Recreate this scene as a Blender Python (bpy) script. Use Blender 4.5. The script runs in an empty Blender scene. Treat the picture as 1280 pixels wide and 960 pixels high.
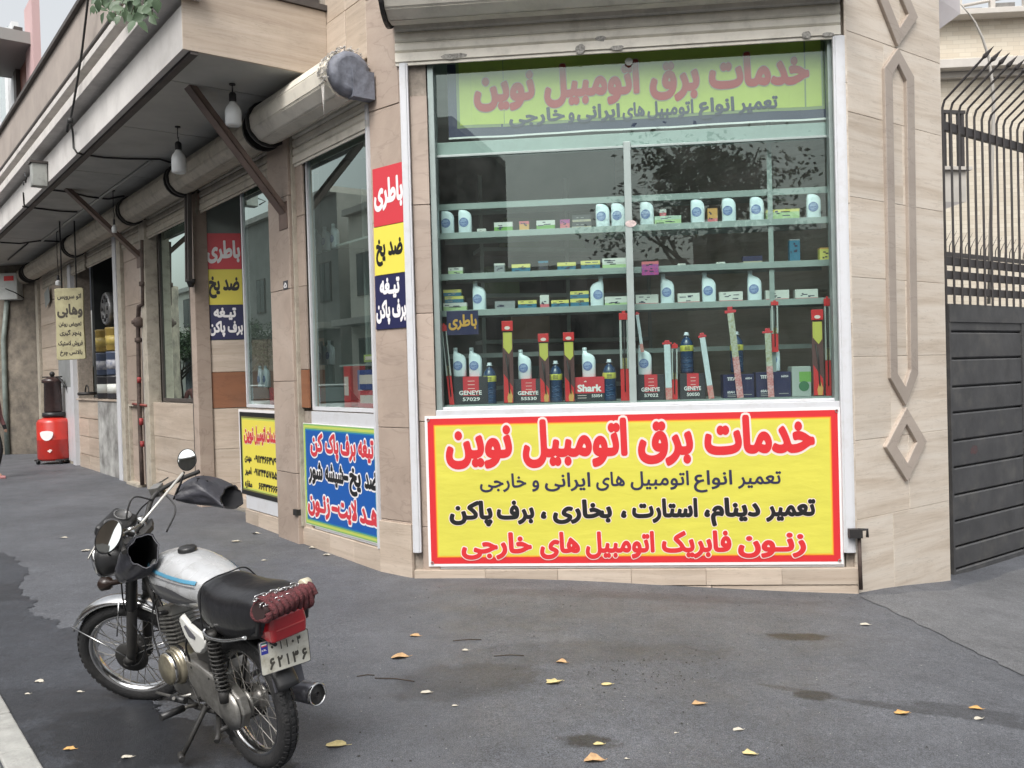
import bpy, math, random
import numpy as np
from mathutils import Vector, Matrix
from mathutils.geometry import delaunay_2d_cdt, interpolate_bezier

random.seed(7)
R = math.radians
SC = bpy.context.scene
COL = SC.collection

# ------------------------------------------------------------------ camera, world, sun, exposure
FPX = 1100.0                       # focal length in pixels of a 1280 px wide picture
CAM = Vector((0.0, 0.0, 1.70))
cam_d = bpy.data.cameras.new('camera')
cam_d.sensor_width = 36.0
cam_d.lens = FPX / 1280.0 * 36.0
cam_d.clip_start = 0.05
cam_d.clip_end = 2000.0
cam_o = bpy.data.objects.new('camera', cam_d)
COL.objects.link(cam_o)
ROT = Matrix.Rotation(math.pi / 2 - math.atan(16 / FPX), 3, 'X') @ Matrix.Rotation(-0.0275, 3, 'Z')
cam_o.matrix_world = Matrix.Translation(CAM) @ ROT.to_4x4()
SC.camera = cam_o

SUN_EL, SUN_AZ = R(52), R(200)
world = bpy.data.worlds.new("World")
SC.world = world
world.use_nodes = True
wn = world.node_tree
wn.nodes.clear()
w_out = wn.nodes.new('ShaderNodeOutputWorld')
w_bg = wn.nodes.new('ShaderNodeBackground')
w_sky = wn.nodes.new('ShaderNodeTexSky')
w_hsv = wn.nodes.new('ShaderNodeHueSaturation')
w_sky.sky_type = 'NISHITA'
w_sky.sun_disc = False
w_sky.sun_elevation = SUN_EL
w_sky.sun_rotation = SUN_AZ
w_sky.air_density = 1.6
w_sky.dust_density = 6.0
w_hsv.inputs['Saturation'].default_value = 0.20     # overcast: a nearly white sky
w_bg.inputs['Strength'].default_value = 0.15
wn.links.new(w_sky.outputs[0], w_hsv.inputs['Color'])
wn.links.new(w_hsv.outputs[0], w_bg.inputs['Color'])
wn.links.new(w_bg.outputs[0], w_out.inputs['Surface'])
sun_d = bpy.data.lights.new('sun', 'SUN')
sun_d.energy = 0.9
sun_d.angle = R(25)
sun_d.color = (1.0, 0.97, 0.93)
sun_o = bpy.data.objects.new('sun', sun_d)
COL.objects.link(sun_o)
sd = Vector((math.sin(SUN_AZ) * math.cos(SUN_EL), math.cos(SUN_AZ) * math.cos(SUN_EL), math.sin(SUN_EL)))
sun_o.rotation_euler = (-sd).to_track_quat('-Z', 'Y').to_euler()
SC.view_settings.view_transform = 'Standard'
SC.view_settings.look = 'None'
SC.view_settings.gamma = 1.0
SC.view_settings.exposure = 0.68
SC.render.engine = 'CYCLES'
SC.cycles.use_denoising = True
SC.cycles.max_bounces = 8
SC.cycles.transparent_max_bounces = 16
SC.cycles.caustics_reflective = False
SC.cycles.caustics_refractive = False

# ------------------------------------------------------------------ measuring: a pixel of the 1280x960 photograph to a place
def ray(px, py):
    return (ROT @ Vector(((px - 640) / FPX, -(py - 480) / FPX, -1.0))).normalized()

def sstep(a, b, x):
    t = min(1, max(0, (x - a) / (b - a)))
    return t * t * (3 - 2 * t)

def gz(x, y):
    """height of the sloping ground"""
    left = 0.09 * sstep(-0.8, -5.0, x) if x < -0.8 else 0.0
    return left - 0.14 * sstep(-0.4, 3.0, x) * 1.0 - 0.17 * sstep(2.6, 4.4, x)

def ground(px, py, h=0.0):
    d = ray(px, py)
    z = 0.0
    for _ in range(8):
        t = (z - CAM.z) / d.z
        p = CAM + d * t
        z = gz(p.x, p.y) + h
    return Vector((p.x, p.y, z))

def at_depth(px, py, y):
    d = ray(px, py)
    return CAM + d * (y / d.y)

class Wall:
    """A vertical plane: u runs along it, z up, w out of it towards the street."""
    def __init__(s, p0, d):
        s.p = Vector((p0[0], p0[1], 0)); s.d = Vector((d[0], d[1], 0)).normalized()
        n = Vector((-s.d.y, s.d.x, 0))
        if n.dot(Vector((0, 0, 0)) - s.p) < 0: n = -n
        s.n = n
    def hit(s, px, py, w=0.0):
        d = ray(px, py)
        t = ((s.p + s.n * w) - CAM).dot(s.n) / d.dot(s.n)
        q = CAM + d * t - s.p
        return q.dot(s.d), q.z + 0.0
    def u(s, px, py, w=0.0): return s.hit(px, py, w)[0]
    def z(s, px, py, w=0.0): return s.hit(px, py, w)[1]
    def P(s, u, z, w=0.0): return s.p + s.d * u + s.n * w + Vector((0, 0, z))

g0 = ground(516, 722)
WA = Wall(g0, (0.995, -0.099))                       # chamfered front with the big window
WP = Wall(g0, (-0.753, 0.658))                       # narrow pier with the three stickers
uP = WP.u(469, 420)
WB = Wall(WP.P(uP, 0), (-0.607, 0.794))              # long side with the shops
uC = WA.u(1067, 450)
WC = Wall(WA.P(uC, 0), (0.805, 0.593))               # right side with the gate

# ------------------------------------------------------------------ objects
OFF = {}
def tag(o, label=None, cat=None, group=None, kind=None):
    if label: o['label'] = label
    if cat: o['category'] = cat
    if group: o['group'] = group
    if kind: o['kind'] = kind
    return o

def thing(name, label, cat, loc=(0, 0, 0), group=None, rot=None, world_verts=True, kind=None):
    """an Empty at the thing's base; with world_verts its parts are given in world coordinates"""
    o = bpy.data.objects.new(name, None)
    COL.objects.link(o)
    o.empty_display_size = 0.1
    o.location = loc
    if rot is not None: o.rotation_euler = rot
    OFF[o.name] = Vector(loc) if world_verts else Vector((0, 0, 0))
    return tag(o, label, cat, group, kind)

class MB:
    def __init__(s): s.v = []; s.f = []; s.m = []; s.sm = []
    def add(s, vs, fs, m=0, smooth=False):
        k = len(s.v)
        s.v.extend([Vector(v) for v in vs])
        for f in fs:
            s.f.append([i + k for i in f]); s.m.append(m); s.sm.append(smooth)
        return s
    def hexa(s, p, m=0):
        return s.add(p, [(0, 3, 2, 1), (4, 5, 6, 7), (0, 1, 5, 4), (1, 2, 6, 5), (2, 3, 7, 6), (3, 0, 4, 7)], m)
    def box(s, x0, x1, y0, y1, z0, z1, m=0, M=None):
        p = [Vector(q) for q in ((x0, y0, z0), (x1, y0, z0), (x1, y1, z0), (x0, y1, z0), (x0, y0, z1), (x1, y0, z1), (x1, y1, z1), (x0, y1, z1))]
        if M is not None: p = [M @ q for q in p]
        return s.hexa(p, m)
    def wbox(s, W, u0, u1, z0, z1, w0, w1, m=0):
        p = [W.P(u0, z0, w1), W.P(u1, z0, w1), W.P(u1, z0, w0), W.P(u0, z0, w0), W.P(u0, z1, w1), W.P(u1, z1, w1), W.P(u1, z1, w0), W.P(u0, z1, w0)]
        return s.hexa(p, m)
    def prism(s, pts, vec, m=0):
        n = len(pts); vec = Vector(vec)
        a = [Vector(p) for p in pts]
        return s.add(a + [p + vec for p in a], [list(range(n))[::-1], list(range(n, 2 * n))] + [(i, (i + 1) % n, (i + 1) % n + n, i + n) for i in range(n)], m)
    def ring(s, outer, inner, vec, m=0):
        n = len(outer); vec = Vector(vec)
        o = [Vector(p) for p in outer]; i_ = [Vector(p) for p in inner]
        vs = o + i_ + [p + vec for p in o] + [p + vec for p in i_]
        fs = []
        for k in range(n):
            j = (k + 1) % n
            fs += [(2 * n + k, 2 * n + j, 3 * n + j, 3 * n + k), (k, j, 2 * n + j, 2 * n + k), (n + k, 3 * n + k, 3 * n + j, n + j)]
        return s.add(vs, fs, m)
    def tube(s, pts, r, n=8, m=0, smooth=True, caps=True, flat=1.0):
        pts = [Vector(p) for p in pts]
        rs = r if isinstance(r, (list, tuple)) else [r] * len(pts)
        vs = []; fs = []
        t0 = (pts[1] - pts[0]).normalized()
        a = Vector((0, 0, 1)) if abs(t0.z) < 0.9 else Vector((1, 0, 0))
        x = t0.cross(a).normalized()
        for i, p in enumerate(pts):
            if i == 0: t = pts[1] - pts[0]
            elif i == len(pts) - 1: t = pts[-1] - pts[-2]
            else: t = (pts[i + 1] - pts[i]).normalized() + (pts[i] - pts[i - 1]).normalized()
            if t.length < 1e-9: t = t0
            t = t.normalized()
            x = x - t * x.dot(t)
            x = x.normalized() if x.length > 1e-6 else t.orthogonal().normalized()
            y = t.cross(x)
            for k in range(n):
                an = 2 * math.pi * k / n
                vs.append(p + x * (math.cos(an) * rs[i]) + y * (math.sin(an) * rs[i] * flat))
        for i in range(len(pts) - 1):
            for k in range(n):
                j = (k + 1) % n
                fs.append((i * n + k, i * n + j, (i + 1) * n + j, (i + 1) * n + k))
        s.add(vs, fs, m, smooth)
        if caps:
            s.add(vs[:n], [list(range(n))[::-1]], m)
            s.add(vs[-n:], [list(range(n))], m)
        return s
    def lathe(s, prof, n=20, m=0, M=None, smooth=True, caps=True):
        """prof: (radius, height) along local z"""
        vs = []; fs = []
        for (r, h) in prof:
            for k in range(n):
                a = 2 * math.pi * k / n
                q = Vector((r * math.cos(a), r * math.sin(a), h))
                vs.append(M @ q if M is not None else q)
        for i in range(len(prof) - 1):
            for k in range(n):
                j = (k + 1) % n
                fs.append((i * n + k, i * n + j, (i + 1) * n + j, (i + 1) * n + k))
        s.add(vs, fs, m, smooth)
        if caps and prof[0][0] > 1e-5: s.add(vs[:n], [list(range(n))[::-1]], m)
        if caps and prof[-1][0] > 1e-5: s.add(vs[-n:], [list(range(n))], m)
        return s
    def loft(s, rings, m=0, smooth=True, caps=True, closed=True):
        n = len(rings[0]); vs = [Vector(p) for r in rings for p in r]; fs = []
        for i in range(len(rings) - 1):
            for k in range(n if closed else n - 1):
                j = (k + 1) % n
                fs.append((i * n + k, i * n + j, (i + 1) * n + j, (i + 1) * n + k))
        s.add(vs, fs, m, smooth)
        if caps and closed:
            s.add(vs[:n], [list(range(n))[::-1]], m); s.add(vs[-n:], [list(range(n))], m)
        return s
    def torus(s, R_, r, M, n=48, k=10, m=0, a0=0.0, a1=2 * math.pi, sx=1.0):
        full = abs(a1 - a0 - 2 * math.pi) < 1e-6
        cnt = n if full else n + 1
        rings = []
        for i in range(cnt):
            a = a0 + (a1 - a0) * i / n
            c = Vector((math.cos(a), 0, math.sin(a)))
            rings.append([M @ (c * (R_ + r * math.cos(b)) + Vector((0, r * sx * math.sin(b), 0))) for b in [2 * math.pi * q / k for q in range(k)]])
        if full: rings.append(rings[0])
        return s.loft(rings, m, True, not full)
    def build(s, name, mats, parent=None, bevel=0, seg=2, fix=True, **kw):
        off = OFF.get(parent.name, Vector((0, 0, 0))) if parent is not None else Vector((0, 0, 0))
        me = bpy.data.meshes.new(name)
        me.from_pydata([(v - off)[:] for v in s.v], [], s.f)
        if not isinstance(mats, (list, tuple)): mats = [mats]
        for m in mats: me.materials.append(m)
        me.polygons.foreach_set('material_index', s.m)
        me.polygons.foreach_set('use_smooth', s.sm)
        if fix:
            import bmesh
            b = bmesh.new(); b.from_mesh(me)
            bmesh.ops.remove_doubles(b, verts=b.verts, dist=1e-6)
            bmesh.ops.recalc_face_normals(b, faces=b.faces)
            b.to_mesh(me); b.free()
        me.update()
        o = bpy.data.objects.new(name, me)
        COL.objects.link(o)
        if parent is not None: o.parent = parent
        OFF[o.name] = off
        if bevel:
            md = o.modifiers.new('bevel', 'BEVEL'); md.width = bevel; md.segments = seg; md.limit_method = 'ANGLE'; md.angle_limit = R(40)
        tag(o, **kw)
        return o

def copy_tree(o, parent=None):
    c = o.copy(); COL.objects.link(c); c.parent = parent
    for ch in list(o.children): copy_tree(ch, c)
    return c

def copies(root, places, labels, group):
    """places: matrices. The first moves root itself, the rest are copies with their parts."""
    out = []
    for i, M in enumerate(places):
        o = root if i == 0 else copy_tree(root)
        o.matrix_world = M
        o.rotation_mode = 'XYZ'
        o['label'] = labels[i]; o['group'] = group
        out.append(o)
    return out

def frame(x, y, z, o):
    M = Matrix((x, y, z)).transposed().to_4x4(); M.translation = o
    return M

def wall_frame(W, u, z, w, tilt=0.0, yaw=0.0):
    """local x along the wall to the viewer's right, local -y towards the viewer, z up"""
    right = W.d if W.d.x > 0 else -W.d
    M = frame(right, -W.n, Vector((0, 0, 1)), W.P(u, z, w))
    return M @ Matrix.Rotation(yaw, 4, 'Z') @ Matrix.Rotation(tilt, 4, 'Y')

# ------------------------------------------------------------------ materials
MATS = {}
def pm(name, col, rough=0.6, metal=0.0, var=0.0, vs=4.0, vcol=None, bump=0.0, bs=60.0, stretch=(1, 1, 1), coat=0.0, rvar=0.0, dirt=0.0, dcol=(0.05, 0.045, 0.04), ds=2.0, spec=0.5, rand=0.0, alpha=None, detail=6.0, coord='pos', emis=None):
    if name in MATS: return MATS[name]
    m = bpy.data.materials.new(name); m.use_nodes = True
    nt = m.node_tree; N = nt.nodes; L = nt.links
    b = N['Principled BSDF']
    c4 = (*col, 1)
    b.inputs['Base Color'].default_value = c4
    b.inputs['Roughness'].default_value = rough
    b.inputs['Metallic'].default_value = metal
    b.inputs['Coat Weight'].default_value = coat
    b.inputs['Specular IOR Level'].default_value = spec
    if emis: b.inputs['Emission Color'].default_value = (*emis[0], 1); b.inputs['Emission Strength'].default_value = emis[1]
    if var or bump or dirt or rvar:
        if coord == 'pos':
            g = N.new('ShaderNodeNewGeometry'); src = g.outputs['Position']
        else:
            g = N.new('ShaderNodeTexCoord'); src = g.outputs['Object']
        mp = N.new('ShaderNodeMapping'); mp.inputs['Scale'].default_value = stretch
        L.new(src, mp.inputs['Vector'])
        vec = mp.outputs['Vector']
        if rand:
            oi = N.new('ShaderNodeObjectInfo'); mu = N.new('ShaderNodeVectorMath'); mu.operation = 'SCALE'; mu.inputs[0].default_value = (13.1, 7.7, 5.3)
            L.new(oi.outputs['Random'], mu.inputs['Scale']); ad = N.new('ShaderNodeVectorMath'); L.new(vec, ad.inputs[0]); L.new(mu.outputs[0], ad.inputs[1]); vec = ad.outputs[0]
        colout = None
        if var:
            n1 = N.new('ShaderNodeTexNoise'); n1.inputs['Scale'].default_value = vs; n1.inputs['Detail'].default_value = detail; n1.inputs['Roughness'].default_value = 0.62
            L.new(vec, n1.inputs['Vector'])
            rp = N.new('ShaderNodeMapRange'); rp.inputs['From Min'].default_value = 0.3; rp.inputs['From Max'].default_value = 0.7
            L.new(n1.outputs['Fac'], rp.inputs['Value'])
            mx = N.new('ShaderNodeMix'); mx.data_type = 'RGBA'
            v2 = vcol if vcol else tuple(c * (1 - var) for c in col)
            v1 = col if vcol else tuple(min(1, c * (1 + var * 0.6)) for c in col)
            mx.inputs['A'].default_value = (*v1, 1); mx.inputs['B'].default_value = (*v2, 1)
            L.new(rp.outputs[0], mx.inputs['Factor']); colout = mx.outputs['Result']
        if rand and colout is not None:
            hv = N.new('ShaderNodeHueSaturation'); oi2 = N.new('ShaderNodeObjectInfo'); mr = N.new('ShaderNodeMapRange')
            mr.inputs['To Min'].default_value = 1 - rand; mr.inputs['To Max'].default_value = 1 + rand
            L.new(oi2.outputs['Random'], mr.inputs['Value']); L.new(mr.outputs[0], hv.inputs['Value']); L.new(colout, hv.inputs['Color']); colout = hv.outputs[0]
        if dirt:
            n2 = N.new('ShaderNodeTexNoise'); n2.inputs['Scale'].default_value = ds; n2.inputs['Detail'].default_value = 8; n2.inputs['Roughness'].default_value = 0.7
            g2 = N.new('ShaderNodeNewGeometry'); L.new(g2.outputs['Position'], n2.inputs['Vector'])
            r2 = N.new('ShaderNodeMapRange'); r2.inputs['From Min'].default_value = 0.5; r2.inputs['From Max'].default_value = 0.75; r2.inputs['To Max'].default_value = dirt
            L.new(n2.outputs['Fac'], r2.inputs['Value'])
            m2 = N.new('ShaderNodeMix'); m2.data_type = 'RGBA'; m2.inputs['B'].default_value = (*dcol, 1)
            if colout is not None: L.new(colout, m2.inputs['A'])
            else: m2.inputs['A'].default_value = c4
            L.new(r2.outputs[0], m2.inputs['Factor']); colout = m2.outputs['Result']
        if colout is not None: L.new(colout, b.inputs['Base Color'])
        if rvar:
            n4 = N.new('ShaderNodeTexNoise'); n4.inputs['Scale'].default_value = vs * 1.7; L.new(vec, n4.inputs['Vector'])
            r4 = N.new('ShaderNodeMapRange'); r4.inputs['To Min'].default_value = max(0.02, rough - rvar); r4.inputs['To Max'].default_value = min(1, rough + rvar)
            L.new(n4.outputs['Fac'], r4.inputs['Value']); L.new(r4.outputs[0], b.inputs['Roughness'])
        if bump:
            n3 = N.new('ShaderNodeTexNoise'); n3.inputs['Scale'].default_value = bs; n3.inputs['Detail'].default_value = 4
            L.new(vec, n3.inputs['Vector'])
            bp = N.new('ShaderNodeBump'); bp.inputs['Strength'].default_value = bump; bp.inputs['Distance'].default_value = 0.01
            L.new(n3.outputs['Fac'], bp.inputs['Height']); L.new(bp.outputs[0], b.inputs['Normal'])
    MATS[name] = m
    return m

def stone_mat(name, c1, c2, c3, zs=9.0, rough=0.45, dirt=0.25, tilt=0.0):
    """travertine: soft bands that wander, dark pores, a little dirt; every slab its own cut"""
    if name in MATS: return MATS[name]
    m = bpy.data.materials.new(name); m.use_nodes = True
    N = m.node_tree.nodes; L = m.node_tree.links; b = N['Principled BSDF']
    g = N.new('ShaderNodeNewGeometry'); oi = N.new('ShaderNodeObjectInfo')
    mu = N.new('ShaderNodeVectorMath'); mu.operation = 'SCALE'; mu.inputs[0].default_value = (3.1, 2.7, 9.3)
    L.new(oi.outputs['Random'], mu.inputs['Scale'])
    ad = N.new('ShaderNodeVectorMath'); L.new(g.outputs['Position'], ad.inputs[0]); L.new(mu.outputs[0], ad.inputs[1])
    mp = N.new('ShaderNodeMapping'); mp.inputs['Scale'].default_value = (0.55, 0.55, zs); mp.inputs['Rotation'].default_value = (0, tilt, 0)
    L.new(ad.outputs[0], mp.inputs['Vector'])
    n1 = N.new('ShaderNodeTexNoise'); n1.inputs['Scale'].default_value = 1.0; n1.inputs['Detail'].default_value = 9; n1.inputs['Roughness'].default_value = 0.68; n1.inputs['Distortion'].default_value = 0.6
    L.new(mp.outputs[0], n1.inputs['Vector'])
    cr = N.new('ShaderNodeValToRGB'); e = cr.color_ramp.elements
    e[0].position = 0.30; e[0].color = (*c2, 1); e[1].position = 0.72; e[1].color = (*c3, 1)
    k = e.new(0.5); k.color = (*c1, 1)
    L.new(n1.outputs['Fac'], cr.inputs['Fac'])
    n2 = N.new('ShaderNodeTexNoise'); n2.inputs['Scale'].default_value = 1.6; n2.inputs['Detail'].default_value = 8; n2.inputs['Roughness'].default_value = 0.7
    L.new(g.outputs['Position'], n2.inputs['Vector'])
    r2 = N.new('ShaderNodeMapRange'); r2.inputs['From Min'].default_value = 0.48; r2.inputs['From Max'].default_value = 0.8; r2.inputs['To Max'].default_value = dirt
    L.new(n2.outputs['Fac'], r2.inputs['Value'])
    mx = N.new('ShaderNodeMix'); mx.data_type = 'RGBA'; mx.inputs['B'].default_value = (0.16, 0.135, 0.11, 1)
    L.new(r2.outputs[0], mx.inputs['Factor']); L.new(cr.outputs[0], mx.inputs['A'])
    # thin wandering veins
    n5 = N.new('ShaderNodeTexNoise'); n5.inputs['Scale'].default_value = 2.6; n5.inputs['Detail'].default_value = 5; n5.inputs['Distortion'].default_value = 1.2
    L.new(mp.outputs[0], n5.inputs['Vector'])
    ab = N.new('ShaderNodeMath'); ab.operation = 'SUBTRACT'; ab.inputs[1].default_value = 0.5; L.new(n5.outputs['Fac'], ab.inputs[0])
    a2 = N.new('ShaderNodeMath'); a2.operation = 'ABSOLUTE'; L.new(ab.outputs[0], a2.inputs[0])
    r5 = N.new('ShaderNodeMapRange'); r5.inputs['From Min'].default_value = 0.0; r5.inputs['From Max'].default_value = 0.018; r5.inputs['To Min'].default_value = 0.28; r5.inputs['To Max'].default_value = 0.0
    L.new(a2.outputs[0], r5.inputs['Value'])
    m5 = N.new('ShaderNodeMix'); m5.data_type = 'RGBA'; m5.inputs['B'].default_value = (*[c * 0.55 for c in c2], 1)
    L.new(r5.outputs[0], m5.inputs['Factor']); L.new(mx.outputs['Result'], m5.inputs['A'])
    hv = N.new('ShaderNodeHueSaturation'); mr = N.new('ShaderNodeMapRange'); mr.inputs['To Min'].default_value = 0.88; mr.inputs['To Max'].default_value = 1.07
    L.new(oi.outputs['Random'], mr.inputs['Value']); L.new(mr.outputs[0], hv.inputs['Value']); L.new(m5.outputs['Result'], hv.inputs['Color'])
    L.new(hv.outputs[0], b.inputs['Base Color'])
    b.inputs['Roughness'].default_value = rough
    n3 = N.new('ShaderNodeTexNoise'); n3.inputs['Scale'].default_value = 45; n3.inputs['Detail'].default_value = 5; L.new(g.outputs['Position'], n3.inputs['Vector'])
    bp = N.new('ShaderNodeBump'); bp.inputs['Strength'].default_value = 0.12; bp.inputs['Distance'].default_value = 0.01
    L.new(n3.outputs['Fac'], bp.inputs['Height']); L.new(bp.outputs[0], b.inputs['Normal'])
    MATS[name] = m
    return m

def glass_mat(name, tint, dirt=0.05, refl=1.0):
    """thin window glass: see-through, mirror by Fresnel, a veil of dust"""
    m = bpy.data.materials.new(name); m.use_nodes = True
    N = m.node_tree.nodes; L = m.node_tree.links; N.clear()
    out = N.new('ShaderNodeOutputMaterial'); tr = N.new('ShaderNodeBsdfTransparent'); gl = N.new('ShaderNodeBsdfGlossy'); df = N.new('ShaderNodeBsdfDiffuse')
    tr.inputs['Color'].default_value = (*tint, 1); gl.inputs['Roughness'].default_value = 0.0; gl.inputs['Color'].default_value = (0.84, 1, 0.95, 1)
    df.inputs['Color'].default_value = (0.45, 0.46, 0.44, 1)
    gg = N.new('ShaderNodeNewGeometry'); dt = N.new('ShaderNodeVectorMath'); dt.operation = 'DOT_PRODUCT'
    L.new(gg.outputs['Normal'], dt.inputs[0]); L.new(gg.outputs['Incoming'], dt.inputs[1])
    ab_ = N.new('ShaderNodeMath'); ab_.operation = 'ABSOLUTE'; L.new(dt.outputs['Value'], ab_.inputs[0])
    om = N.new('ShaderNodeMath'); om.operation = 'SUBTRACT'; om.inputs[0].default_value = 1.0; L.new(ab_.outputs[0], om.inputs[1])
    pw_n = N.new('ShaderNodeMath'); pw_n.operation = 'POWER'; pw_n.inputs[1].default_value = 5.0; L.new(om.outputs[0], pw_n.inputs[0])
    fr = N.new('ShaderNodeMath'); fr.operation = 'MULTIPLY_ADD'; fr.inputs[1].default_value = 0.957; fr.inputs[2].default_value = 0.043; L.new(pw_n.outputs[0], fr.inputs[0])
    mu = N.new('ShaderNodeMath'); mu.operation = 'MULTIPLY'; mu.inputs[1].default_value = 1.85 * refl; mu.use_clamp = True
    L.new(fr.outputs[0], mu.inputs[0])
    g = N.new('ShaderNodeNewGeometry')
    n = N.new('ShaderNodeTexNoise'); n.inputs['Scale'].default_value = 3.0; n.inputs['Detail'].default_value = 9; n.inputs['Roughness'].default_value = 0.75; L.new(g.outputs['Position'], n.inputs['Vector'])
    r = N.new('ShaderNodeMapRange'); r.inputs['From Min'].default_value = 0.35; r.inputs['From Max'].default_value = 0.8; r.inputs['To Min'].default_value = dirt * 0.3; r.inputs['To Max'].default_value = dirt * 2.5
    L.new(n.outputs['Fac'], r.inputs['Value'])
    m1 = N.new('ShaderNodeMixShader'); m2 = N.new('ShaderNodeMixShader')
    L.new(r.outputs[0], m1.inputs[0]); L.new(tr.outputs[0], m1.inputs[1]); L.new(df.outputs[0], m1.inputs[2])
    L.new(mu.outputs[0], m2.inputs[0]); L.new(m1.outputs[0], m2.inputs[1]); L.new(gl.outputs[0], m2.inputs[2])
    L.new(m2.outputs[0], out.inputs['Surface'])
    MATS[name] = m
    return m

# ------------------------------------------------------------------ lettering: font outlines, joined and thickened, as flat meshes
FORMS = {'ا': (0xFE8D, 0xFE8E, 0, 0), 'ب': (0xFE8F, 0xFE90, 0xFE91, 0xFE92), 'پ': (0xFB56, 0xFB57, 0xFB58, 0xFB59), 'ت': (0xFE95, 0xFE96, 0xFE97, 0xFE98),
 'ج': (0xFE9D, 0xFE9E, 0xFE9F, 0xFEA0), 'چ': (0xFB7A, 0xFB7B, 0xFB7C, 0xFB7D), 'خ': (0xFEA5, 0xFEA6, 0xFEA7, 0xFEA8), 'د': (0xFEA9, 0xFEAA, 0, 0),
 'ر': (0xFEAD, 0xFEAE, 0, 0), 'ز': (0xFEAF, 0xFEB0, 0, 0), 'س': (0xFEB1, 0xFEB2, 0xFEB3, 0xFEB4), 'ش': (0xFEB5, 0xFEB6, 0xFEB7, 0xFEB8),
 'ض': (0xFEBD, 0xFEBE, 0xFEBF, 0xFEC0), 'ط': (0xFEC1, 0xFEC2, 0xFEC3, 0xFEC4), 'ع': (0xFEC9, 0xFECA, 0xFECB, 0xFECC), 'غ': (0xFECD, 0xFECE, 0xFECF, 0xFED0),
 'ف': (0xFED1, 0xFED2, 0xFED3, 0xFED4), 'ق': (0xFED5, 0xFED6, 0xFED7, 0xFED8), 'ک': (0xFB8E, 0xFB8F, 0xFB90, 0xFB91), 'گ': (0xFB92, 0xFB93, 0xFB94, 0xFB95),
 'ل': (0xFEDD, 0xFEDE, 0xFEDF, 0xFEE0), 'م': (0xFEE1, 0xFEE2, 0xFEE3, 0xFEE4), 'ن': (0xFEE5, 0xFEE6, 0xFEE7, 0xFEE8), 'ه': (0xFEE9, 0xFEEA, 0xFEEB, 0xFEEC),
 'و': (0xFEED, 0xFEEE, 0, 0), 'ی': (0xFBFC, 0xFBFD, 0xFBFE, 0xFBFF), 'ـ': (0x640,) * 4}
LA = '\uFEFB'
def shape_fa(s):
    if not any(c in FORMS for c in s): return s
    s = s.replace('لا', LA); out = []
    for i, c in enumerate(s):
        if c not in FORMS: out.append(c); continue
        f = FORMS[c]
        pv = i > 0 and s[i - 1] in FORMS and FORMS[s[i - 1]][2]
        nx = i + 1 < len(s) and (s[i + 1] in FORMS or s[i + 1] == LA) and f[2]
        out.append(chr(f[(3 if nx else 1) if pv else (2 if nx else 0)]))
    return ''.join(reversed(out))

GLY = {}
def contours(text):
    if text in GLY: return GLY[text]
    cu = bpy.data.curves.new('lettering', 'FONT'); cu.body = shape_fa(text); cu.size = 1.0
    ob = bpy.data.objects.new('lettering', cu); COL.objects.link(ob)
    bpy.context.view_layer.update()
    cv = ob.to_curve(bpy.context.evaluated_depsgraph_get())
    res = []
    for sp in cv.splines:
        pts = []
        bp = sp.bezier_points
        for i in range(len(bp)):
            a = bp[i]; b = bp[(i + 1) % len(bp)]
            straight = (a.handle_right - a.co).cross(b.co - a.co).length < 1e-5 and (b.handle_left - b.co).cross(b.co - a.co).length < 1e-5
            seg = [a.co] if straight else interpolate_bezier(a.co, a.handle_right, b.handle_left, b.co, 4)[:-1]
            pts += [(q[0], q[1]) for q in seg]
        cl = []
        for q in pts:
            if not cl or math.hypot(q[0] - cl[-1][0], q[1] - cl[-1][1]) > 1e-3: cl.append(q)
        if len(cl) > 2 and math.hypot(cl[0][0] - cl[-1][0], cl[0][1] - cl[-1][1]) < 1e-3: cl.pop()
        if len(cl) > 2: res.append(cl)
    ob.to_curve_clear()
    bpy.data.objects.remove(ob); bpy.data.curves.remove(cu)
    GLY[text] = res
    return res

def area2(p): return sum(p[i][0] * p[(i + 1) % len(p)][1] - p[(i + 1) % len(p)][0] * p[i][1] for i in range(len(p)))

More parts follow.
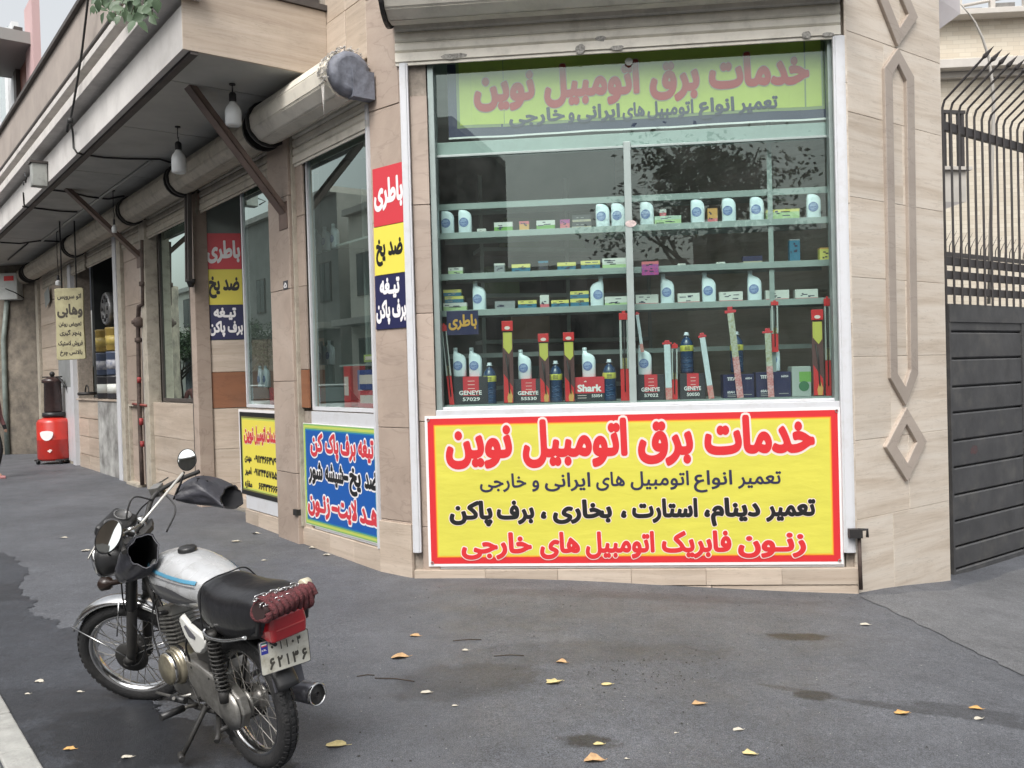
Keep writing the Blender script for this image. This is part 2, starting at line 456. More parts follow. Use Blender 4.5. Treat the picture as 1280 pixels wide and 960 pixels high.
TRI = {}
def glyph_mesh(text, wt):
    key = (text, wt)
    if key in TRI: return TRI[key]
    cs = contours(text)
    big = max(cs, key=lambda p: abs(area2(p)))
    flip = 1 if area2(big) > 0 else -1
    V = []; F = []; sgn = []
    for c in cs:
        if flip < 0: c = c[::-1]
        a = area2(c)
        k = len(V); V += c
        if a > 0: F.append(list(range(k, k + len(c)))); sgn.append(1)
        else: F.append(list(range(k, k + len(c)))[::-1]); sgn.append(-1)
        if wt > 0:
            n = len(c); nr = []
            for i in range(n):
                dx = c[(i + 1) % n][0] - c[i][0]; dy = c[(i + 1) % n][1] - c[i][1]; l = math.hypot(dx, dy)
                nr.append((dy / l * wt, -dx / l * wt))
            for i in range(n):
                j = (i + 1) % n; p, q = c[i], c[j]; o = nr[i]
                k = len(V); V += [p, (p[0] + o[0], p[1] + o[1]), (q[0] + o[0], q[1] + o[1]), q]
                F.append([k, k + 1, k + 2, k + 3]); sgn.append(99)
                o2 = nr[j]
                cr = o[0] * o2[1] - o[1] * o2[0]
                if cr > 1e-9:
                    mx_, my_ = o[0] + o2[0], o[1] + o2[1]; l = math.hypot(mx_, my_) or 1
                    k = len(V); V += [q, (q[0] + o[0], q[1] + o[1]), (q[0] + mx_ / l * wt, q[1] + my_ / l * wt), (q[0] + o2[0], q[1] + o2[1])]
                    F.append([k, k + 1, k + 2, k + 3]); sgn.append(99)
    v, e, f, ov, oe, of = delaunay_2d_cdt([Vector(p) for p in V], [], F, 0, 1e-5)
    va = np.array([(p[0], p[1]) for p in v]); fa = np.array([list(t) for t in f])
    cen = va[fa].mean(axis=1)
    wind = np.zeros(len(cen)); near = np.full(len(cen), 1e9)
    for c in cs:
        p = np.array(c); q = np.roll(p, -1, axis=0)
        X = cen[:, 0:1]; Y = cen[:, 1:2]
        up = (p[:, 1] <= Y) & (q[:, 1] > Y); dn = (p[:, 1] > Y) & (q[:, 1] <= Y)
        side = (q[:, 0] - p[:, 0]) * (Y - p[:, 1]) - (X - p[:, 0]) * (q[:, 1] - p[:, 1])
        wind += (up & (side > 0)).sum(1) - (dn & (side < 0)).sum(1)
        if wt > 0:
            d = q - p; l2 = (d * d).sum(1)
            t = np.clip(((X - p[:, 0]) * d[:, 0] + (Y - p[:, 1]) * d[:, 1]) / l2, 0, 1)
            near = np.minimum(near, np.hypot(X - (p[:, 0] + t * d[:, 0]), Y - (p[:, 1] + t * d[:, 1])).min(1))
    keep = (wind != 0) | (near < wt * 0.985)
    tr = [tuple(int(i) for i in t) for t in fa[keep]]
    used = sorted({i for t in tr for i in t}); mp_ = {i: k for k, i in enumerate(used)}
    res = ([(v[i][0], v[i][1]) for i in used], [tuple(mp_[i] for i in t) for t in tr])
    TRI[key] = res
    return res

def bbox(vs):
    xs = [p[0] for p in vs]; ys = [p[1] for p in vs]
    return min(xs), max(xs), min(ys), max(ys)

def line_mesh(mb, words, y0, y1, place, wt=0.02, extra=0.0, m=0, push=0.0, shift=(0, 0)):
    """words: (text, x0, x1) in panel units; the whole line is fitted between y0 and y1, each word between its own x0 and x1.
    place(x, y, push) gives the 3D point. extra thickens (an outline laid behind)."""
    gl = [glyph_mesh(t, wt) for t, a, b in words]
    lo = min(bbox(g[0])[2] for g in gl); hi = max(bbox(g[0])[3] for g in gl)
    sy = (y1 - y0) / (hi - lo)
    for (t, a, b), g in zip(words, gl):
        bx = bbox(g[0]); sx = (b - a) / max(1e-6, bx[1] - bx[0])
        g2 = g if not extra else glyph_mesh(t, round(wt + extra, 4))
        vs = [place(a + (x - bx[0]) * sx + shift[0], y0 + (y - lo) * sy + shift[1], push) for x, y in g2[0]]
        mb.add(vs, g2[1], m)
    return mb
# ------------------------------------------------------------------ shared materials
M_stone = stone_mat('travertine', (0.50, 0.415, 0.335), (0.40, 0.32, 0.25), (0.60, 0.515, 0.43), zs=8.0)
M_stone2 = stone_mat('travertine_pale', (0.64, 0.56, 0.47), (0.50, 0.41, 0.32), (0.71, 0.65, 0.57), zs=9.0, dirt=0.15)
M_stone3 = stone_mat('travertine_pink', (0.40, 0.32, 0.265), (0.31, 0.245, 0.20), (0.47, 0.39, 0.33), zs=1.2, dirt=0.3)
M_relief = stone_mat('relief_stone', (0.40, 0.34, 0.29), (0.36, 0.30, 0.255), (0.45, 0.385, 0.33), zs=2.0, dirt=0.2)
M_brownstone = stone_mat('brown_stone', (0.25, 0.105, 0.05), (0.20, 0.08, 0.04), (0.30, 0.13, 0.07), zs=3.0, dirt=0.2)
M_joint = pm('mortar', (0.33, 0.285, 0.24), 0.9, var=0.3, vs=20, bump=0.3)
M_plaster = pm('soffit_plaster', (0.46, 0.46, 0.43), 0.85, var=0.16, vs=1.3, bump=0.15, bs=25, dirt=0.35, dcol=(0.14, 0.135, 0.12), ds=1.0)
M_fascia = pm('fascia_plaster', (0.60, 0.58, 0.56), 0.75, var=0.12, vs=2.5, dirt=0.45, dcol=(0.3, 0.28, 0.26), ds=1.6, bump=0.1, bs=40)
M_parapet = pm('parapet_paint', (0.36, 0.31, 0.275), 0.7, var=0.18, vs=1.8, dirt=0.4, dcol=(0.22, 0.19, 0.17), ds=2.2)
M_trimdark = pm('dark_trim', (0.07, 0.06, 0.055), 0.6, var=0.3, vs=6)
M_white = pm('white_enamel', (0.60, 0.61, 0.635), 0.35, dirt=0.35, dcol=(0.4, 0.37, 0.33), ds=7, bump=0.03)
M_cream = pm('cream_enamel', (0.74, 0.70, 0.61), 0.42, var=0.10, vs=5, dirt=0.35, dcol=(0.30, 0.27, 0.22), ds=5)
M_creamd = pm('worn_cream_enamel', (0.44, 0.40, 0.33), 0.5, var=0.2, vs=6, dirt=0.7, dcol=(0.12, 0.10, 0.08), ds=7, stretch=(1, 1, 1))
M_alu = pm('green_grey_aluminium', (0.30, 0.36, 0.345), 0.38, metal=0.35, var=0.08, vs=9, dirt=0.3, dcol=(0.13, 0.14, 0.13), ds=6)
M_shelf = pm('shelf_steel', (0.33, 0.39, 0.375), 0.45, metal=0.2, var=0.1, vs=6)
M_brown = pm('brown_steel', (0.155, 0.108, 0.088), 0.5, var=0.22, vs=6, dirt=0.5, dcol=(0.07, 0.045, 0.035), ds=8)
M_iron = pm('dark_iron', (0.035, 0.033, 0.033), 0.5, metal=0.3, var=0.3, vs=12)
M_blk = pm('black_plastic', (0.015, 0.015, 0.017), 0.45)
M_rust = pm('rusty_pipe', (0.085, 0.06, 0.05), 0.75, var=0.5, vs=14, bump=0.3)
M_red = pm('red_paint', (0.42, 0.03, 0.03), 0.45)
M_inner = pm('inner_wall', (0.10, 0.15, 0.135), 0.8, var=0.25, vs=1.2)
M_innerc = pm('inner_ceiling', (0.42, 0.47, 0.45), 0.85, var=0.2, vs=1.5)
M_cement = pm('rough_cement', (0.26, 0.225, 0.18), 0.95, var=0.45, vs=3.2, vcol=(0.085, 0.075, 0.065), bump=0.9, bs=16, dirt=0.6, dcol=(0.045, 0.043, 0.04), ds=1.7)
M_stained = pm('stained_plaster', (0.50, 0.50, 0.48), 0.9, var=0.9, vs=2.4, vcol=(0.10, 0.095, 0.09), bump=0.4, bs=20)
M_wood = pm('board_grey', (0.25, 0.26, 0.26), 0.7, var=0.2, vs=3)
M_glassA = glass_mat('window_glass', (0.80, 0.91, 0.875), 0.035, 1.0)
M_glassB = glass_mat('window_glass_side', (0.78, 0.88, 0.85), 0.04, 2.3)
M_gate = pm('gate_enamel', (0.062, 0.062, 0.064), 0.40, var=0.25, vs=5, dirt=0.75, dcol=(0.12, 0.115, 0.105), ds=3.5, bump=0.35, bs=5, rvar=.12)
M_cable = pm('cable_rubber', (0.02, 0.02, 0.02), 0.6)

# ------------------------------------------------------------------ the corner building
BL = thing('corner_building', 'beige stone corner building with chamfered shop front and shops under its balcony', 'building', WA.P(1.8, 0, -0.5))
def bpart(mb, name, mat, parent=None, **k): return mb.build(name, mat, parent or BL, **k)

def tiles(parent, W, us, zs, w0, w1, mat, gap=0.005, jit=0.003, name='stone_tile', bevel=0.003, zfun=None):
    for i in range(len(us) - 1):
        for j in range(len(zs) - 1):
            a, b = sorted((us[i], us[i + 1]))
            m = MB(); e = w1 + random.uniform(-jit, jit)
            m.wbox(W, a + gap / 2, b - gap / 2, zs[j] + gap / 2, zs[j + 1] - gap / 2, w0, e)
            m.build(name, mat, parent, bevel=bevel, seg=1)

zS = WB.z(408, 97)                      # soffit height
cq = CAM + ray(228, 60) * ((zS - CAM.z) / ray(228, 60).z)
uK = (cq - WB.p).dot(WB.d); wK = (cq - WB.p).dot(WB.n)      # free corner of the balcony
UEND = 30.0
TOP = 6.6

# --- chamfered front (A)
uGL0, uGL1 = WA.u(509, 400), WA.u(519.5, 400)
uCe = WC.u(1184, 500)
uF0 = WA.u(541.5, 400)                  # frame of the window, left
uG0 = WA.u(549, 400)
uG1 = WA.u(1043, 400)
uF1 = WA.u(1049, 400)
uGR0, uGR1 = WA.u(1047, 400), WA.u(1062, 400)
zSh = WA.z(776, 66.5)                   # bottom of the half-rolled shutter
zSill = WA.z(800, 507)
zSill0 = WA.z(800, 519)
zBan1 = WA.z(789, 515); zBan0 = WA.z(789, 707)
core = MB()
core.wbox(WA, 0.0, uC, zSh + 0.35, TOP, -0.3, -0.03)
core.wbox(WA, uG0 - 0.02, uG1 + 0.05, -0.3, zSill0 - 0.02, -0.3, -0.035)
core.wbox(WA, 0.0, uF0 - 0.01, -0.3, zSh + 0.35, -0.3, -0.03)
core.wbox(WA, uF1 + 0.02, uC, -0.3, zSh + 0.35, -0.3, -0.03)
fw = bpart(core, 'front_wall', M_joint)
m = MB(); m.wbox(WA, uF0, uF1, zBan0 - 0.02, zSill0, -0.03, -0.012)
bpart(m, 'front_panel', M_white)
# stone jamb left of the window and the wall above the shutter
tiles(fw, WA, [uGL1, uF0], [-0.2, 0.42, 1.30, 2.2, 3.1, 4.0], -0.03, -0.008, M_stone3)
tiles(fw, WA, [0.0, uGL0 - 0.002], [-0.2, 0.14, 1.1, 2.1, 3.1, 4.1, 5.1, 6.1], -0.03, 0.004, M_stone3)
tiles(fw, WA, [uGR1, uC], [-0.35, 0.1, 1.05, 2.0, 2.95, 3.9, 4.85, 5.8], -0.03, 0.004, M_stone2)
zpl = zBan0 - 0.025
nt_ = 6
pw = [0.02 + (uC - 0.02) * i / nt_ for i in range(nt_ + 1)]
tiles(fw, WA, pw, [zpl - 0.13, zpl], -0.03, 0.03, M_stone, jit=0.003, gap=.002, bevel=.0015)
tiles(fw, WA, [p_ for p_ in (0.0, 0.75, 1.6, 2.45, uC)], [-0.45, zpl - 0.135], -0.03, 0.022, M_stone, jit=0.004)
# shutter guides
for (a, b, zb) in ((uGL0, uGL1, WA.z(522, 690)), (uGR0, uGR1, WA.z(1062, 690))):
    m = MB(); m.wbox(WA, a, b, zb, zSh + 0.02, 0.0, 0.035); m.wbox(WA, a + 0.015, b - 0.015, zb, zSh + 0.02, 0.035, 0.043)
    bpart(m, 'shutter_guide', M_white, bevel=0.004)
m = MB(); lx, lz = WA.hit(1068, 666, 0.05); m.wbox(WA, lx - 0.05, lx + 0.05, lz - 0.035, lz + 0.035, 0.045, 0.10); m.tube([WA.P(lx + 0.02, lz + .03, 0.08), WA.P(lx + 0.09, lz + .03, 0.08), WA.P(lx + 0.09, lz - .03, 0.08)], 0.012)
bpart(m, 'shutter_lock', M_iron)
m = MB(); m.tube([WA.P(uC + 0.0, lz - 0.03, 0.045), WA.P(uC + 0.005, lz - 0.45, 0.045)], 0.016)
bpart(m, 'lock_rod', M_rust)
# window frame + panes
win = MB()
zH1, zH0 = WA.z(800, 160), WA.z(800, 177)
win.wbox(WA, uF0, uG0, zSill, zSh + 0.1, -0.12, -0.035)
WF = bpart(win, 'window_frame', M_alu, bevel=0.004)
m = MB(); m.wbox(WA, uG1, uF1, zSill, zSh + 0.1, -0.12, -0.035); m.build('stile', M_alu, WF, bevel=0.004)
m = MB(); m.wbox(WA, uF0, uF1, zSill0 - 0.0, zSill, -0.14, 0.0); m.wbox(WA, uF0 + .01, uF1 - .01, zSill, zSill + 0.022, -0.10, -0.05)
m.build('sill', M_white, WF, bevel=0.004)
m = MB(); m.wbox(WA, uG0, uG1, zH0, zH1, -0.17, -0.125); m.wbox(WA, uG0, uG1, zH0 - 0.02, zH0, -0.17, -0.10)
m.build('transom', M_shelf, WF, bevel=0.003)
uM0, uM1 = WA.u(784.5, 400, -0.1), WA.u(793.5, 400, -0.1)
m = MB(); m.wbox(WA, uM0, uM1, zSill + .02, zH0 + 0.03, -0.135, -0.09)
m.build('mullion', M_shelf, WF, bevel=0.004)
uMm = (uM0 + uM1) / 2
for a, b in ((uG0, uMm), (uMm, uG1)):
    m = MB(); m.add([WA.P(a, zSill + .02, -0.112), WA.P(b, zSill + .02, -0.112), WA.P(b, zSh + 0.1, -0.112), WA.P(a, zSh + 0.1, -0.112)], [(0, 1, 2, 3)])
    m.build('pane', M_glassA, WF, fix=False)

# rolling shutter over the window
def roll_profile(r, n=14, z0=0.0, w0=0.0, start=0.0, oct_=True):
    return [(w0 + r * math.cos(2 * math.pi * k / n + start), z0 + r * math.sin(2 * math.pi * k / n + start)) for k in range(n)]

def shutter(W, ua, ub, zc, wc, r, zbot, wslat, parent, ztop_slat, plates=(True, True), mat=None, n=12):
    mat = mat or M_cream
    a, b = min(ua, ub), max(ua, ub)
    prof = roll_profile(r, n, zc, wc, 0.2)
    roll = MB()
    roll.loft([[W.P(a, z, w) for w, z in prof], [W.P(b, z, w) for w, z in prof]], 0, False)
    ro = roll.build('shutter_roll', mat, parent)
    # seams of the wound slats, one strip each side proud of the roll
    for k in range(n):
        (w1_, z1_), (w2_, z2_) = prof[k], prof[(k + 1) % n]
        t = 0.07
        p = [(w1_ + (w2_ - w1_) * q, z1_ + (z2_ - z1_) * q) for q in (t, 1 - t)]
        nx, nz = (p[0][0] + p[1][0]) / 2 - wc, (p[0][1] + p[1][1]) / 2 - zc
        l = math.hypot(nx, nz); nx, nz = nx / l * 0.006, nz / l * 0.006
        m = MB(); m.prism([W.P(a + 0.004, p[0][1], p[0][0]), W.P(a + 0.004, p[1][1], p[1][0]), W.P(a + 0.004, p[1][1] + nz, p[1][0] + nx), W.P(a + 0.004, p[0][1] + nz, p[0][0] + nx)], W.d * (b - a - 0.008))
        m.build('slat', mat, ro, bevel=0.002, seg=1)
    # slats hanging down behind
    z = ztop_slat; k = 0
    hs = 0.085
    while z > zbot + 0.12:
        m = MB(); m.prism([W.P(a, z, wslat), W.P(a, z - 0.02, wslat + 0.014), W.P(a, z - hs + 0.02, wslat + 0.014), W.P(a, z - hs + 0.004, wslat), W.P(a, z - hs + 0.004, wslat - 0.006), W.P(a, z, wslat - 0.006)], W.d * (b - a))
        m.build('slat', mat, ro); z -= hs
    m = MB(); m.wbox(W, a, b, zbot, z - 0.004, wslat - 0.012, wslat + 0.02)
    m.wbox(W, a, b, zbot - 0.028, zbot - 0.001, wslat - 0.012, wslat + 0.005)
    m.build('bottom_rail', mat, ro, bevel=0.003)
    # end plates
    for u_, on, sg in ((a, plates[0], -1), (b, plates[1], 1)):
        if not on: continue
        m = MB(); pr = roll_profile(r + 0.028, 20, zc, wc)
        pr = [(max(-0.05, w), z) for w, z in pr]
        m.prism([W.P(u_ + sg * 0.004, zz, ww) for ww, zz in pr], W.d * (sg * 0.03))
        m.build('end_plate', M_iron, ro)
    return ro

zr = WA.z(776, 21, 0.22)
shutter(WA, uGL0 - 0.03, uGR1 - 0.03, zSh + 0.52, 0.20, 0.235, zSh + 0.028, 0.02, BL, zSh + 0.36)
# faded stickers left on the bottom rail
for (x, y, w_, h_, nm) in ((567, 70, .22, .05, 'old grey sticker remnant at left end of the front shutter rail'), (725, 61, .075, .075, 'small dark torn sticker on the front shutter rail'), (772, 60, .10, .05, 'torn printed sticker right of centre on the front shutter rail'), (751, 48, .08, .05, 'dark square sticker on the slat above the front shutter rail'), (1008, 43, .07, .06, 'grey sticker at right end of the front shutter rail'), (1034, 43, .09, .045, 'white torn sticker by the right end of the front shutter')):
    u_, z_ = WA.hit(x, y, 0.04)
    m = MB(); n_ = 9
    pts = [(w_ / 2 * math.cos(2 * math.pi * k / n_ + .3) * random.uniform(.8, 1.25), h_ / 2 * math.sin(2 * math.pi * k / n_ + .3) * random.uniform(.7, 1.25)) for k in range(n_)]
    m.prism([WA.P(u_ + p[0], z_ + p[1], 0.0415) for p in pts], WA.n * 0.0006)
    o = m.build('sticker', pm('old_sticker_a', (.12, .115, .105), .7, var=.8, vs=60, vcol=(.5, .48, .44)), None); tag(o, nm, 'sticker')
# --- pier with the stickers (P)
core = MB(); core.wbox(WP, 0.0, uP, -0.3, TOP, -0.35, -0.03)
pw_ = bpart(core, 'pier', M_joint)
tiles(pw_, WP, [0.0, uP], [-0.2, WP.z(490, 650), 1.25, 2.1, 3.0, 3.95, 4.9, 5.8, 6.6], -0.03, 0.0, M_stone3)
tiles(pw_, WP, [-0.01, uP + 0.01], [-0.21, WP.z(490, 652) - 0.0], -0.02, 0.014, M_stone)

# --- long side (B): uB(px) gives the place along it
def uB(x, w=0.0, y=450): return WB.u(x, y, w)
zB1 = WB.z(430, 512)                    # sill of the first side window
zBs = WB.z(418, 181)                    # bottom of its shutter
u_c1a, u_c1b = uB(366, 0.06), uB(341, 0.06)   # stone column
u_post = (uB(251.5), uB(243))
u_c2 = (uB(190), uB(181))
core = MB()
core.wbox(WB, 0.0, uB(182), zBs + 0.3, TOP, -0.3, -0.03)
core.wbox(WB, 0.0, uB(302), -0.3, zB1 - 0.03, -0.3, -0.03)
core.wbox(WB, uB(245), uB(160), -0.3, WB.z(218, 504), -0.3, -0.03)
core.wbox(WB, uB(182), UEND, zBs + 0.2, TOP, -0.3, -0.03)
sw = bpart(core, 'side_wall', M_joint)
# stone above shutter at the near end
tiles(sw, WB, [0.0, 0.38, uK + 0.02], [4.42, 4.95, 5.5, 6.1, 6.6], -0.03, 0.0, M_stone)
# plinth
tiles(sw, WB, [0.0, 0.5, 1.0, u_c1a], [-0.2, WB.z(430, 672)], -0.03, 0.012, M_stone)
tiles(sw, WB, [u_c1b, 2.8, uB(302)], [-0.2, WB.z(326, 641)], -0.03, 0.012, M_stone)
# white panel below first window
m = MB(); m.wbox(WB, 0.03, u_c1a - 0.25, WB.z(430, 671), zB1 - 0.03, -0.03, -0.008); bpart(m, 'side_panel', M_white)
m = MB(); m.wbox(WB, u_c1b, uB(302), WB.z(326, 640), WB.z(326, 515) + 0.01, -0.03, -0.004); bpart(m, 'side_panel', M_white)
# brown stone strip left of the window
tiles(sw, WB, [u_c1a - 0.20, u_c1a - 0.04], [-0.1, zB1 - 0.55], -0.03, -0.005, M_stone)
tiles(sw, WB, [u_c1a - 0.20, u_c1a - 0.04], [zB1, WB.z(382, 462)], -0.03, -0.005, M_brownstone)
tiles(sw, WB, [u_c1a - 0.20, u_c1a - 0.04], [WB.z(382, 462), 2.6, 3.3, 4.1], -0.03, -0.005, M_stone3)
# column (near face + front)
def column(ua, ub, zt, w1, mat, zb=-0.2, nz=5, name='stone_column'):
    m = MB(); m.wbox(WB, ua + 0.01, ub - 0.01, zb, zt, -0.2, w1 - 0.02)
    c = bpart(m, name, M_joint)
    zs_ = [zb + (zt - zb) * k / nz for k in range(nz + 1)]
    tiles(c, WB, [ua, ub], zs_, w1 - 0.03, w1, mat)
    for k in range(nz):
        m = MB(); m.wbox(WB, ua - 0.012, ua + 0.012, zs_[k] + .003, zs_[k + 1] - .003, -0.2, w1 - 0.002); m.build('stone_tile', mat, c, bevel=0.003, seg=1)
    return c
column(u_c1a, u_c1b, zS - 0.02, 0.06, M_stone3)
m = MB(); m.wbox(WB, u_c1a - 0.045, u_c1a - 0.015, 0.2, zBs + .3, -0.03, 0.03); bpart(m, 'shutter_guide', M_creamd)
m = MB(); lx, lz = WB.hit(373, 640, 0.04); m.wbox(WB, lx - 0.04, lx + 0.04, lz - 0.03, lz + 0.03, 0.03, 0.08); bpart(m, 'shutter_lock', M_iron)
m = MB(); m.wbox(WB, 0.0, 0.035, 0.2, zBs + .2, -0.03, 0.02); bpart(m, 'shutter_guide', M_white)
# window 1
def window(W, ua, ub, z0, z1, glass, fmat, fwid=0.05, w=-0.06, mull=()):
    a, b = min(ua, ub), max(ua, ub)
    m = MB()
    m.wbox(W, a, a + fwid, z0, z1, w - 0.05, w + 0.02); m.wbox(W, b - fwid, b, z0, z1, w - 0.05, w + 0.02)
    m.wbox(W, a + fwid, b - fwid, z0, z0 + fwid, w - 0.05, w + 0.02); m.wbox(W, a + fwid, b - fwid, z1 - fwid, z1, w - 0.05, w + 0.02)
    f = bpart(m, 'window_frame', fmat, bevel=0.003)
    m = MB(); m.add([W.P(a + fwid, z0 + fwid, w), W.P(b - fwid, z0 + fwid, w), W.P(b - fwid, z1 - fwid, w), W.P(a + fwid, z1 - fwid, w)], [(0, 1, 2, 3)])
    m.build('pane', glass, f, fix=False)
    for u_ in mull:
        m = MB(); m.wbox(W, u_ - 0.02, u_ + 0.02, z0 + fwid, z1 - fwid, w - 0.04, w - 0.004); m.build('mullion', fmat, f)
    return f
window(WB, 0.035, u_c1a - 0.205, zB1 - 0.02, zBs + 0.25, M_glassB, M_white, 0.035)
uR0 = uB(302)
window(WB, u_c1b, uR0, WB.z(326, 510), zBs + 0.25, M_glassB, M_white, 0.035)
window(WB, uB(239), uB(193), WB.z(218, 503), zBs + 0.25, M_glassB, M_trimdark, 0.05, w=-0.12, mull=(uB(206, -.1),))
# stone below window 3
zc = [-0.1, WB.z(218, 592), WB.z(218, 548), WB.z(218, 504)]
tiles(sw, WB, [uB(243), uB(190)], zc, -0.03, 0.0, M_stone)
# posts and guides, near to far
for (x0, x1, wf, mt, nm) in ((252, 246, 0.06, M_stone3, 'shutter_post'), (246, 242, 0.03, M_trimdark, 'shutter_guide'), (190, 184, 0.06, M_creamd, 'shutter_post'), (184.5, 182, 0.04, M_white, 'shutter_guide'), (158, 153.5, 0.05, M_creamd, 'shutter_post'), (153, 149, 0.06, M_white, 'shutter_guide'), (52.5, 49.5, 0.05, M_creamd, 'shutter_guide')):
    a, b = uB(x0), uB(x1)
    m = MB(); m.wbox(WB, a, b, -0.1, zBs + 0.25, -0.12, wf); bpart(m, nm, mt, bevel=0.004)
# pilaster with the gas pipe behind it
tiles(sw, WB, [uB(181.5), uB(158.5)], [-0.1, 0.7, 1.4, 2.1, 2.9, 3.6, 4.3], -0.06, 0.0, M_stone3)
m = MB(); m.wbox(WB, uB(181.5), uB(158.5), -0.1, 4.3, -0.3, -0.07); m.build('pilaster_core', M_joint, sw)
m = MB(); a, b = uB(178), uB(162)
m.wbox(WB, a, b, WB.z(165, 505) - .03, WB.z(165, 505), 0.0, 0.05); m.wbox(WB, b - .05, b, 0.1, WB.z(165, 505) - .03, 0.0, 0.05); m.wbox(WB, a, b - .05, 0.08, 0.13, 0.0, 0.12)
bpart(m, 'pilaster_frame', M_creamd)
# entrance recess: return wall with the second set of stickers
WRp = WB.P(uB(251), 0, -0.12)
WR = Wall((WRp.x, WRp.y), (math.cos(R(10)), math.sin(R(10))))
zb1, zb0 = WR.z(285, 465), WR.z(285, 510)
m = MB(); m.wbox(WR, 0, 1.5, -0.2, 4.4, -0.2, -0.02); rw = bpart(m, 'return_wall', M_joint)
tiles(rw, WR, [0, 0.72, 1.45], [-0.1, 0.35, 0.8, zb0], -0.02, 0.0, M_stone)
tiles(rw, WR, [0, 0.72, 1.45], [zb0, zb1], -0.02, 0.003, M_brownstone)
tiles(rw, WR, [0, 0.72, 1.45], [zb1, WR.z(285, 425)], -0.02, 0.0, M_stone)
m = MB(); m.wbox(WR, 0, 1.45, WR.z(285, 425), 4.35, -0.02, 0.0); m.build('plaster_panel', pm('grey_green_plaster', (.20, .23, .21), .6, var=.12, vs=2), rw)
# inside corner of recess and steps
for k in range(3):
    m = MB(); m.wbox(WB, uR0 + 0.02, uB(252) - 0.01, -0.2, 0.20 + 0.17 * k, -1.6, -0.30 - 0.28 * k)
    bpart(m, 'step', M_stone, bevel=0.006)
# interior shells
uIn = max(u_ / 20 for u_ in range(0, 120) if (WA.P(u_ / 20, 0, -3.6) - WC.P(uCe - 0.3, 0, 0)).dot(WC.d) < 0)
m = MB(); m.wbox(WA, -1.8, uIn, -0.2, 4.5, -3.6, -3.5); bpart(m, 'inner_back_wall', M_inner)
m = MB(); m.wbox(WC, 0.02, uCe - .3, -0.2, 4.5, -0.18, -0.135); bpart(m, 'inner_side_wall', M_inner)
m = MB(); m.wbox(WB, 1.9, uR0, -0.2, 4.5, -1.9, -1.85); bpart(m, 'inner_partition', pm('inner_pale', (.16, .17, .16), .8, var=.2, vs=2))
m = MB(); m.wbox(WR, 1.46, 1.52, -0.2, 4.5, -2.0, 0.6); bpart(m, 'inner_partition', M_inner)
m = MB(); m.wbox(WB, uB(242), uB(160), -0.2, 4.5, -2.6, -2.5); bpart(m, 'inner_partition', M_inner)
ip = [WA.P(0.05, 0, -0.32), WA.P(uC - 0.1, 0, -0.32), WC.P(uCe - .3, 0, -0.15), WA.P(uIn - .05, 0, -3.5), WA.P(-1.8, 0, -3.5), WR.P(1.5, 0, -.2), WR.P(0.02, 0, -0.02), WB.P(uR0, 0, -0.3), WB.P(0.02, 0, -0.3)]
m = MB(); m.prism([p + Vector((0, 0, 4.38)) for p in ip], (0, 0, 0.06)); bpart(m, 'inner_ceiling', M_innerc)
m = MB(); m.prism([p + Vector((0, 0, 0.02)) for p in ip], (0, 0, 0.06)); bpart(m, 'inner_floor', pm('inner_tiles', (.2, .19, .17), .5, var=.2, vs=4))

# shutters along the side
zroll = WB.z(436, 93, 0.2)
ztop_b = zBs + 0.33
shutter(WB, 0.0, uB(336, .2, 165), zroll - 0.0, 0.20, 0.20, zBs, 0.0, BL, ztop_b, plates=(False, True), n=10)
ra = [(uB(333, .2, 165) + 0.12, uB(229, .2, 215)), (uB(226, .2, 215) + .05, uB(165, .2, 245)), (uB(163, .2, 245) + .05, uB(93, .2, 290)), (uB(92, .2, 290) + .1, uB(40, .2, 325)), (uB(38, .2, 325) + .3, UEND)]
for a, b in ra:
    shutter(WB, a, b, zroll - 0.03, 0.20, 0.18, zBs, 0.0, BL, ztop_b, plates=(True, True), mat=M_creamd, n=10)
# motor cover at the near end of the first roll
m = MB()
prof = roll_profile(0.19, 16, zroll, 0.20)
m.loft([[WB.P(-0.012, z, w) for w, z in prof], [WB.P(-0.09, zroll + (z - zroll) * .95, .2 + (w - .2) * .95) for w, z in prof], [WB.P(-0.11, zroll + (z - zroll) * .7, .2 + (w - .2) * .7) for w, z in prof]], 0, True)
m.wbox(WB, -0.12, -0.02, zroll - 0.2, zroll + 0.03, -0.0, 0.2)
mo = bpart(m, 'shutter_cover', pm('blue_grey_plastic', (.17, .18, .215), .6, var=.5, vs=9, bump=1.0, bs=14))
m = MB()
for k in range(150):
    a_ = -0.4 + 3.2 * random.random()
    r_ = 0.21 + random.uniform(-0.005, 0.02)
    u_ = random.uniform(-0.05, 0.10)
    c = WB.P(u_, zroll + r_ * math.sin(a_), 0.20 + r_ * math.cos(a_))
    m.tube([c, c + WB.d * random.uniform(-.03, .03) + Vector((0, 0, random.uniform(-.012, .008))), c + WB.d * random.uniform(-.05, .05) + Vector((0, 0, random.uniform(-.02, .008)))], 0.0045, 4)
for k in range(3): m.tube([WB.P(0.02 + .02 * k, zroll - 0.1, 0.4), WB.P(0.03, zroll - 0.3 - .04 * k, 0.40)], 0.003, 4)
o = m.build('rope_winding', pm('rope', (.55, .53, .5), .8), None); tag(o, 'pale string wound round the near end of the side shutter roll', 'rope')

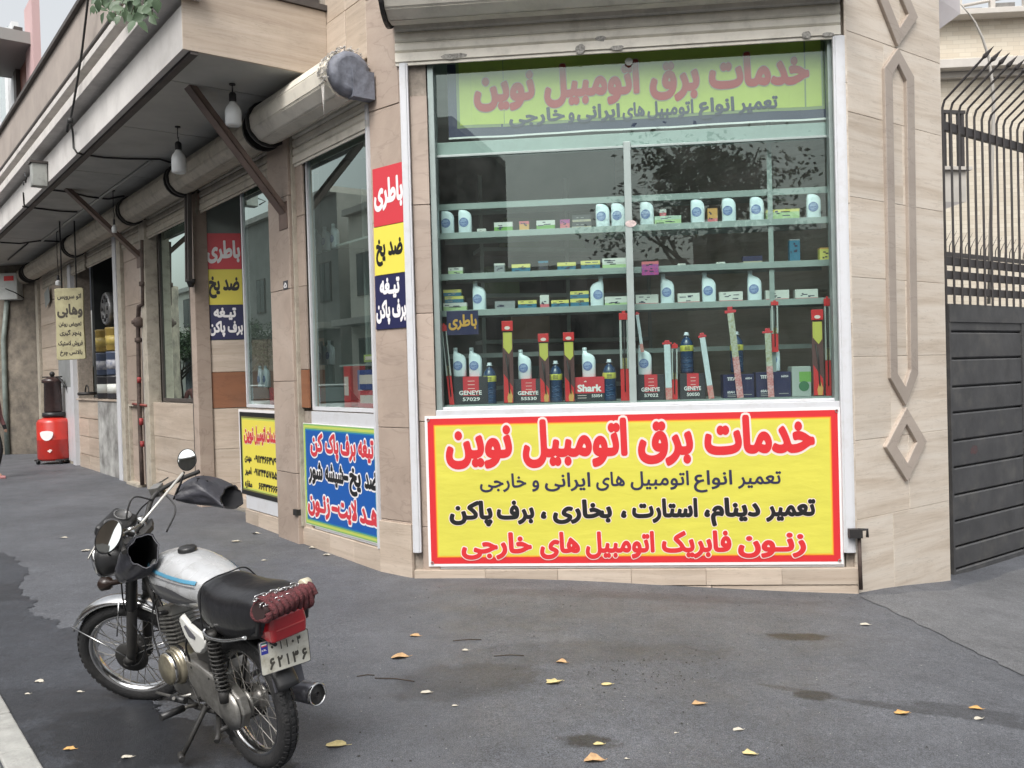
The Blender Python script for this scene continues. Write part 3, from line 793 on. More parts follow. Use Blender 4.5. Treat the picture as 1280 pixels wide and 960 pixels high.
# balcony slab, soffit, fascia
sof = MB()
for k in range(9):     # plastered soffit in long fields
    a = uK + (UEND - uK) * (k / 9.0) ** 1.6; b = uK + (UEND - uK) * ((k + 1) / 9.0) ** 1.6
    sof.wbox(WB, a + 0.01, b - 0.01, zS, zS + 0.05, 0.0, wK - 0.06)
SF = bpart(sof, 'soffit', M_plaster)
zf = lambda y, w, x=100: WB.z(x, y, w)
z1 = zf(119, 1.5)
m = MB(); m.wbox(WB, uK + 0.004, UEND, zS + 0.05, z1 + 0.3, 0.0, wK - 0.06); bpart(m, 'balcony_slab', M_plaster)
m = MB(); m.wbox(WB, uK + 0.002, UEND, zS - 0.035, zS + 0.02, wK - 0.13, wK - 0.065); bpart(m, 'drip_edge', M_trimdark)
fc = []
for k in range(10):
    a = uK + 0.0 + 2.6 * k
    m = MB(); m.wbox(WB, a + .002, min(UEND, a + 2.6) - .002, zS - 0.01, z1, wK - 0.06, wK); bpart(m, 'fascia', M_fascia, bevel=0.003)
def strip(y1, y0, w, mt, name, ua=uK, depth=0.3, x=100):
    m = MB(); m.wbox(WB, ua, UEND, zf(y0, w, x), zf(y1, w, x), w - depth, w); return bpart(m, name, mt, bevel=0.006)
M_ledge = pm('ledge_plaster', (.60, .57, .54), .8, var=.15, vs=5, bump=.3, bs=40, dirt=.3)
strip(105, 119, 1.46, M_ledge, 'ledge', ua=uK - .1)
strip(89, 105, 1.38, M_trimdark, 'ledge_gap')
strip(80, 89, 1.47, M_ledge, 'ledge', ua=uK - .1)
m = MB(); zp0 = zf(80, 1.42); zp1 = WB.z(65, 66, 1.42); m.wbox(WB, uK, UEND, zp0, zp1, 1.2, 1.42); bpart(m, 'parapet', M_parapet)
m = MB(); m.wbox(WB, uK, UEND, zp0, zp0 + .025, 1.2, 1.445); bpart(m, 'parapet_bead', M_trimdark)
m = MB(); m.wbox(WB, uK, UEND, zp1, zp1 + 0.05, 1.1, 1.47); m.wbox(WB, uK, UEND, zp1 + 0.10, zp1 + 0.17, 1.28, 1.40); bpart(m, 'parapet_rail', M_trimdark)
# end face of the balcony in travertine slabs
WE = Wall(((WB.P(uK, 0, 0)).x, (WB.P(uK, 0, 0)).y), (WB.n.x, WB.n.y))
zE = WE.z(375, 7)
m = MB(); m.wbox(WE, 0.0, wK - 0.07, zS + 0.056, zE, -0.28, -0.02)
ef = bpart(m, 'balcony_end', M_joint)
tiles(ef, WE, [0.0, wK + 0.0], [zS - 0.012, zE], -0.02, 0.004, M_stone)
m = MB(); m.wbox(WE, 0.0, wK + 0.03, zE, zE + 0.05, -0.3, 0.03); m.wbox(WE, 0, wK, zE + 0.11, zE + 0.16, -.2, -.14); bpart(m, 'balcony_coping', M_trimdark)
m = MB(); m.wbox(WE, 0.0, wK, zE + 0.05, zE + 1.2, -.18, -.16); bpart(m, 'balcony_glass', pm('smoked_glass', (.10, .12, .11), .1))

# steel brackets under the balcony
def bracket(px0, px1, label):
    u1, z_1 = WB.hit(px1[0], px1[1], 0.08)
    q = CAM + ray(*px0) * ((zS - .01 - CAM.z) / ray(*px0).z)
    w_out = (q - WB.p).dot(WB.n)
    a = WB.P(u1, z_1, 0.06); b = WB.P(u1, zS - 0.01, w_out)
    t = (b - a).normalized(); nn = t.cross(WB.d).normalized()
    hw = 0.075
    m = MB()
    for (o1, o2, e1, e2) in ((-hw, hw, -0.006, 0.006), (-hw, -hw + 0.012, -0.05, 0.006), (hw - 0.012, hw, -0.05, 0.006)):
        pts = []
        for L_ in (a - t * 0.05, b + t * 0.1):
            for (dd, ee) in ((o1, e1), (o2, e1), (o2, e2), (o1, e2)):
                pts.append(L_ + WB.d * dd + nn * ee)
        m.hexa(pts)
    br = bpart(m, 'bracket', M_brown)
    m = MB(); m.wbox(WB, u1 - 0.1, u1 + 0.1, z_1 - 0.15, z_1 + 0.12, 0.055, 0.07); m.build('foot_plate', M_brown, br)
bracket((232, 113), (352, 268), '')
bracket((84, 236), (172, 322), '')

# --- right side (C): pillar with relief ornaments
uCe = WC.u(1184, 500)
zj = [-0.5] + [WC.z(1120, y) for y in (640, 545, 445, 350, 255, 155, 60, -40)]
core = MB(); core.wbox(WC, 0.0, uCe - 0.02, -0.5, TOP, -0.13, -0.03); cp = bpart(core, 'right_pillar', M_joint)
um = WC.u(1124, 450)
for j in range(len(zj) - 1):
    a = zj[j] + 0.003; b = zj[j + 1] - 0.003
    tiles(cp, WC, [-0.005, um + (0.12 if j % 2 else -0.14), uCe], [zj[j], zj[j + 1]], -0.03, 0.0, M_stone2, gap=0.002, jit=0.001)
m = MB(); m.wbox(WC, uCe - 0.02, uCe, -0.5, TOP, -0.42, -0.002); m.build('stone_tile', M_stone2, cp)
def cpts(l, w=0.0): return [WC.hit(x, y, w) for x, y in l]
def relief(outer, inner):
    m = MB(); o_ = [WC.P(u_, z_, -0.001) for u_, z_ in cpts(outer)]; i_ = [WC.P(u_, z_, -0.001) for u_, z_ in cpts(inner)]
    m.ring(o_, i_, WC.n * 0.03); bpart(m, 'relief', M_relief, bevel=0.004, seg=1)
relief([(1129.6, 509), (1155, 551.5), (1131, 601.8), (1103.7, 558.7)], [(1129.8, 530), (1142.5, 552.5), (1130.7, 578), (1117, 557)])
relief([(1119, 61), (1139, 97), (1144, 467.7), (1128.8, 507.5), (1109.5, 473), (1102, 86)], [(1119.5, 81), (1129.5, 102), (1135, 462), (1128.3, 483), (1118.5, 467), (1112, 95)])
relief([(1119, 59), (1144, 23), (1115, -45), (1091, -12)], [(1121, 36), (1132, 19), (1114.5, -22), (1103, -8)])
# right return of the building
m = MB(); m.wbox(WC, uCe - 0.25, uCe - .02, -0.5, TOP, -6.0, -0.132); bpart(m, 'rear_wall', M_stone2)
m = MB(); q = [WA.P(0, TOP - .1, 0.0), WA.P(uC, TOP - .1, 0.0), WC.P(uCe, TOP - .1, 0), WC.P(uCe, TOP - .1, -6), WB.P(UEND, TOP - .1, -6), WB.P(UEND, TOP - .1, 0)]
m.prism(q, (0, 0, .1)); bpart(m, 'upper_floor', M_plaster)
# upper storeys over the front so that the street sees a whole house
m = MB(); q = [WA.P(-0.0, TOP, -.03), WA.P(uC, TOP, -.03), WC.P(uCe, TOP, -.03), WC.P(uCe, TOP, -5), WB.P(0.6, TOP, -5), WB.P(0.6, TOP, -.03), WB.P(0, TOP, -.03)]
m.prism(q, (0, 0, 5.0)); bpart(m, 'upper_storey', M_stone2)
# small triangular underside at the top right: corner of an upper balcony
a = [at_depth(x, y, 8.6) for x, y in ((1168, -6), (1200.5, 17), (1168, 41))]
m = MB(); m.prism(a, (0.02, 0.05, 0.25)); bpart(m, 'upper_balcony_corner', pm('grey_render', (.36, .34, .35), .8, var=.1, vs=3))
# ------------------------------------------------------------------ ground
def asphalt(name, col, rough, stains_and_shade, dark=0.55):
    m = bpy.data.materials.new(name); m.use_nodes = True
    N = m.node_tree.nodes; L = m.node_tree.links; b = N['Principled BSDF']
    g = N.new('ShaderNodeNewGeometry')
    def noise(s, d=6, r=.6):
        n = N.new('ShaderNodeTexNoise'); n.inputs['Scale'].default_value = s; n.inputs['Detail'].default_value = d; n.inputs['Roughness'].default_value = r
        L.new(g.outputs['Position'], n.inputs['Vector']); return n.outputs['Fac']
    def rng(v, a, b_, c, d):
        r = N.new('ShaderNodeMapRange'); r.inputs['From Min'].default_value = a; r.inputs['From Max'].default_value = b_; r.inputs['To Min'].default_value = c; r.inputs['To Max'].default_value = d
        L.new(v, r.inputs['Value']); return r.outputs[0]
    def mul(a, b_):
        x = N.new('ShaderNodeMath'); x.operation = 'MULTIPLY'; L.new(a, x.inputs[0])
        if isinstance(b_, float): x.inputs[1].default_value = b_
        else: L.new(b_, x.inputs[1])
        return x.outputs[0]
    f = mul(mul(rng(noise(0.7, 8), .3, .7, .8, 1.2), rng(noise(5.0, 8, .7), .3, .7, .84, 1.16)), mul(rng(noise(170.0, 2), .36, .64, .5, 1.55), rng(noise(42.0, 4, .7), .3, .7, .74, 1.26)))
    # pale grit flecks
    vo = N.new('ShaderNodeTexVoronoi'); vo.inputs['Scale'].default_value = 55; L.new(g.outputs['Position'], vo.inputs['Vector'])
    fl = rng(vo.outputs['Distance'], 0.0, 0.12, 1.0, 0.0)
    sel = rng(noise(9.0, 4), .58, .66, 0, 1)
    fleck = mul(fl, sel)
    wet = None  # damp stains, and with them the contact shade painted under the motorcycle
    for (cx, cy, rx, ry, ang, k) in stains_and_shade:
        mp = N.new('ShaderNodeMapping'); mp.vector_type = 'TEXTURE'
        mp.inputs['Location'].default_value = (cx, cy, 0); mp.inputs['Rotation'].default_value = (0, 0, ang); mp.inputs['Scale'].default_value = (rx, ry, 1e6)
        L.new(g.outputs['Position'], mp.inputs['Vector'])
        ln = N.new('ShaderNodeVectorMath'); ln.operation = 'LENGTH'; L.new(mp.outputs[0], ln.inputs[0])
        nn = rng(noise(9.0 if rx < .2 else 6.0, 7, .7), .25, .75, -0.38, 0.38)
        ad = N.new('ShaderNodeMath'); ad.operation = 'ADD'; L.new(ln.outputs['Value'], ad.inputs[0]); L.new(nn, ad.inputs[1])
        s = rng(ad.outputs[0], 0.75, 1.15, k, 0.0)
        if wet is None: wet = s
        else:
            mx = N.new('ShaderNodeMath'); mx.operation = 'MAXIMUM'; L.new(wet, mx.inputs[0]); L.new(s, mx.inputs[1]); wet = mx.outputs[0]
    if wet is not None:
        f = mul(f, rng(wet, 0, 1, 1.0, dark * .62))
    sc = N.new('ShaderNodeVectorMath'); sc.operation = 'SCALE'; sc.inputs[0].default_value = col; L.new(f, sc.inputs['Scale'])
    mx = N.new('ShaderNodeMix'); mx.data_type = 'RGBA'; mx.inputs['B'].default_value = (.28, .28, .28, 1)
    L.new(mul(fleck, .6), mx.inputs['Factor']); L.new(sc.outputs[0], mx.inputs['A'])
    L.new(mx.outputs['Result'], b.inputs['Base Color'])
    r_ = rng(noise(2.0, 5), .3, .7, rough - .12, rough + .12)
    if wet is not None:
        r_ = mul(r_, rng(wet, 0, 1, 1.0, .75))
    L.new(r_, b.inputs['Roughness'])
    bp = N.new('ShaderNodeBump'); bp.inputs['Strength'].default_value = .5; bp.inputs['Distance'].default_value = .006
    L.new(noise(190.0, 3), bp.inputs['Height'])
    bp2 = N.new('ShaderNodeBump'); bp2.inputs['Strength'].default_value = .25; bp2.inputs['Distance'].default_value = .02
    L.new(noise(8.0, 5), bp2.inputs['Height']); L.new(bp.outputs[0], bp2.inputs['Normal'])
    L.new(bp2.outputs[0], b.inputs['Normal'])
    return m
def st(px, py, rx, ry, ang=0.0, k=1.0):
    p = ground(px, py); return (p.x, p.y, rx, ry, ang, k)
stains_and_shade = [st(585, 848, .42, .28, .1, .6), st(560, 865, .30, .14, .1, .5), st(720, 815, .9, .22, .1, .28), st(985, 796, .13, .08, 0, 1), st(1010, 796, .13, .075, 0, 1),
          st(1018, 869, .12, .075, 0, 1), st(985, 861, .16, .035, -.4, .5), st(1120, 884, .3, .05, -.35, .6), st(1205, 890, .32, .10, -.35, .6), st(1262, 905, .3, .06, -.5, .6),
          st(735, 926, .13, .07, 0, 1), st(752, 932, .1, .05, 0, .6), st(270, 915, .62, .42, 0, .55), st(800, 745, 1.6, .12, -.05, .3)]  # under the motorcycle: wet asphalt, darkened further to paint its contact shade
M_asph = asphalt('asphalt', (.091, .096, .108), .62, stains_and_shade)
M_asph2 = asphalt('dark_asphalt', (.044, .048, .057), .5, [st(200, 915, .62, .5, 0, .85), st(60, 880, .5, .25, 0, .5), st(30, 740, .5, .3, 0, .4)], .5)  # the spot below the motorcycle is wet tone plus painted contact shade
M_conc = asphalt('pale_concrete', (.118, .121, .128), .7, [])
def sheet(name, x0, x1, y0, y1, nx, ny, mat, dz=0.0, xs=None):
    m = MB(); vs = []; fs = []
    gx = xs if xs else [x0 + (x1 - x0) * i / nx for i in range(nx + 1)]
    for j in range(ny + 1):
        y = y0 + (y1 - y0) * j / ny
        for x in gx: vs.append((x, y, gz(x, y) + dz))
    n = len(gx)
    for j in range(ny):
        for i in range(n - 1): fs.append((j * n + i, j * n + i + 1, (j + 1) * n + i + 1, (j + 1) * n + i))
    m.add(vs, fs, 0, True); o = m.build(name, mat, None, fix=False); tag(o, kind='structure'); return o
xs = [-400, -200, -100, -50, -25] + [-12 + i * 0.25 for i in range(97)] + [25, 50, 100, 200, 400]
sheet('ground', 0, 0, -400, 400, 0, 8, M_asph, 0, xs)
def gpoly(name, pix, mat, h, label=None, ragged=0.0, sub=6):
    pts = []
    for i in range(len(pix)):
        a, b = pix[i], pix[(i + 1) % len(pix)]
        for k in range(sub):
            t = k / sub; x = a[0] + (b[0] - a[0]) * t; y = a[1] + (b[1] - a[1]) * t
            q = ground(x, y, h)
            if ragged:
                e_ = ground(b[0], b[1], h) - ground(a[0], a[1], h); nn_ = Vector((-e_.y, e_.x, 0)).normalized()
                wv = (random.uniform(-1, 1) if 0 < k < sub else 0) * min(ragged, e_.length * .16)
                q += nn_ * wv; q.z = gz(q.x, q.y) + h
            pts.append(q)
    from mathutils.geometry import tessellate_polygon
    tr = tessellate_polygon([pts])
    m = MB(); m.add(pts, [tuple(t) for t in tr]); o = m.build(name, mat, None, fix=False); tag(o, label, kind='structure')
    for f in o.data.polygons:
        pass
    return o
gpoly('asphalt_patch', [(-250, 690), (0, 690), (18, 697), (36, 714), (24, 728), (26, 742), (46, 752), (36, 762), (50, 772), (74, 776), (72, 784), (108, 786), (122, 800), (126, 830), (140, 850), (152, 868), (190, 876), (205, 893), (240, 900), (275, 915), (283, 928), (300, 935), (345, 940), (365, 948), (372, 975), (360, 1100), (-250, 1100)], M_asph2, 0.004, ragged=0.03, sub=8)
gpoly('concrete_apron', [(1075, 745), (1192, 737), (1300, 704), (1500, 680), (1900, 700), (1500, 850), (1300, 855), (1235, 822), (1160, 785)], M_conc, 0.004, ragged=0.02, sub=8)
# kerb: three dressed stones along the street edge
M_kerb = pm('kerb_stone', (.36, .36, .34), .8, var=.2, vs=8, bump=.4, bs=50, dirt=.4, ds=5)
kb = thing('kerb', 'pale worn kerb stones at the bottom left edge of the pavement', 'kerb', ground(20, 930))
ka, kbp = ground(-3, 866), ground(53, 962)
kd = (kbp - ka).normalized(); kn = Vector((kd.y, -kd.x, 0)).normalized()
if kn.x > 0: kn = -kn
for i in range(-14, 6):
    s0 = ka + kd * (-0.12 + i * 0.52); s1 = s0 + kd * 0.515
    m = MB(); z = 0.02 + random.uniform(-.003, .003)
    p = [s0, s1, s1 + kn * 0.13, s0 + kn * 0.13]
    vs = [Vector((q.x, q.y, gz(q.x, q.y) - .2)) for q in p] + [Vector((q.x, q.y, gz(q.x, q.y) + z)) for q in p]
    m.hexa(vs); m.build('kerb_stone', M_kerb, kb, bevel=.008)
for i in range(-14, 6):
    s0 = ka + kd * (-0.3 + i * 0.6) + kn * 0.137; s1 = s0 + kd * 0.595
    m = MB(); p = [s0, s1, s1 + kn * 0.16, s0 + kn * 0.16]
    vs = [Vector((q.x, q.y, gz(q.x, q.y) - .2)) for q in p] + [Vector((q.x, q.y, gz(q.x, q.y) + .008)) for q in p]
    m.hexa(vs); m.build('kerb_stone', pm('gutter_stone', (.26, .265, .22), .85, var=.25, vs=8, bump=.4, bs=50), kb, bevel=.008)
# ------------------------------------------------------------------ signs
P_yel = pm('banner_yellow', (.64, .60, .085), .45, bump=.55, bs=4, stretch=(1, 1, 3), var=.07, vs=2)
P_yel2 = pm('sticker_yellow', (.76, .66, .09), .45)
P_yeld = pm('inner_banner_yellow', (.52, .60, .10), .5, var=.1, vs=2)
P_red = pm('print_red', (.62, .03, .035), .42)
P_redp = pm('sticker_red', (.60, .045, .06), .42)
P_orange = pm('print_orange', (.85, .33, .03), .45)
P_navy = pm('print_navy', (.018, .02, .075), .42)
P_black = pm('print_black', (.012, .012, .013), .42)
P_ink = pm('print_dark_ink', (.03, .028, .07), .42)
P_wht = pm('print_white', (.82, .80, .80), .42)
P_pink = pm('print_pale_pink', (.80, .66, .62), .42)
P_blue = pm('banner_blue', (.008, .095, .38), .4)
P_green = pm('print_light_green', (.42, .62, .22), .45)
P_greenb = pm('print_yellow_green', (.50, .58, .12), .45)
P_grey = pm('print_grey', (.3, .3, .3), .5)

class Panel:
    """a flat sign on a wall: x runs to the viewer's right, y up, push out of the wall"""
    def __init__(s, W, w):
        s.W = W; s.w = w; s.s = 1 if W.d.x > 0 else -1
    def __call__(s, x, y, push=0.0): return s.W.P(s.s * x, y, s.w + push)
    def px(s, x, y):
        u, z = s.W.hit(x, y, s.w); return s.s * u, z
    def rect(s, mb, x0, x1, y0, y1, p0, p1, m=0):
        q = [s(a, b, p) for p in (p0, p1) for a, b in ((x0, y0), (x1, y0), (x1, y1), (x0, y1))]
        mb.hexa(q, m)
    def quad(s, mb, pts, p0, p1, m=0):
        mb.hexa([s(a, b, p) for p in (p0, p1) for a, b in pts], m)
    def words(s, mb, lst, yc, ytop, ybot, xc, wt, extra=0, push=.003, m=0, shift=(0, 0)):
        """lst: (text, pixel x left, pixel x right); line box measured at pixel column xc"""
        w = [(t, s.px(a, yc)[0], s.px(b, yc)[0]) for t, a, b in lst]
        line_mesh(mb, w, s.px(xc, ybot)[1], s.px(xc, ytop)[1], s, wt, extra, m, push, shift)

def lettering(parent, panel, spec, outline=None, push=.004):
    """spec: list of (words, yc, ytop, ybot, xc, weight, material, outline weight, outline material)"""
    for (lst, yc, yt, yb, xc, wt, mt, ow, om) in spec:
        if ow:
            mb = MB(); panel.words(mb, lst, yc, yt, yb, xc, wt, ow, push); mb.build('lettering_outline', om, parent, fix=False)
        mb = MB(); panel.words(mb, lst, yc, yt, yb, xc, wt, 0, push + .002); mb.build('lettering', mt, parent, fix=False)

# the big yellow banner under the window
pn = Panel(WA, -0.004)
x0, y1 = pn.px(531, 520); x1, _ = pn.px(1052, 600)
x0 = pn.px(533.5, 610)[0]
yb0, yb1 = pn.px(790, 706.5)[1], pn.px(790, 514.5)[1]
bn = thing('shop_banner', 'large yellow banner with red border under the big corner window', 'banner', pn((x0 + x1) / 2, yb0))
m = MB(); pn.rect(m, x0, x1, yb0, yb1, -.004, .008); m.build('backing', P_wht, bn)
b = 0.030
def framed(parent, pn, x0, x1, y0, y1, mats, widths, p=.008):
    for k, (mt, wd) in enumerate(zip(mats, widths)):
        m = MB(); e = p + 0.0008 * (k + 1)
        if k < len(mats) - 1:
            m.ring([pn(a, b_, p) for a, b_ in ((x0, y0), (x1, y0), (x1, y1), (x0, y1))], [pn(a, b_, p) for a, b_ in ((x0 + wd, y0 + wd), (x1 - wd, y0 + wd), (x1 - wd, y1 - wd), (x0 + wd, y1 - wd))], pn.W.n * (e - p))
            m.build('border', mt, parent)
            x0 += wd; x1 -= wd; y0 += wd; y1 -= wd
        else:
            pn.rect(m, x0, x1, y0, y1, p, e); m.build('field', mt, parent)
    return e
P_o2 = pm('print_amber', (.82, .52, .06), .45)
e = framed(bn, pn, x0 + .022, x1 - .022, yb0 + .022, yb1 - .022, [P_red, pm('print_vermilion', (.72, .12, .03), .45), P_orange, P_o2, P_yel], [.050, .005, .006, .007, 0])
C = 789
lettering(bn, pn, [
 ([('خدمات', 880, 1018), ('برق', 797, 866), ('اتومبیل', 653, 784), ('نوین', 557, 640)], 548, 521.5, 583, C, .052, P_red, .05, P_pink),
 ([('تعمیر', 922, 976), ('انواع', 867, 915), ('اتومبیل', 788, 861), ('های', 745, 781), ('ایرانی', 681, 738), ('و', 665, 674), ('خارجی', 600, 658)], 601, 589, 616.5, C, .022, P_ink, 0, None),
 ([('تعمیر', 957, 1019), ('دینام،', 880, 950), ('استارت', 790, 872), ('،', 776, 783), ('بخاری', 691, 765), ('،', 676, 683), ('برف', 621, 668), ('پاکن', 562, 616)], 640, 623, 658.5, C, .05, P_black, .035, P_pink),
 ([('زنـون', 922, 1007), ('فابریک', 827, 914), ('اتومبیل', 732, 818), ('های', 675, 725), ('خارجی', 577, 665)], 680, 663.5, 698, C, .045, P_red, .035, P_pink)], push=e + .0006)
for gx_, gy_ in ((x0 + .03, yb0 + .03), (x1 - .03, yb0 + .03), (x0 + .03, yb1 - .03), (x1 - .03, yb1 - .03)):
    m = MB(); m.torus(.011, .003, frame(pn.W.d, pn.W.n, Vector((0, 0, 1)), pn(gx_, gy_, e + .001)), 14, 6); m.build('eyelet', M_alu, bn)

# banner behind the glass at the top of the window
pn = Panel(WA, -0.16)
x0 = pn.px(560, 130)[0]; x1 = pn.px(1043, 110)[0]
ya, yb = pn.px(800, 160)[1], pn.px(800, 66)[1]
tb = thing('window_banner', 'yellow green banner with navy edge hanging behind the glass at the window top', 'banner', pn((x0 + x1) / 2, ya))
m = MB()
n_ = 24
def wav(x): return 0.010 * math.sin(x * 5.0) + 0.006 * math.sin(x * 13.0)
rings = []
for i in range(n_ + 1):
    x = x0 + (x1 - x0) * i / n_
    rings.append([pn(x, ya - .004 * math.sin(x * 7), wav(x)), pn(x, yb, wav(x)), pn(x, yb, wav(x) - .004), pn(x, ya - .004 * math.sin(x * 7), wav(x) - .004)])
m.loft(rings, 0, False); m.build('backing', P_navy, tb)
m = MB(); m.loft([[pn(x0 + (x1 - x0) * i / n_, ya - .012, wav(x0 + (x1 - x0) * i / n_) + .004), pn(x0 + (x1 - x0) * i / n_, ya + .003, wav(x0 + (x1 - x0) * i / n_) + .004)] for i in range(n_ + 1)], 0, False, False, False)
m.build('hem', P_wht, tb, fix=False)
class Wavy(Panel):
    def __call__(s, x, y, push=0.0): return s.W.P(s.s * x, y, s.w + push + wav(x))
pw2 = Wavy(WA, -0.16)
for k, (mt, ins, ex) in enumerate(((pm('print_olive', (.22, .27, .12), .5), .075, .002), (P_yeld, .10, .003))):
    m = MB(); xa, xb = x0 + ins + (.0 if k else 0), x1 - ins
    m.loft([[pw2(xa + (xb - xa) * i / n_, ya + ins, ex), pw2(xa + (xb - xa) * i / n_, yb + .05, ex)] for i in range(n_ + 1)], 0, False, False, False)
    m.build('field', mt, tb, fix=False)
lettering(tb, pw2, [
 ([('خدمات', 886, 1012), ('برق', 812, 874), ('اتومبیل', 680, 799), ('نوین', 592, 668)], 100, 74, 129, 800, .052, pm('faded_red', (.46, .02, .03), .5), .022, pm('faded_pink', (.42, .33, .26), .5)),
 ([('تعمیر', 923, 972), ('انواع', 873, 918), ('اتومبیل', 809, 867), ('های', 778, 806), ('ایرانی', 721, 775), ('و', 710, 718), ('خارجی', 636, 706)], 140, 127.5, 154, 800, .04, P_ink, 0, None)], push=.005)

# three stickers on the pier, and their twins on the return wall
def stickers(W, w, cols, lines, labels, grp):
    pn = Panel(W, w)
    for (name, mt, lm, px4, words_, lab) in lines:
        (xa, ya_), (xb, yb_) = px4
        xm = (xa + xb) / 2
        X0, X1 = pn.px(xa, (ya_ + yb_) / 2)[0], pn.px(xb, (ya_ + yb_) / 2)[0]
        Y1, Y0 = pn.px(xm, ya_)[1], pn.px(xm, yb_)[1]
        t = thing('sticker', lab, 'sticker', pn((X0 + X1) / 2, Y0), group=grp)
        m = MB(); pn.rect(m, X0, X1, Y0 + .002, Y1 - .002, 0.001, .006); m.build('backing', mt, t)
        if 'batt' in name: pass
        for (t_, fx0, fx1, fy0, fy1, wt) in words_:
            mb = MB(); line_mesh(mb, [(t_, X0 + (X1 - X0) * fx0, X0 + (X1 - X0) * fx1)], Y0 + (Y1 - Y0) * fy0, Y0 + (Y1 - Y0) * fy1, pn, wt, 0, 0, .008)
            mb.build('lettering', lm, t, fix=False)
g_ = 'square stickers advertising batteries and antifreeze'
stickers(WP, 0.004, None, [
 ('batt', P_redp, P_wht, ((467, 206.5), (505.5, 281)), [('باطری', .03, .97, .25, .80, .05)], 'red sticker with white lettering, top of three on the pier beside the window'),
 ('anti', P_yel2, P_black, ((468.5, 281), (507.3, 342.5)), [('ضد یخ', .06, .92, .18, .74, .05)], 'yellow sticker with black lettering, middle of three on the pier beside the window'),
 ('wip', P_navy, P_wht, ((470, 342.5), (509, 411)), [('تیـغه', .16, .8, .56, .94, .05), ('برف پاکن', .02, .98, .08, .54, .05)], 'navy sticker with white lettering, bottom of three on the pier beside the window')], None, g_)
stickers(WR, 0.002, None, [
 ('batt', P_redp, P_wht, ((257, 291.5), (301.5, 336.5)), [('باطری', .03, .97, .16, .80, .05)], 'red sticker with white lettering, top of three inside the entrance recess'),
 ('anti', P_yel2, P_black, ((258.5, 336.5), (303, 381)), [('ضد یخ', .06, .92, .18, .80, .05)], 'yellow sticker with black lettering, middle of three inside the entrance recess'),
 ('wip', P_navy, P_wht, ((260.5, 381), (304.5, 424.5)), [('تیـغه', .16, .8, .56, .92, .05), ('برف پاکن', .02, .98, .08, .54, .05)], 'navy sticker with white lettering, bottom of three inside the entrance recess')], None, g_)

# blue banner under the first side window
pn = Panel(WB, -0.004)
X0 = pn.px(381.5, 600)[0]; X1 = pn.px(474.5, 600)[0]; Y1 = pn.px(428, 532)[1]; Y0 = pn.px(428, 667)[1]
bb = thing('shop_banner', 'blue banner with green edge and red and black lettering beside the pier', 'banner', pn((X0 + X1) / 2, Y0))
m = MB(); pn.rect(m, X0, X1, Y0, Y1, -.003, .006); m.build('backing', P_wht, bb)
e = framed(bb, pn, X0 + .006, X1 - .006, Y0 + .006, Y1 - .006, [pm('print_mid_green', (.22, .42, .14), .4), P_greenb, pm('print_mid_green', (.22, .42, .14), .4), pm('print_teal', (.02, .20, .36), .4), P_blue], [.014, .022, .014, .014, 0], p=.006)
lettering(bb, pn, [
 ([('تیغه', 449, 468.5), ('برف', 427, 446), ('پاک', 408, 424.5), ('کن', 389.5, 405)], 559, 543.5, 578, 430, .05, P_redp, .07, P_wht),
 ([('ضد', 457, 473.5), ('یخ', 438, 452.5), ('-', 431, 437), ('شیشه', 408, 431), ('شور', 387.5, 405)], 600, 582, 617.5, 430, .05, P_black, .07, P_wht),
 ([('هـد', 451, 475), ('لایت', 424, 447.5), ('-', 416, 424), ('زنـون', 386.5, 414)], 638, 621, 655, 430, .05, P_redp, .07, P_wht)], push=e + .001)
# yellow banner with telephone numbers
X0 = pn.px(301.5, 570)[0]; X1 = pn.px(352, 570)[0]; Y1 = pn.px(326, 516)[1]; Y0 = pn.px(326, 622.5)[1]
yb_ = thing('phone_banner', 'narrow yellow banner with black edge and telephone numbers behind the stone column', 'banner', pn((X0 + X1) / 2, Y0))
m = MB(); pn.rect(m, X0 - .03, X1 + .02, Y0 - .0, Y1 + .03, -.003, .004); m.build('backing', P_wht, yb_)
e = framed(yb_, pn, X0, X1 + .06, Y0 + .0, Y1, [P_black, pm('print_dark_olive', (.16, .16, .05), .4), P_greenb, P_yel2], [.05, .018, .018, 0], p=.005)
lettering(yb_, pn, [
 ([('خدمات', 334, 347.5), ('اتومبیل', 319, 333), ('نوین', 306, 318)], 545, 533, 557, 327, .05, P_redp, .04, P_pink),
 ([('۰۹۱۲۴۶۶۴۷۹', 319, 347.5), ('مهدی', 307, 315.5)], 575, 569.5, 581.5, 327, .045, P_black, 0, None),
 ([('۰۹۱۲۴۴۵۷۵۵', 318.5, 347.5), ('امیر', 307.5, 315.5)], 592, 586, 598, 327, .045, P_black, 0, None),
 ([('۶۶۴۳۴۶۶۶', 324.5, 348), ('مغازه', 307.5, 316.5)], 608, 603, 614.5, 327, .045, P_black, 0, None)], push=e + .001)

# small navy card behind the glass
pn = Panel(WA, -0.15)
X0 = pn.px(558.5, 403)[0]; X1 = pn.px(598, 403)[0]; Y1 = pn.px(578, 388.5)[1]; Y0 = pn.px(578, 418.5)[1]
cd = thing('window_card', 'small navy card with orange lettering behind the glass at lower left', 'sign', pn((X0 + X1) / 2, Y0))
m = MB(); pn.rect(m, X0, X1, Y0, Y1, -.003, .003); m.build('card', P_navy, cd)
mb = MB(); line_mesh(mb, [('باطری', X0 + .015, X1 - .012)], Y0 + .04, Y1 - .03, pn, .04, 0, 0, .005); mb.build('lettering', pm('print_gold', (.62, .33, .06), .45), cd, fix=False)

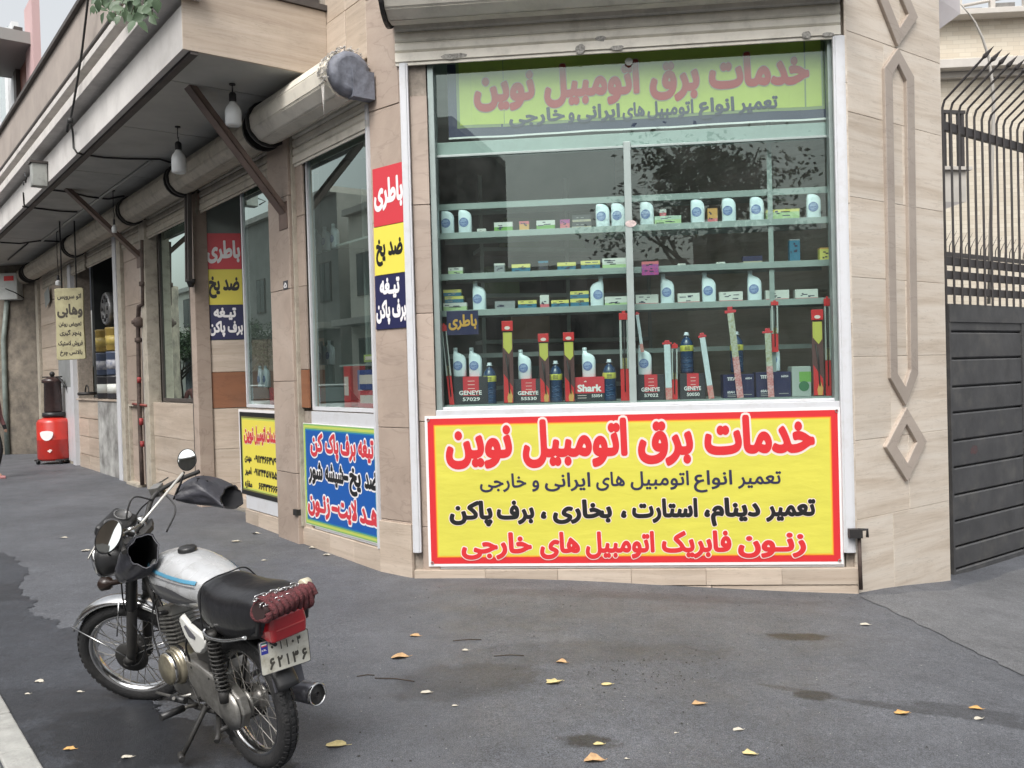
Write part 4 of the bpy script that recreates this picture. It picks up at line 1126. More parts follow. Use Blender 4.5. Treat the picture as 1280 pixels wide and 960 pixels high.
# hanging sign of the garage further along
pn = Panel(WB, 0.55)
hs = WB.P(*WB.hit(88, 405, .5), .5)
WH = Wall((hs.x, hs.y), (math.cos(R(6)), math.sin(R(6))))
pn = Panel(WH, 0.0)
X0 = pn.px(70.5, 405)[0]; X1 = pn.px(107, 405)[0]; Y1 = pn.px(88, 360)[1]; Y0 = pn.px(88, 450)[1]
P_board = pm('board_yellow', (.40, .37, .22), .6, var=.15, vs=6, dirt=.5, dcol=(.2, .16, .09), ds=3)
hg = thing('hanging_sign', 'old pale yellow board sign with black lettering hanging over the garage pavement', 'sign', pn((X0 + X1) / 2, Y0))
m = MB(); m.prism([pn(a, b, 0) for a, b in ((X0, Y0 + .02), (X0 + .03, Y0), (X1 - .02, Y0 + .01), (X1, Y0 + .03), (X1 - .015, (Y0 + Y1) / 2), (X1, Y1 - .03), (X1 - .03, Y1), (X0 + .02, Y1 - .01), (X0, Y1 - .03), (X0 + .012, (Y0 + Y1) / 2))], WH.n * .05)
m.build('board', P_board, hg, bevel=.01)
pn2 = Panel(WH, 0.052)
H_ = Y1 - Y0
for (t_, a_, b_, c_, d_, wt) in (('اتو سرویس', .10, .92, .83, .92, .04), ('وهابی', .08, .95, .58, .78, .045), ('تعویض روغن', .12, .9, .455, .53, .04), ('پنچر گیری', .14, .88, .325, .42, .04), ('فروش لاستیک', .08, .92, .185, .27, .04), ('بالانس چرخ', .13, .9, .05, .14, .04)):
    mb = MB(); line_mesh(mb, [(t_, X0 + (X1 - X0) * a_, X0 + (X1 - X0) * b_)], Y0 + H_ * c_, Y0 + H_ * d_, pn2, wt, 0, 0, .001); mb.build('lettering', pm('faded_black', (.05, .042, .03), .6), hg, fix=False)
for fx in (.25, .75):
    m = MB(); x = X0 + (X1 - X0) * fx; m.tube([pn(x, Y1 - .01, .025), pn(x, 4.47, .025)], .012, 6); m.build('hanger', M_iron, hg)
# ------------------------------------------------------------------ display rack behind the big window
rack = thing('display_rack', 'grey green slotted steel rack with four shelves behind the big window', 'shelving', WA.P((uG0 + uG1) / 2, zSill, -0.45))
rows = {'top': WA.z(790, 243, -.24), 'one': WA.z(790, 281.5, -.24), 'two': WA.z(790, 334, -.24), 'three': WA.z(790, 380.5, -.24)}
zfloor = zSill + 0.035
ra_, rb_ = WA.u(550, 400, -.25), WA.u(1043, 400, -.25)
for nm, z in rows.items():
    d0 = -.30 if nm == 'top' else -.24
    m = MB(); m.wbox(WA, ra_, rb_, z - .006, z, -0.62, d0 - .004); m.build('shelf', M_shelf, rack)
    m = MB(); m.wbox(WA, ra_, rb_, z - .05, z + .002, d0 - .004, d0); m.wbox(WA, ra_, rb_, z - .05, z - .045, d0 - .03, d0 - .004); m.build('shelf_edge', M_shelf, rack, bevel=.001)
    m = MB(); m.wbox(WA, ra_, rb_, z - .045, z + .002, -0.625, -.62); m.build('shelf_edge', M_shelf, rack)
for px_ in (549, 787, 966, 1041):
    for w in (-.262, -.60):
        u_ = WA.u(px_, 400, w)
        if px_ == 787 and w > -.3: continue
        m = MB(); m.wbox(WA, u_ - .02, u_ + .02, zSill, zH1 + .3, w - .003, w); m.wbox(WA, u_ + .017, u_ + .02, zSill, zH1 + .3, w - .04, w - .003)
        m.build('post', M_shelf, rack)
m = MB(); m.wbox(WA, uG0, uG1, zSill - .02, zfloor, -0.75, -0.12); m.build('window_ledge', M_shelf, rack)
m = MB(); z = WA.z(790, 436, -.6); m.wbox(WA, ra_, rb_, z - .04, z, -.64, -.605); m.build('cross_rail', M_shelf, rack)
# a second rack further inside
r2 = thing('rear_rack', 'dim steel rack standing inside the shop behind the window display', 'shelving', WA.P(1.6, 0.1, -2.4))
W2 = Wall(((WA.P(0.3, 0, -2.6)).x, (WA.P(0.3, 0, -2.6)).y), (math.cos(R(14)), math.sin(R(14))))
for k in range(7):
    z = 0.5 + 0.52 * k
    m = MB(); m.wbox(W2, 0, 3.0, z - .045, z, -.4, 0); m.build('shelf', M_shelf, r2)
for u_ in (0, 1.0, 2.0, 2.96):
    m = MB(); m.wbox(W2, u_, u_ + .04, .1, 3.9, -.01, .006); m.build('post', M_shelf, r2)
P_dullb = [pm('carton_%s' % n, c, .6) for n, c in (('brown', (.25, .16, .09)), ('teal', (.04, .14, .14)), ('white', (.45, .45, .43)), ('dark', (.05, .05, .06)), ('green', (.12, .2, .08)))]
nm_ = 0; cart_ = []
for k in range(6):
    u_ = .08
    while u_ < 2.7:
        wd = random.uniform(.15, .5); h = random.uniform(.12, .36)
        if random.random() < .72:
            m = MB(); m.wbox(W2, u_, u_ + wd, .5 + .52 * k + .002, .5 + .52 * k + h, -.32, -.05); m.wbox(W2, u_ + wd * .4, u_ + wd * .55, .5 + .52 * k + .002, .5 + .52 * k + h + .002, -.322, -.048)
            mt_ = random.choice(P_dullb); o = m.build('carton', mt_, None, bevel=.004); nm_ += 1; tag(o, '%s carton, %s from the left on the %s shelf of the dim rack inside' % (mt_.name.split('_')[1], ('first', 'second', 'third', 'fourth', 'fifth', 'sixth', 'seventh', 'eighth', 'ninth')[cart_.count(k)], ('lowest', 'second', 'third', 'fourth', 'fifth', 'top')[k]), 'box', 'cartons on the rack inside the shop'); cart_.append(k)
        u_ += wd + random.uniform(.02, .12)

# bottles: flat white jug, neck on the left, curved shoulder on the right
M_jug = pm('white_jug', (.80, .92, .97), .32)
M_jugl = pm('jug_label_blue', (.06, .13, .38), .4, var=.55, vs=55, vcol=(.28, .36, .55), coord='obj')
def rr(xl, xr, d, z, n=5, rc=.6):
    cx, hx = (xl + xr) / 2, (xr - xl) / 2; hy = d / 2; pts = []
    for k in range(16):
        a = 2 * math.pi * k / 16; e = .62
        c, s_ = math.cos(a), math.sin(a)
        pts.append(Vector((cx + hx * abs(c) ** e * (1 if c >= 0 else -1), hy * abs(s_) ** e * (1 if s_ >= 0 else -1), z)))
    return pts
def make_jug():
    t = thing('oil_bottle', '', 'bottle', world_verts=False)
    m = MB()
    sec = [(-.060, .060, .066, 0), (-.064, .064, .072, .006), (-.064, .064, .072, .13), (-.064, .063, .072, .16), (-.064, .058, .07, .180), (-.063, .048, .068, .197), (-.062, .034, .062, .210), (-.060, .016, .054, .220), (-.058, -.004, .046, .228), (-.057, -.016, .040, .234), (-.056, -.019, .037, .250)]
    m.loft([rr(a, b, d, z) for a, b, d, z in sec]); m.build('body', M_jug, t)
    m = MB(); m.lathe([(.0205, .2505), (.0215, .252), (.0215, .275), (.019, .279)], 16, M=Matrix.Translation((-.0375, 0, 0))); m.build('cap', pm('jug_cap', (.70, .80, .83), .4), t)
    m = MB(); M = Matrix.Translation((-.012, -.0375, .105)) @ Matrix.Rotation(R(90), 4, 'X')
    m.lathe([(.044, -.004), (.044, .0008), (.0, .0008)], 24, M=M, smooth=False); lb = m.build('label', M_jugl, t)
    m = MB()
    for k, (dz, l, h) in enumerate(((.018, .05, .008), (.003, .066, .012), (-.018, .05, .005), (-.027, .03, .004))):
        m.add([(-.012 - l / 2, -.0387, .105 + dz), (-.012 + l / 2 - .01 * (k % 2), -.0387, .105 + dz + .006), (-.012 + l / 2 - .01 * (k % 2), -.0387, .105 + dz + .006 + h), (-.012 - l / 2, -.0387, .105 + dz + h)], [(0, 1, 2, 3)])
    m.build('label_print', pm('label_pale', (.35, .45, .66), .4), lb, fix=False)
    return t
# scale so that a jug is 38 px tall at the window
JS = (WA.z(765, 242, -.33) - WA.z(765, 279.5, -.33)) / .279
jug = make_jug()
ordn = ['leftmost', 'second', 'third', 'fourth', 'fifth', 'sixth', 'seventh', 'eighth', 'rightmost']
places = []; labels = []
def place_jug(x, z, label, sc=1.0, mirror=False, w=-.33, yaw=0.0, y=400):
    u_ = WA.u(x, y, w)
    M = wall_frame(WA, u_, z + .001, w, yaw=yaw) @ Matrix.Diagonal((-JS * sc if mirror else JS * sc, JS * sc, JS * sc, 1))
    places.append(M); labels.append(label)
for i, x in enumerate((559, 581, 753, 772.5, 808.5, 872, 911, 946, 1017)):
    place_jug(x, rows['one'], '%s white oil bottle with blue label on the upper filled shelf' % (ordn[i]), y=262, yaw=random.uniform(-.12, .12))
for i, (x, mi) in enumerate(((599, False), (746, True), (834, False), (886, False), (943, False))):
    place_jug(x, rows['three'], '%s white oil bottle with blue label on the third shelf%s' % (['leftmost', 'second', 'third', 'fourth', 'rightmost'][i], ', neck to the right' if mi else ''), y=360, mirror=mi, yaw=random.uniform(-.12, .12))
zb_ = WA.z(737, 471, -.3)
for x, y_, z_, lb_ in ((574.5, 453, 471, 'left one of two white oil bottles standing on the leftmost battery box'), (594.5, 453, 471, 'right one of two white oil bottles standing on the leftmost battery box'), (656, 455, 474, 'single white oil bottle standing on the second battery box from the left'),
                   (736, 452, 471.5, 'white oil bottle standing on the red Shark battery box'.replace('Shark ', '') + ' by the mullion'), (806, 450, 468.5, 'white oil bottle standing on the battery box just right of the mullion'), (966, 447, 464, 'white oil bottle on the right navy box, half hidden by a leaning sleeve')):
    place_jug(x, WA.z(x, z_, -.3), lb_, sc=.99, y=y_, w=-.30)
# side window bottles too (faces street on the long side)
copies(jug, places, labels, 'white oil bottles in the shop windows')

# small cartons on the shelves
def carton(x, ybase_row, wpx, hpx, mt_lo, mt_hi, label, frac=.55, w=-.30, stack=0.0, depth=.07, y=None, cat='box', grp='small cartons on the display shelves', name='carton', yaw=0.0):
    z = (rows[ybase_row] if ybase_row in rows else zfloor) + stack
    y = y or {'one': 276, 'two': 328, 'three': 376, 'floor': 490}[ybase_row]
    u0, zz0 = WA.hit(x - wpx / 2, y, w); u1, _ = WA.hit(x + wpx / 2, y, w)
    h = (WA.z(x, y - hpx, w) - WA.z(x, y, w)); wd = u1 - u0
    t = thing(name, label, cat, WA.P((u0 + u1) / 2, z + .001, w), group=grp, world_verts=False)
    t.matrix_world = wall_frame(WA, (u0 + u1) / 2, z + .001, w - depth / 2, yaw=yaw)
    m = MB(); m.box(-wd / 2, wd / 2, -depth / 2, depth / 2, 0, h); m.build('box', mt_lo, t, bevel=.0015, seg=1)
    if mt_hi is not None:
        m = MB(); m.box(-wd / 2 - .0006, wd / 2 + .0006, -depth / 2 - .0006, depth / 2, h * frac, h + .0006); m.build('print', mt_hi, t)
        m = MB(); rnd = random.Random(int(x * 7 + hpx))
        for k in range(5):
            a = -wd / 2 + wd * rnd.uniform(.05, .6); l = wd * rnd.uniform(.08, .3); zz = h * rnd.uniform(.15, .8)
            m.add([(a, -depth / 2 - .0013, zz), (min(wd * .46, a + l), -depth / 2 - .0013, zz), (min(wd * .46, a + l), -depth / 2 - .0013, zz + h * .09), (a, -depth / 2 - .0013, zz + h * .09)], [(0, 1, 2, 3)])
        m.build('small_print', P_grey if hpx < 9 else P_ink, t, fix=False)
    return h
W_ = pm('carton_offwhite', (.62, .64, .60), .5); G_ = pm('carton_leaf_green', (.16, .36, .08), .5); G2 = pm('carton_pale_green', (.42, .58, .30), .5); O_ = pm('carton_amber', (.62, .34, .10), .5)
R_ = pm('carton_rose', (.60, .14, .17), .5); K_ = pm('carton_black', (.03, .032, .04), .45); Y_ = pm('carton_lemon', (.66, .62, .16), .5); T_ = pm('carton_sea_blue', (.03, .16, .26), .5); N_ = pm('carton_mint', (.45, .60, .48), .5)
GR = pm('carton_mid_grey', (.26, .28, .29), .6); PK = pm('carton_magenta', (.55, .06, .20), .5, var=.5, vs=60, vcol=(.2, .05, .3)); BG = pm('carton_beige', (.42, .38, .28), .5); NV = pm('carton_navy', (.022, .024, .075), .4)
S = 'on the upper filled shelf'
carton(601.5, 'one', 11, 5, W_, W_, 'tiny white carton beside the second bottle ' + S)
carton(629, 'one', 23, 12, G_, W_, 'green carton with white top ' + S + ', left of the amber one', .52)
carton(655, 'one', 12, 12, O_, R_, 'small amber carton ' + S, .7)
carton(682, 'one', 23, 12, G_, W_, 'green carton with white top ' + S + ', right of the amber one', .5)
carton(706, 'one', 12, 12, R_, PK, 'small rose carton ' + S, .6)
h = carton(727, 'one', 24, 8, BG, K_, 'lower of two dark striped cartons ' + S, .35)
carton(727, 'one', 23, 8.5, BG, K_, 'upper of two dark striped cartons ' + S, .35, stack=h + .002)
h = carton(835, 'one', 33, 11, G2, N_, 'long pale green carton between bottles ' + S, .6)
carton(829, 'one', 8, 8, R_, W_, 'little red and white carton resting on the long green carton ' + S, .5, stack=h + .002)
carton(891, 'one', 12, 18, R_, O_, 'upright rose and amber pack between two bottles ' + S, .3)
carton(979, 'one', 41, 13, G2, Y_, 'longest pale green carton beside the rightmost bottle ' + S, .75)
S = 'on the second shelf'
carton(569, 'two', 18, 9, G2, W_, 'white and green carton at left end ' + S)
carton(624, 'two', 13, 12, GR, W_, 'square grey white carton ' + S, .8)
carton(651, 'two', 23, 10, T_, Y_, 'blue and lemon carton %s, next to the square grey one' % S)
carton(679, 'two', 12, 13, K_, T_, 'dark square carton ' + S, .8)
carton(708, 'two', 23, 10, T_, Y_, 'blue and lemon carton %s, next to the dark square one' % S)
carton(738, 'two', 24, 11, T_, Y_, 'blue and lemon carton %s, second from the mullion' % S)
carton(768, 'two', 30, 13, G2, W_, 'white and green carton %s, left of the mullion' % S, .4)
carton(852, 'two', 10, 3, W_, W_, 'flat white packet ' + S + ', right of the pink box')
carton(901, 'two', 11, 3, W_, W_, 'flat white packet ' + S + ' before the dark carton')
carton(941, 'two', 24, 9, BG, NV, 'dark carton with purple print ' + S, .3)
carton(994, 'two', 13, 28, T_, GR, 'tall bluish clear pack ' + S, .95)
carton(1032, 'two', 14, 16, Y_, O_, 'lemon carton at right end ' + S, .9)
carton(813, 'three', 21, 17, PK, R_, 'magenta box stuck to the glass beside the mullion', .8, w=-.16, y=344, stack=WA.z(813, 344, -.16) - rows['three'], depth=.04)
S = 'on the third shelf'
h = carton(568.5, 'three', 29, 10, G2, W_, 'bottom carton of the leftmost stack of three ' + S)
h2 = carton(567.5, 'three', 23, 8, T_, Y_, 'middle carton of the leftmost stack of three ' + S, stack=h + .002)
carton(565.5, 'three', 22, 8, T_, Y_, 'top carton of the leftmost stack of three ' + S, stack=h + h2 + .004)
carton(631, 'three', 25, 10, GR, GR, 'plain grey carton ' + S, .9)
carton(659, 'three', 23, 10, T_, Y_, 'blue and lemon carton %s, right of the plain grey one' % S)
carton(680.5, 'three', 11, 16, R_, W_, 'upright white carton with pink foot ' + S, .3)
carton(700, 'three', 22, 9, T_, Y_, 'blue and lemon carton %s, right of the upright white one' % S)
h = carton(724.5, 'three', 23, 10, T_, Y_, 'lower of two blue and lemon cartons beside the reversed bottle ' + S)
carton(724.5, 'three', 23, 9, T_, Y_, 'upper of two blue and lemon cartons beside the reversed bottle ' + S, stack=h + .002)
carton(771, 'three', 30, 11, G2, W_, 'pale green carton %s, left of the mullion' % S, .3)
for i, (x, wd) in enumerate(((809, 28), (861, 27), (914, 29), (972, 29), (1008.5, 28))):
    carton(x, 'three', wd, 12, R_, W_, '%s white carton with red foot %s' % (['first', 'second', 'third', 'fourth', 'fifth'][i] + ' from the mullion', S), .12)

# battery boxes on the window ledge
def battery(x0, x1, ytop, ybot, kind, label, num, w=-.20):
    wm = w
    u0, u1 = WA.u(x0, (ytop + ybot) / 2, wm), WA.u(x1, (ytop + ybot) / 2, wm)
    h = WA.z((x0 + x1) / 2, ytop, wm) - zfloor; wd = u1 - u0; uc = (u0 + u1) / 2
    t = thing('battery_box', label, 'box', WA.P(uc, zfloor, w), group='car battery boxes on the window ledge', world_verts=False)
    t.matrix_world = wall_frame(WA, uc, zfloor + .001, w - .08)
    d = .08
    body = {'dark': K_, 'shark': K_, 'navy': NV, 'grey': pm('carton_pale_grey', (.36, .40, .38), .5)}[kind]
    m = MB(); m.box(-wd / 2, wd / 2, -d, d, 0, h); m.build('box', body, t, bevel=.003, seg=1)
    loc = lambda x, y, p=0: Vector((x, -d - .001 - p, y))
    def txt(s, a, b, c, e, mt, wt=.03):
        mb = MB(); line_mesh(mb, [(s, a * wd - wd / 2, b * wd - wd / 2)], c * h, e * h, loc, wt, 0, 0, .001); mb.build('lettering', mt, t, fix=False)
    if kind == 'dark':
        m = MB(); m.box(-wd * .22, wd * .24, -d - .001, d + .001, h * .42, h + .001); m.build('red_panel', P_redp, t)
        m = MB(); m.box(-wd * .22, wd * .24, -d - .0012, -d - .0008, h * .31, h * .34); m.build('red_line', P_redp, t)
        txt('GENEYE', .16, .82, .34, .50, P_wht); txt(num, .26, .76, .12, .25, P_wht, .02)
        m = MB()
        for q in (.56, .70, .83): m.add([loc(-wd * .08, h * q, .001), loc(wd * .12, h * q, .001), loc(wd * .12, h * (q + .02), .001), loc(-wd * .08, h * (q + .02), .001)], [(0, 1, 2, 3)])
        m.build('small_print', P_pink, t, fix=False)
    elif kind == 'shark':
        m = MB(); m.box(-wd / 2 - .001, wd / 2 + .001, -d - .001, d + .001, h * .34, h + .001); m.build('red_panel', P_redp, t)
        txt('Shark', .08, .90, .40, .70, P_wht, .045); txt(num, .56, .92, .17, .29, P_wht, .02)
        m = MB()
        for q in (.24, .14): m.add([loc(-wd * .42, h * q, .001), loc(-wd * .12, h * q, .001), loc(-wd * .12, h * (q + .02), .001), loc(-wd * .42, h * (q + .02), .001)], [(0, 1, 2, 3)])
        m.add([loc(-wd * .2, h * .8, .001), loc(-wd * .1, h * .8, .001), loc(-wd * .12, h * .86, .001), loc(-wd * .18, h * .84, .001)], [(0, 1, 2, 3)])
        m.build('small_print', P_pink, t, fix=False)
    elif kind == 'navy':
        txt('TITAN', .13, .5, .74, .88, P_wht, .04); txt(num, .72, .92, .78, .86, P_wht, .02); txt('60AH', .13, .36, .2, .3, P_wht, .02)
        m = MB()
        for a_, b_, q in ((-.37, -.05, .12), (-.37, -.1, .05), (.15, .42, .12)): m.add([loc(wd * a_, h * q, .001), loc(wd * b_, h * q, .001), loc(wd * b_, h * (q + .03), .001), loc(wd * a_, h * (q + .03), .001)], [(0, 1, 2, 3)])
        m.build('small_print', P_grey, t, fix=False)
    else:
        m = MB(); m.box(-wd * .12, wd / 2 + .001, -d - .001, d + .001, h * .48, h * .82); m.build('green_panel', G_, t)
        m = MB(); m.lathe([(h * .17, 0), (h * .17, .001), (0, .001)], 20, M=Matrix.Translation((wd * .12, -d - .0012, h * .34)) @ Matrix.Rotation(R(90), 4, 'X'), smooth=False); m.build('emblem', pm('emblem_green', (.05, .16, .08), .5), t)
battery(567, 610, 471, 507, 'dark', 'leftmost black battery box with a red centre panel, two bottles on top', '57029')
battery(641, 680, 474, 505, 'dark', 'black and red battery box between the first washer bottle and the wipers', '55530')
battery(719, 755.5, 471.5, 503.5, 'shark', 'battery box with broad red top and white script, left of the mullion', '55054')
battery(796, 831, 468.5, 502, 'dark', 'black and red battery box just right of the mullion', '57022')
battery(850, 882, 467, 500, 'dark', 'black and red battery box under the upright blue bottle', '50050')
battery(904, 943, 468, 498, 'navy', 'left one of two navy battery boxes', '60054')
battery(945, 989, 465, 497, 'navy', 'right one of two navy battery boxes with a bottle on top', '66054')
battery(990, 1014, 458, 496, 'grey', 'pale grey and green box behind the wipers at the right end of the ledge', '')

# washer fluid bottles
def make_washer():
    t = thing('washer_bottle', '', 'bottle', world_verts=False)
    Mb = pm('washer_blue', (.012, .045, .115), .25, coat=.3)
    m = MB(); m.lathe([(.050, 0), (.055, .005), (.055, .03), (.052, .036), (.055, .042), (.055, .07), (.052, .076), (.055, .082), (.055, .11), (.052, .116), (.055, .122), (.055, .235), (.050, .262), (.030, .292), (.017, .305), (.017, .318)], 20); m.build('body', Mb, t)
    m = MB(); m.lathe([(.026, .318), (.026, .324), (.018, .325), (.018, .343), (.015, .346)], 14); m.build('cap', pm('cap_white', (.6, .66, .72), .4), t)
    m = MB(); m.lathe([(.0555, .185), (.0562, .187), (.0562, .232), (.0555, .234)], 20); lb = m.build('label', pm('label_yellow', (.62, .60, .10), .45), t)
    m = MB()
    for q in (.196, .208, .219): m.box(-.022, .02, -.0568, -.0562, q, q + .004)
    m.build('label_print', P_ink, lb)
    m = MB()
    for q in (.05, .09, .13):
        m.tube([Vector((.0562 * math.sin(a), -.0562 * math.cos(a), q + .006 * math.sin(a * 6))) for a in [-.6 + .12 * k for k in range(11)]], .0014, 4)
    m.build('printed_waves', pm('wave_blue', (.08, .2, .4), .4), t)
    return t
wt_ = make_washer()
hw_ = (WA.z(695, 451, -.24) - zfloor) / .346
pl = []
for x, w, z, s_ in ((612.5, -.26, zfloor, 1.0), (695, -.25, zfloor, 1.0), (762, -.25, zfloor, 1.0)):
    pl.append(wall_frame(WA, WA.u(x, 480, w), z + .001, w) @ Matrix.Scale(hw_, 4))
pl.append(wall_frame(WA, WA.u(858.5, 440, -.30), WA.z(858, 467, -.30) + .004, -.30) @ Matrix.Scale(hw_ * .98, 4))
pl.append(wall_frame(WA, WA.u(921, 440, -.36), WA.z(921, 466, -.36) + .004, -.36) @ Matrix.Scale(hw_ * .98, 4))
copies(wt_, pl, ['blue washer fluid bottle standing by the leftmost battery box', 'blue washer fluid bottle standing between two wiper packs', 'blue washer fluid bottle standing just left of the mullion', 'blue washer bottle standing on top of a battery box right of the mullion', 'blue washer bottle behind the tallest leaning wiper pack'], 'blue washer fluid bottles in the window')

# wiper packs: card header, clear sleeve with blade, printed foot
M_slv = glass_mat('clear_sleeve', (.86, .88, .87), .12, .8)
def wiper_pack(xt, yt, xb, yb, kind, label, w=-.17, wpx=14):
    ut, zt = WA.hit(xt, yt, w); ub, zb = WA.hit(xb, yb, w)
    L_ = math.hypot(ut - ub, zt - zb); ang = math.atan2(ut - ub, zt - zb)
    wd = WA.u(xb + wpx / 2, yb, w) - WA.u(xb - wpx / 2, yb, w)
    t = thing('wiper_pack', label, 'wiper blade', WA.P(ub, zb, w), group='wiper blade packs leaning behind the glass', world_verts=False)
    t.matrix_world = wall_frame(WA, ub, max(zb, zfloor + .002), w) @ Matrix.Rotation(ang, 4, 'Y')
    d = .012
    if kind == 'card':
        m = MB(); m.box(-wd / 2, wd / 2, 0, .004, 0, L_ * .9); m.build('card', pm('pack_card_dark', (.10, .04, .04), .5), t)
        m = MB(); m.box(-wd / 2 - .003, wd / 2 + .003, -d, .006, L_ * .88, L_); m.build('header', P_red, t, bevel=.002)
        m = MB(); m.lathe([(wd * .28, 0), (wd * .28, .001), (0, .001)], 14, M=Matrix.Translation((0, -d - .0002, L_ * .915)) @ Matrix.Rotation(R(90), 4, 'X') @ Matrix.Diagonal((1, .6, 1, 1)), smooth=False); m.build('header_print', P_pink, t)
        m = MB(); m.prism([(-wd * .42, -.001, L_ * .86), (wd * .42, -.001, L_ * .86), (wd * .42, -.001, L_ * .66), (wd * .1, -.001, L_ * .60), (-wd * .42, -.001, L_ * .68)], (0, -.001, 0)); m.build('yellow_field', pm('pack_yellow', (.55, .52, .10), .45), t)
        m = MB(); m.prism([(-wd * .42, -.001, L_ * .36), (-wd * .1, -.001, L_ * .30), (wd * .42, -.001, L_ * .2), (wd * .42, -.001, L_ * .01), (-wd * .42, -.001, L_ * .01)], (0, -.001, 0)); m.build('red_field', P_red, t)
        m = MB(); m.prism([(-wd * .05, -.0025, L_ * .01), (wd * .32, -.0025, L_ * .01), (wd * .40, -.0025, L_ * .09), (wd * .14, -.0025, L_ * .19), (-wd * .12, -.0025, L_ * .07)], (0, -.001, 0)); m.build('flame', O_, t)
        m = MB(); m.tube([(-wd * .2, -.007, L_ * .6), (0, -.008, L_ * .4), (wd * .12, -.007, L_ * .12)], .006, 6); m.tube([(wd * .05, -.007, L_ * .56), (wd * .1, -.008, L_ * .3)], .003, 5); m.build('blade', M_blk, t)
    elif kind == 'clear':
        m = MB(); m.box(-wd / 2, wd / 2, -.002, .004, 0, L_ * .36); m.build('card', P_red, t)
        m = MB(); m.box(-wd / 2 - .001, wd / 2 + .001, -.003, .004, L_ * .36, L_ * .48); m.build('card_print', pm('pack_olive', (.35, .30, .08), .5, var=.6, vs=80, vcol=(.05, .05, .05), coord='obj'), t)
        m = MB(); m.box(-wd / 2 - .004, wd / 2 + .004, -d, .004, L_ * .91, L_ * .985); m.box(-wd * .2, wd * .2, -.004, 0, L_ * .985, L_ * 1.01); m.build('header', P_red, t, bevel=.002)
        for s_ in (-1, 1):
            m = MB(); m.box(s_ * wd * .40 - wd * .12, s_ * wd * .40 + wd * .12, -.008, 0, L_ * .36, L_ * .91); m.build('sleeve', pm('clear_plastic_edge', (.45, .48, .47), .25), t)
        m = MB(); m.tube([(0, -.005, L_ * .1), (0, -.006, L_ * .9)], .005, 6); m.build('blade', M_blk, t)
    elif kind == 'white':
        m = MB(); m.box(-wd / 2, wd / 2, -.009, .003, L_ * .2, L_ * .93); m.build('sleeve', pm('milky_sleeve', (.62, .70, .74), .3, var=.1, vs=30), t, bevel=.003)
        m = MB(); m.box(-wd / 2, wd / 2, -.0085, .003, 0, L_ * .2); m.build('foot_print', pm('pack_foot', (.55, .40, .36), .5, var=.5, vs=70, vcol=(.6, .1, .1), coord='obj'), t)
        m = MB(); m.box(-wd * .75, wd * .75, -.010, .004, L_ * .93, L_ * .965); m.box(-wd * .4, wd * .4, -.010, .004, L_ * .965, L_); m.build('header', P_redp, t, bevel=.002)
    elif kind == 'spotted':
        m = MB(); m.box(-wd / 2, wd / 2, -.009, .003, 0, L_ * .45); m.build('foot_print', pm('pack_spotted', (.45, .05, .06), .5, var=.5, vs=70, vcol=(.7, .5, .5), coord='obj'), t)
        m = MB(); m.box(-wd / 2, wd / 2, -.0085, .003, L_ * .45, L_ * .93); m.build('sleeve', pm('speckled_sleeve', (.58, .62, .58), .35, var=.5, vs=50, vcol=(.3, .28, .12), coord='obj'), t)
        m = MB(); m.box(-wd * .9, wd * .9, -.010, .004, L_ * .93, L_ * .96); m.box(-wd * .4, wd * .4, -.01, .004, L_ * .96, L_); m.build('header', P_redp, t, bevel=.002)
wiper_pack(634, 402, 636, 505, 'card', 'red and yellow wiper pack left of the second battery box', wpx=13)
wiper_pack(679, 417, 681.5, 503, 'card', 'short red and yellow wiper pack right of the second battery box', wpx=12.5)
wiper_pack(710.5, 416, 712.5, 503, 'card', 'red and yellow wiper pack touching the broad red battery box', wpx=13)
wiper_pack(779.5, 391, 782, 502, 'clear', 'tall clear wiper pack with red foot left of the mullion', wpx=11)
wiper_pack(554.5, 407, 565, 508, 'clear', 'thin wiper pack leaning in the lower left window corner', wpx=6)
wiper_pack(796, 390, 803, 440, 'white', 'short thin wiper sleeve hanging behind the mullion', wpx=4, w=-.22)
wiper_pack(833.5, 426, 836.5, 500, 'white', 'upright white wiper sleeve right of the mullion', wpx=8)
wiper_pack(843, 430, 843.5, 500, 'clear', 'dark clear wiper pack tucked behind the upright white sleeve', wpx=7, w=-.19)
wiper_pack(877, 418, 889.5, 500, 'white', 'leaning white wiper sleeve in front of a red battery box', wpx=7)
wiper_pack(912, 387, 925.5, 501, 'spotted', 'tallest leaning wiper sleeve with red foot before the navy boxes', wpx=8)
wiper_pack(959, 413, 964, 499, 'spotted', 'leaning wiper sleeve with speckled foot between the navy boxes', wpx=7.5)
wiper_pack(1021, 388, 1023.5, 496, 'card', 'red and yellow wiper pack at the right end of the window', wpx=14)
wiper_pack(968, 376, 969, 440, 'clear', 'clear wiper pack hanging behind the right rack post', wpx=8, w=-.23)
wiper_pack(1033.5, 372, 1036, 495, 'clear', 'clear wiper pack standing against the right window frame', wpx=7, w=-.22)
# round sticker on the mullion and on the banner
for (x, y, rx, ry, lb_, mt) in ((788.5, 279.5, .045, .028, 'oval pale pink sticker on the window mullion', pm('sticker_pinkish', (.62, .50, .48), .5, var=.4, vs=50)), (786, 77, .032, .032, 'round white sticker on the glass before the upper banner', pm('sticker_pale', (.5, .52, .47), .5))):
    u_, z_ = WA.hit(x, y, -.088)
    m = MB(); m.prism([WA.P(u_ + rx * math.cos(a), z_ + ry * math.sin(a), -.087) for a in [2 * math.pi * k / 18 for k in range(18)]], WA.n * .001)
    o = m.build('sticker', mt, None); tag(o, lb_, 'sticker')

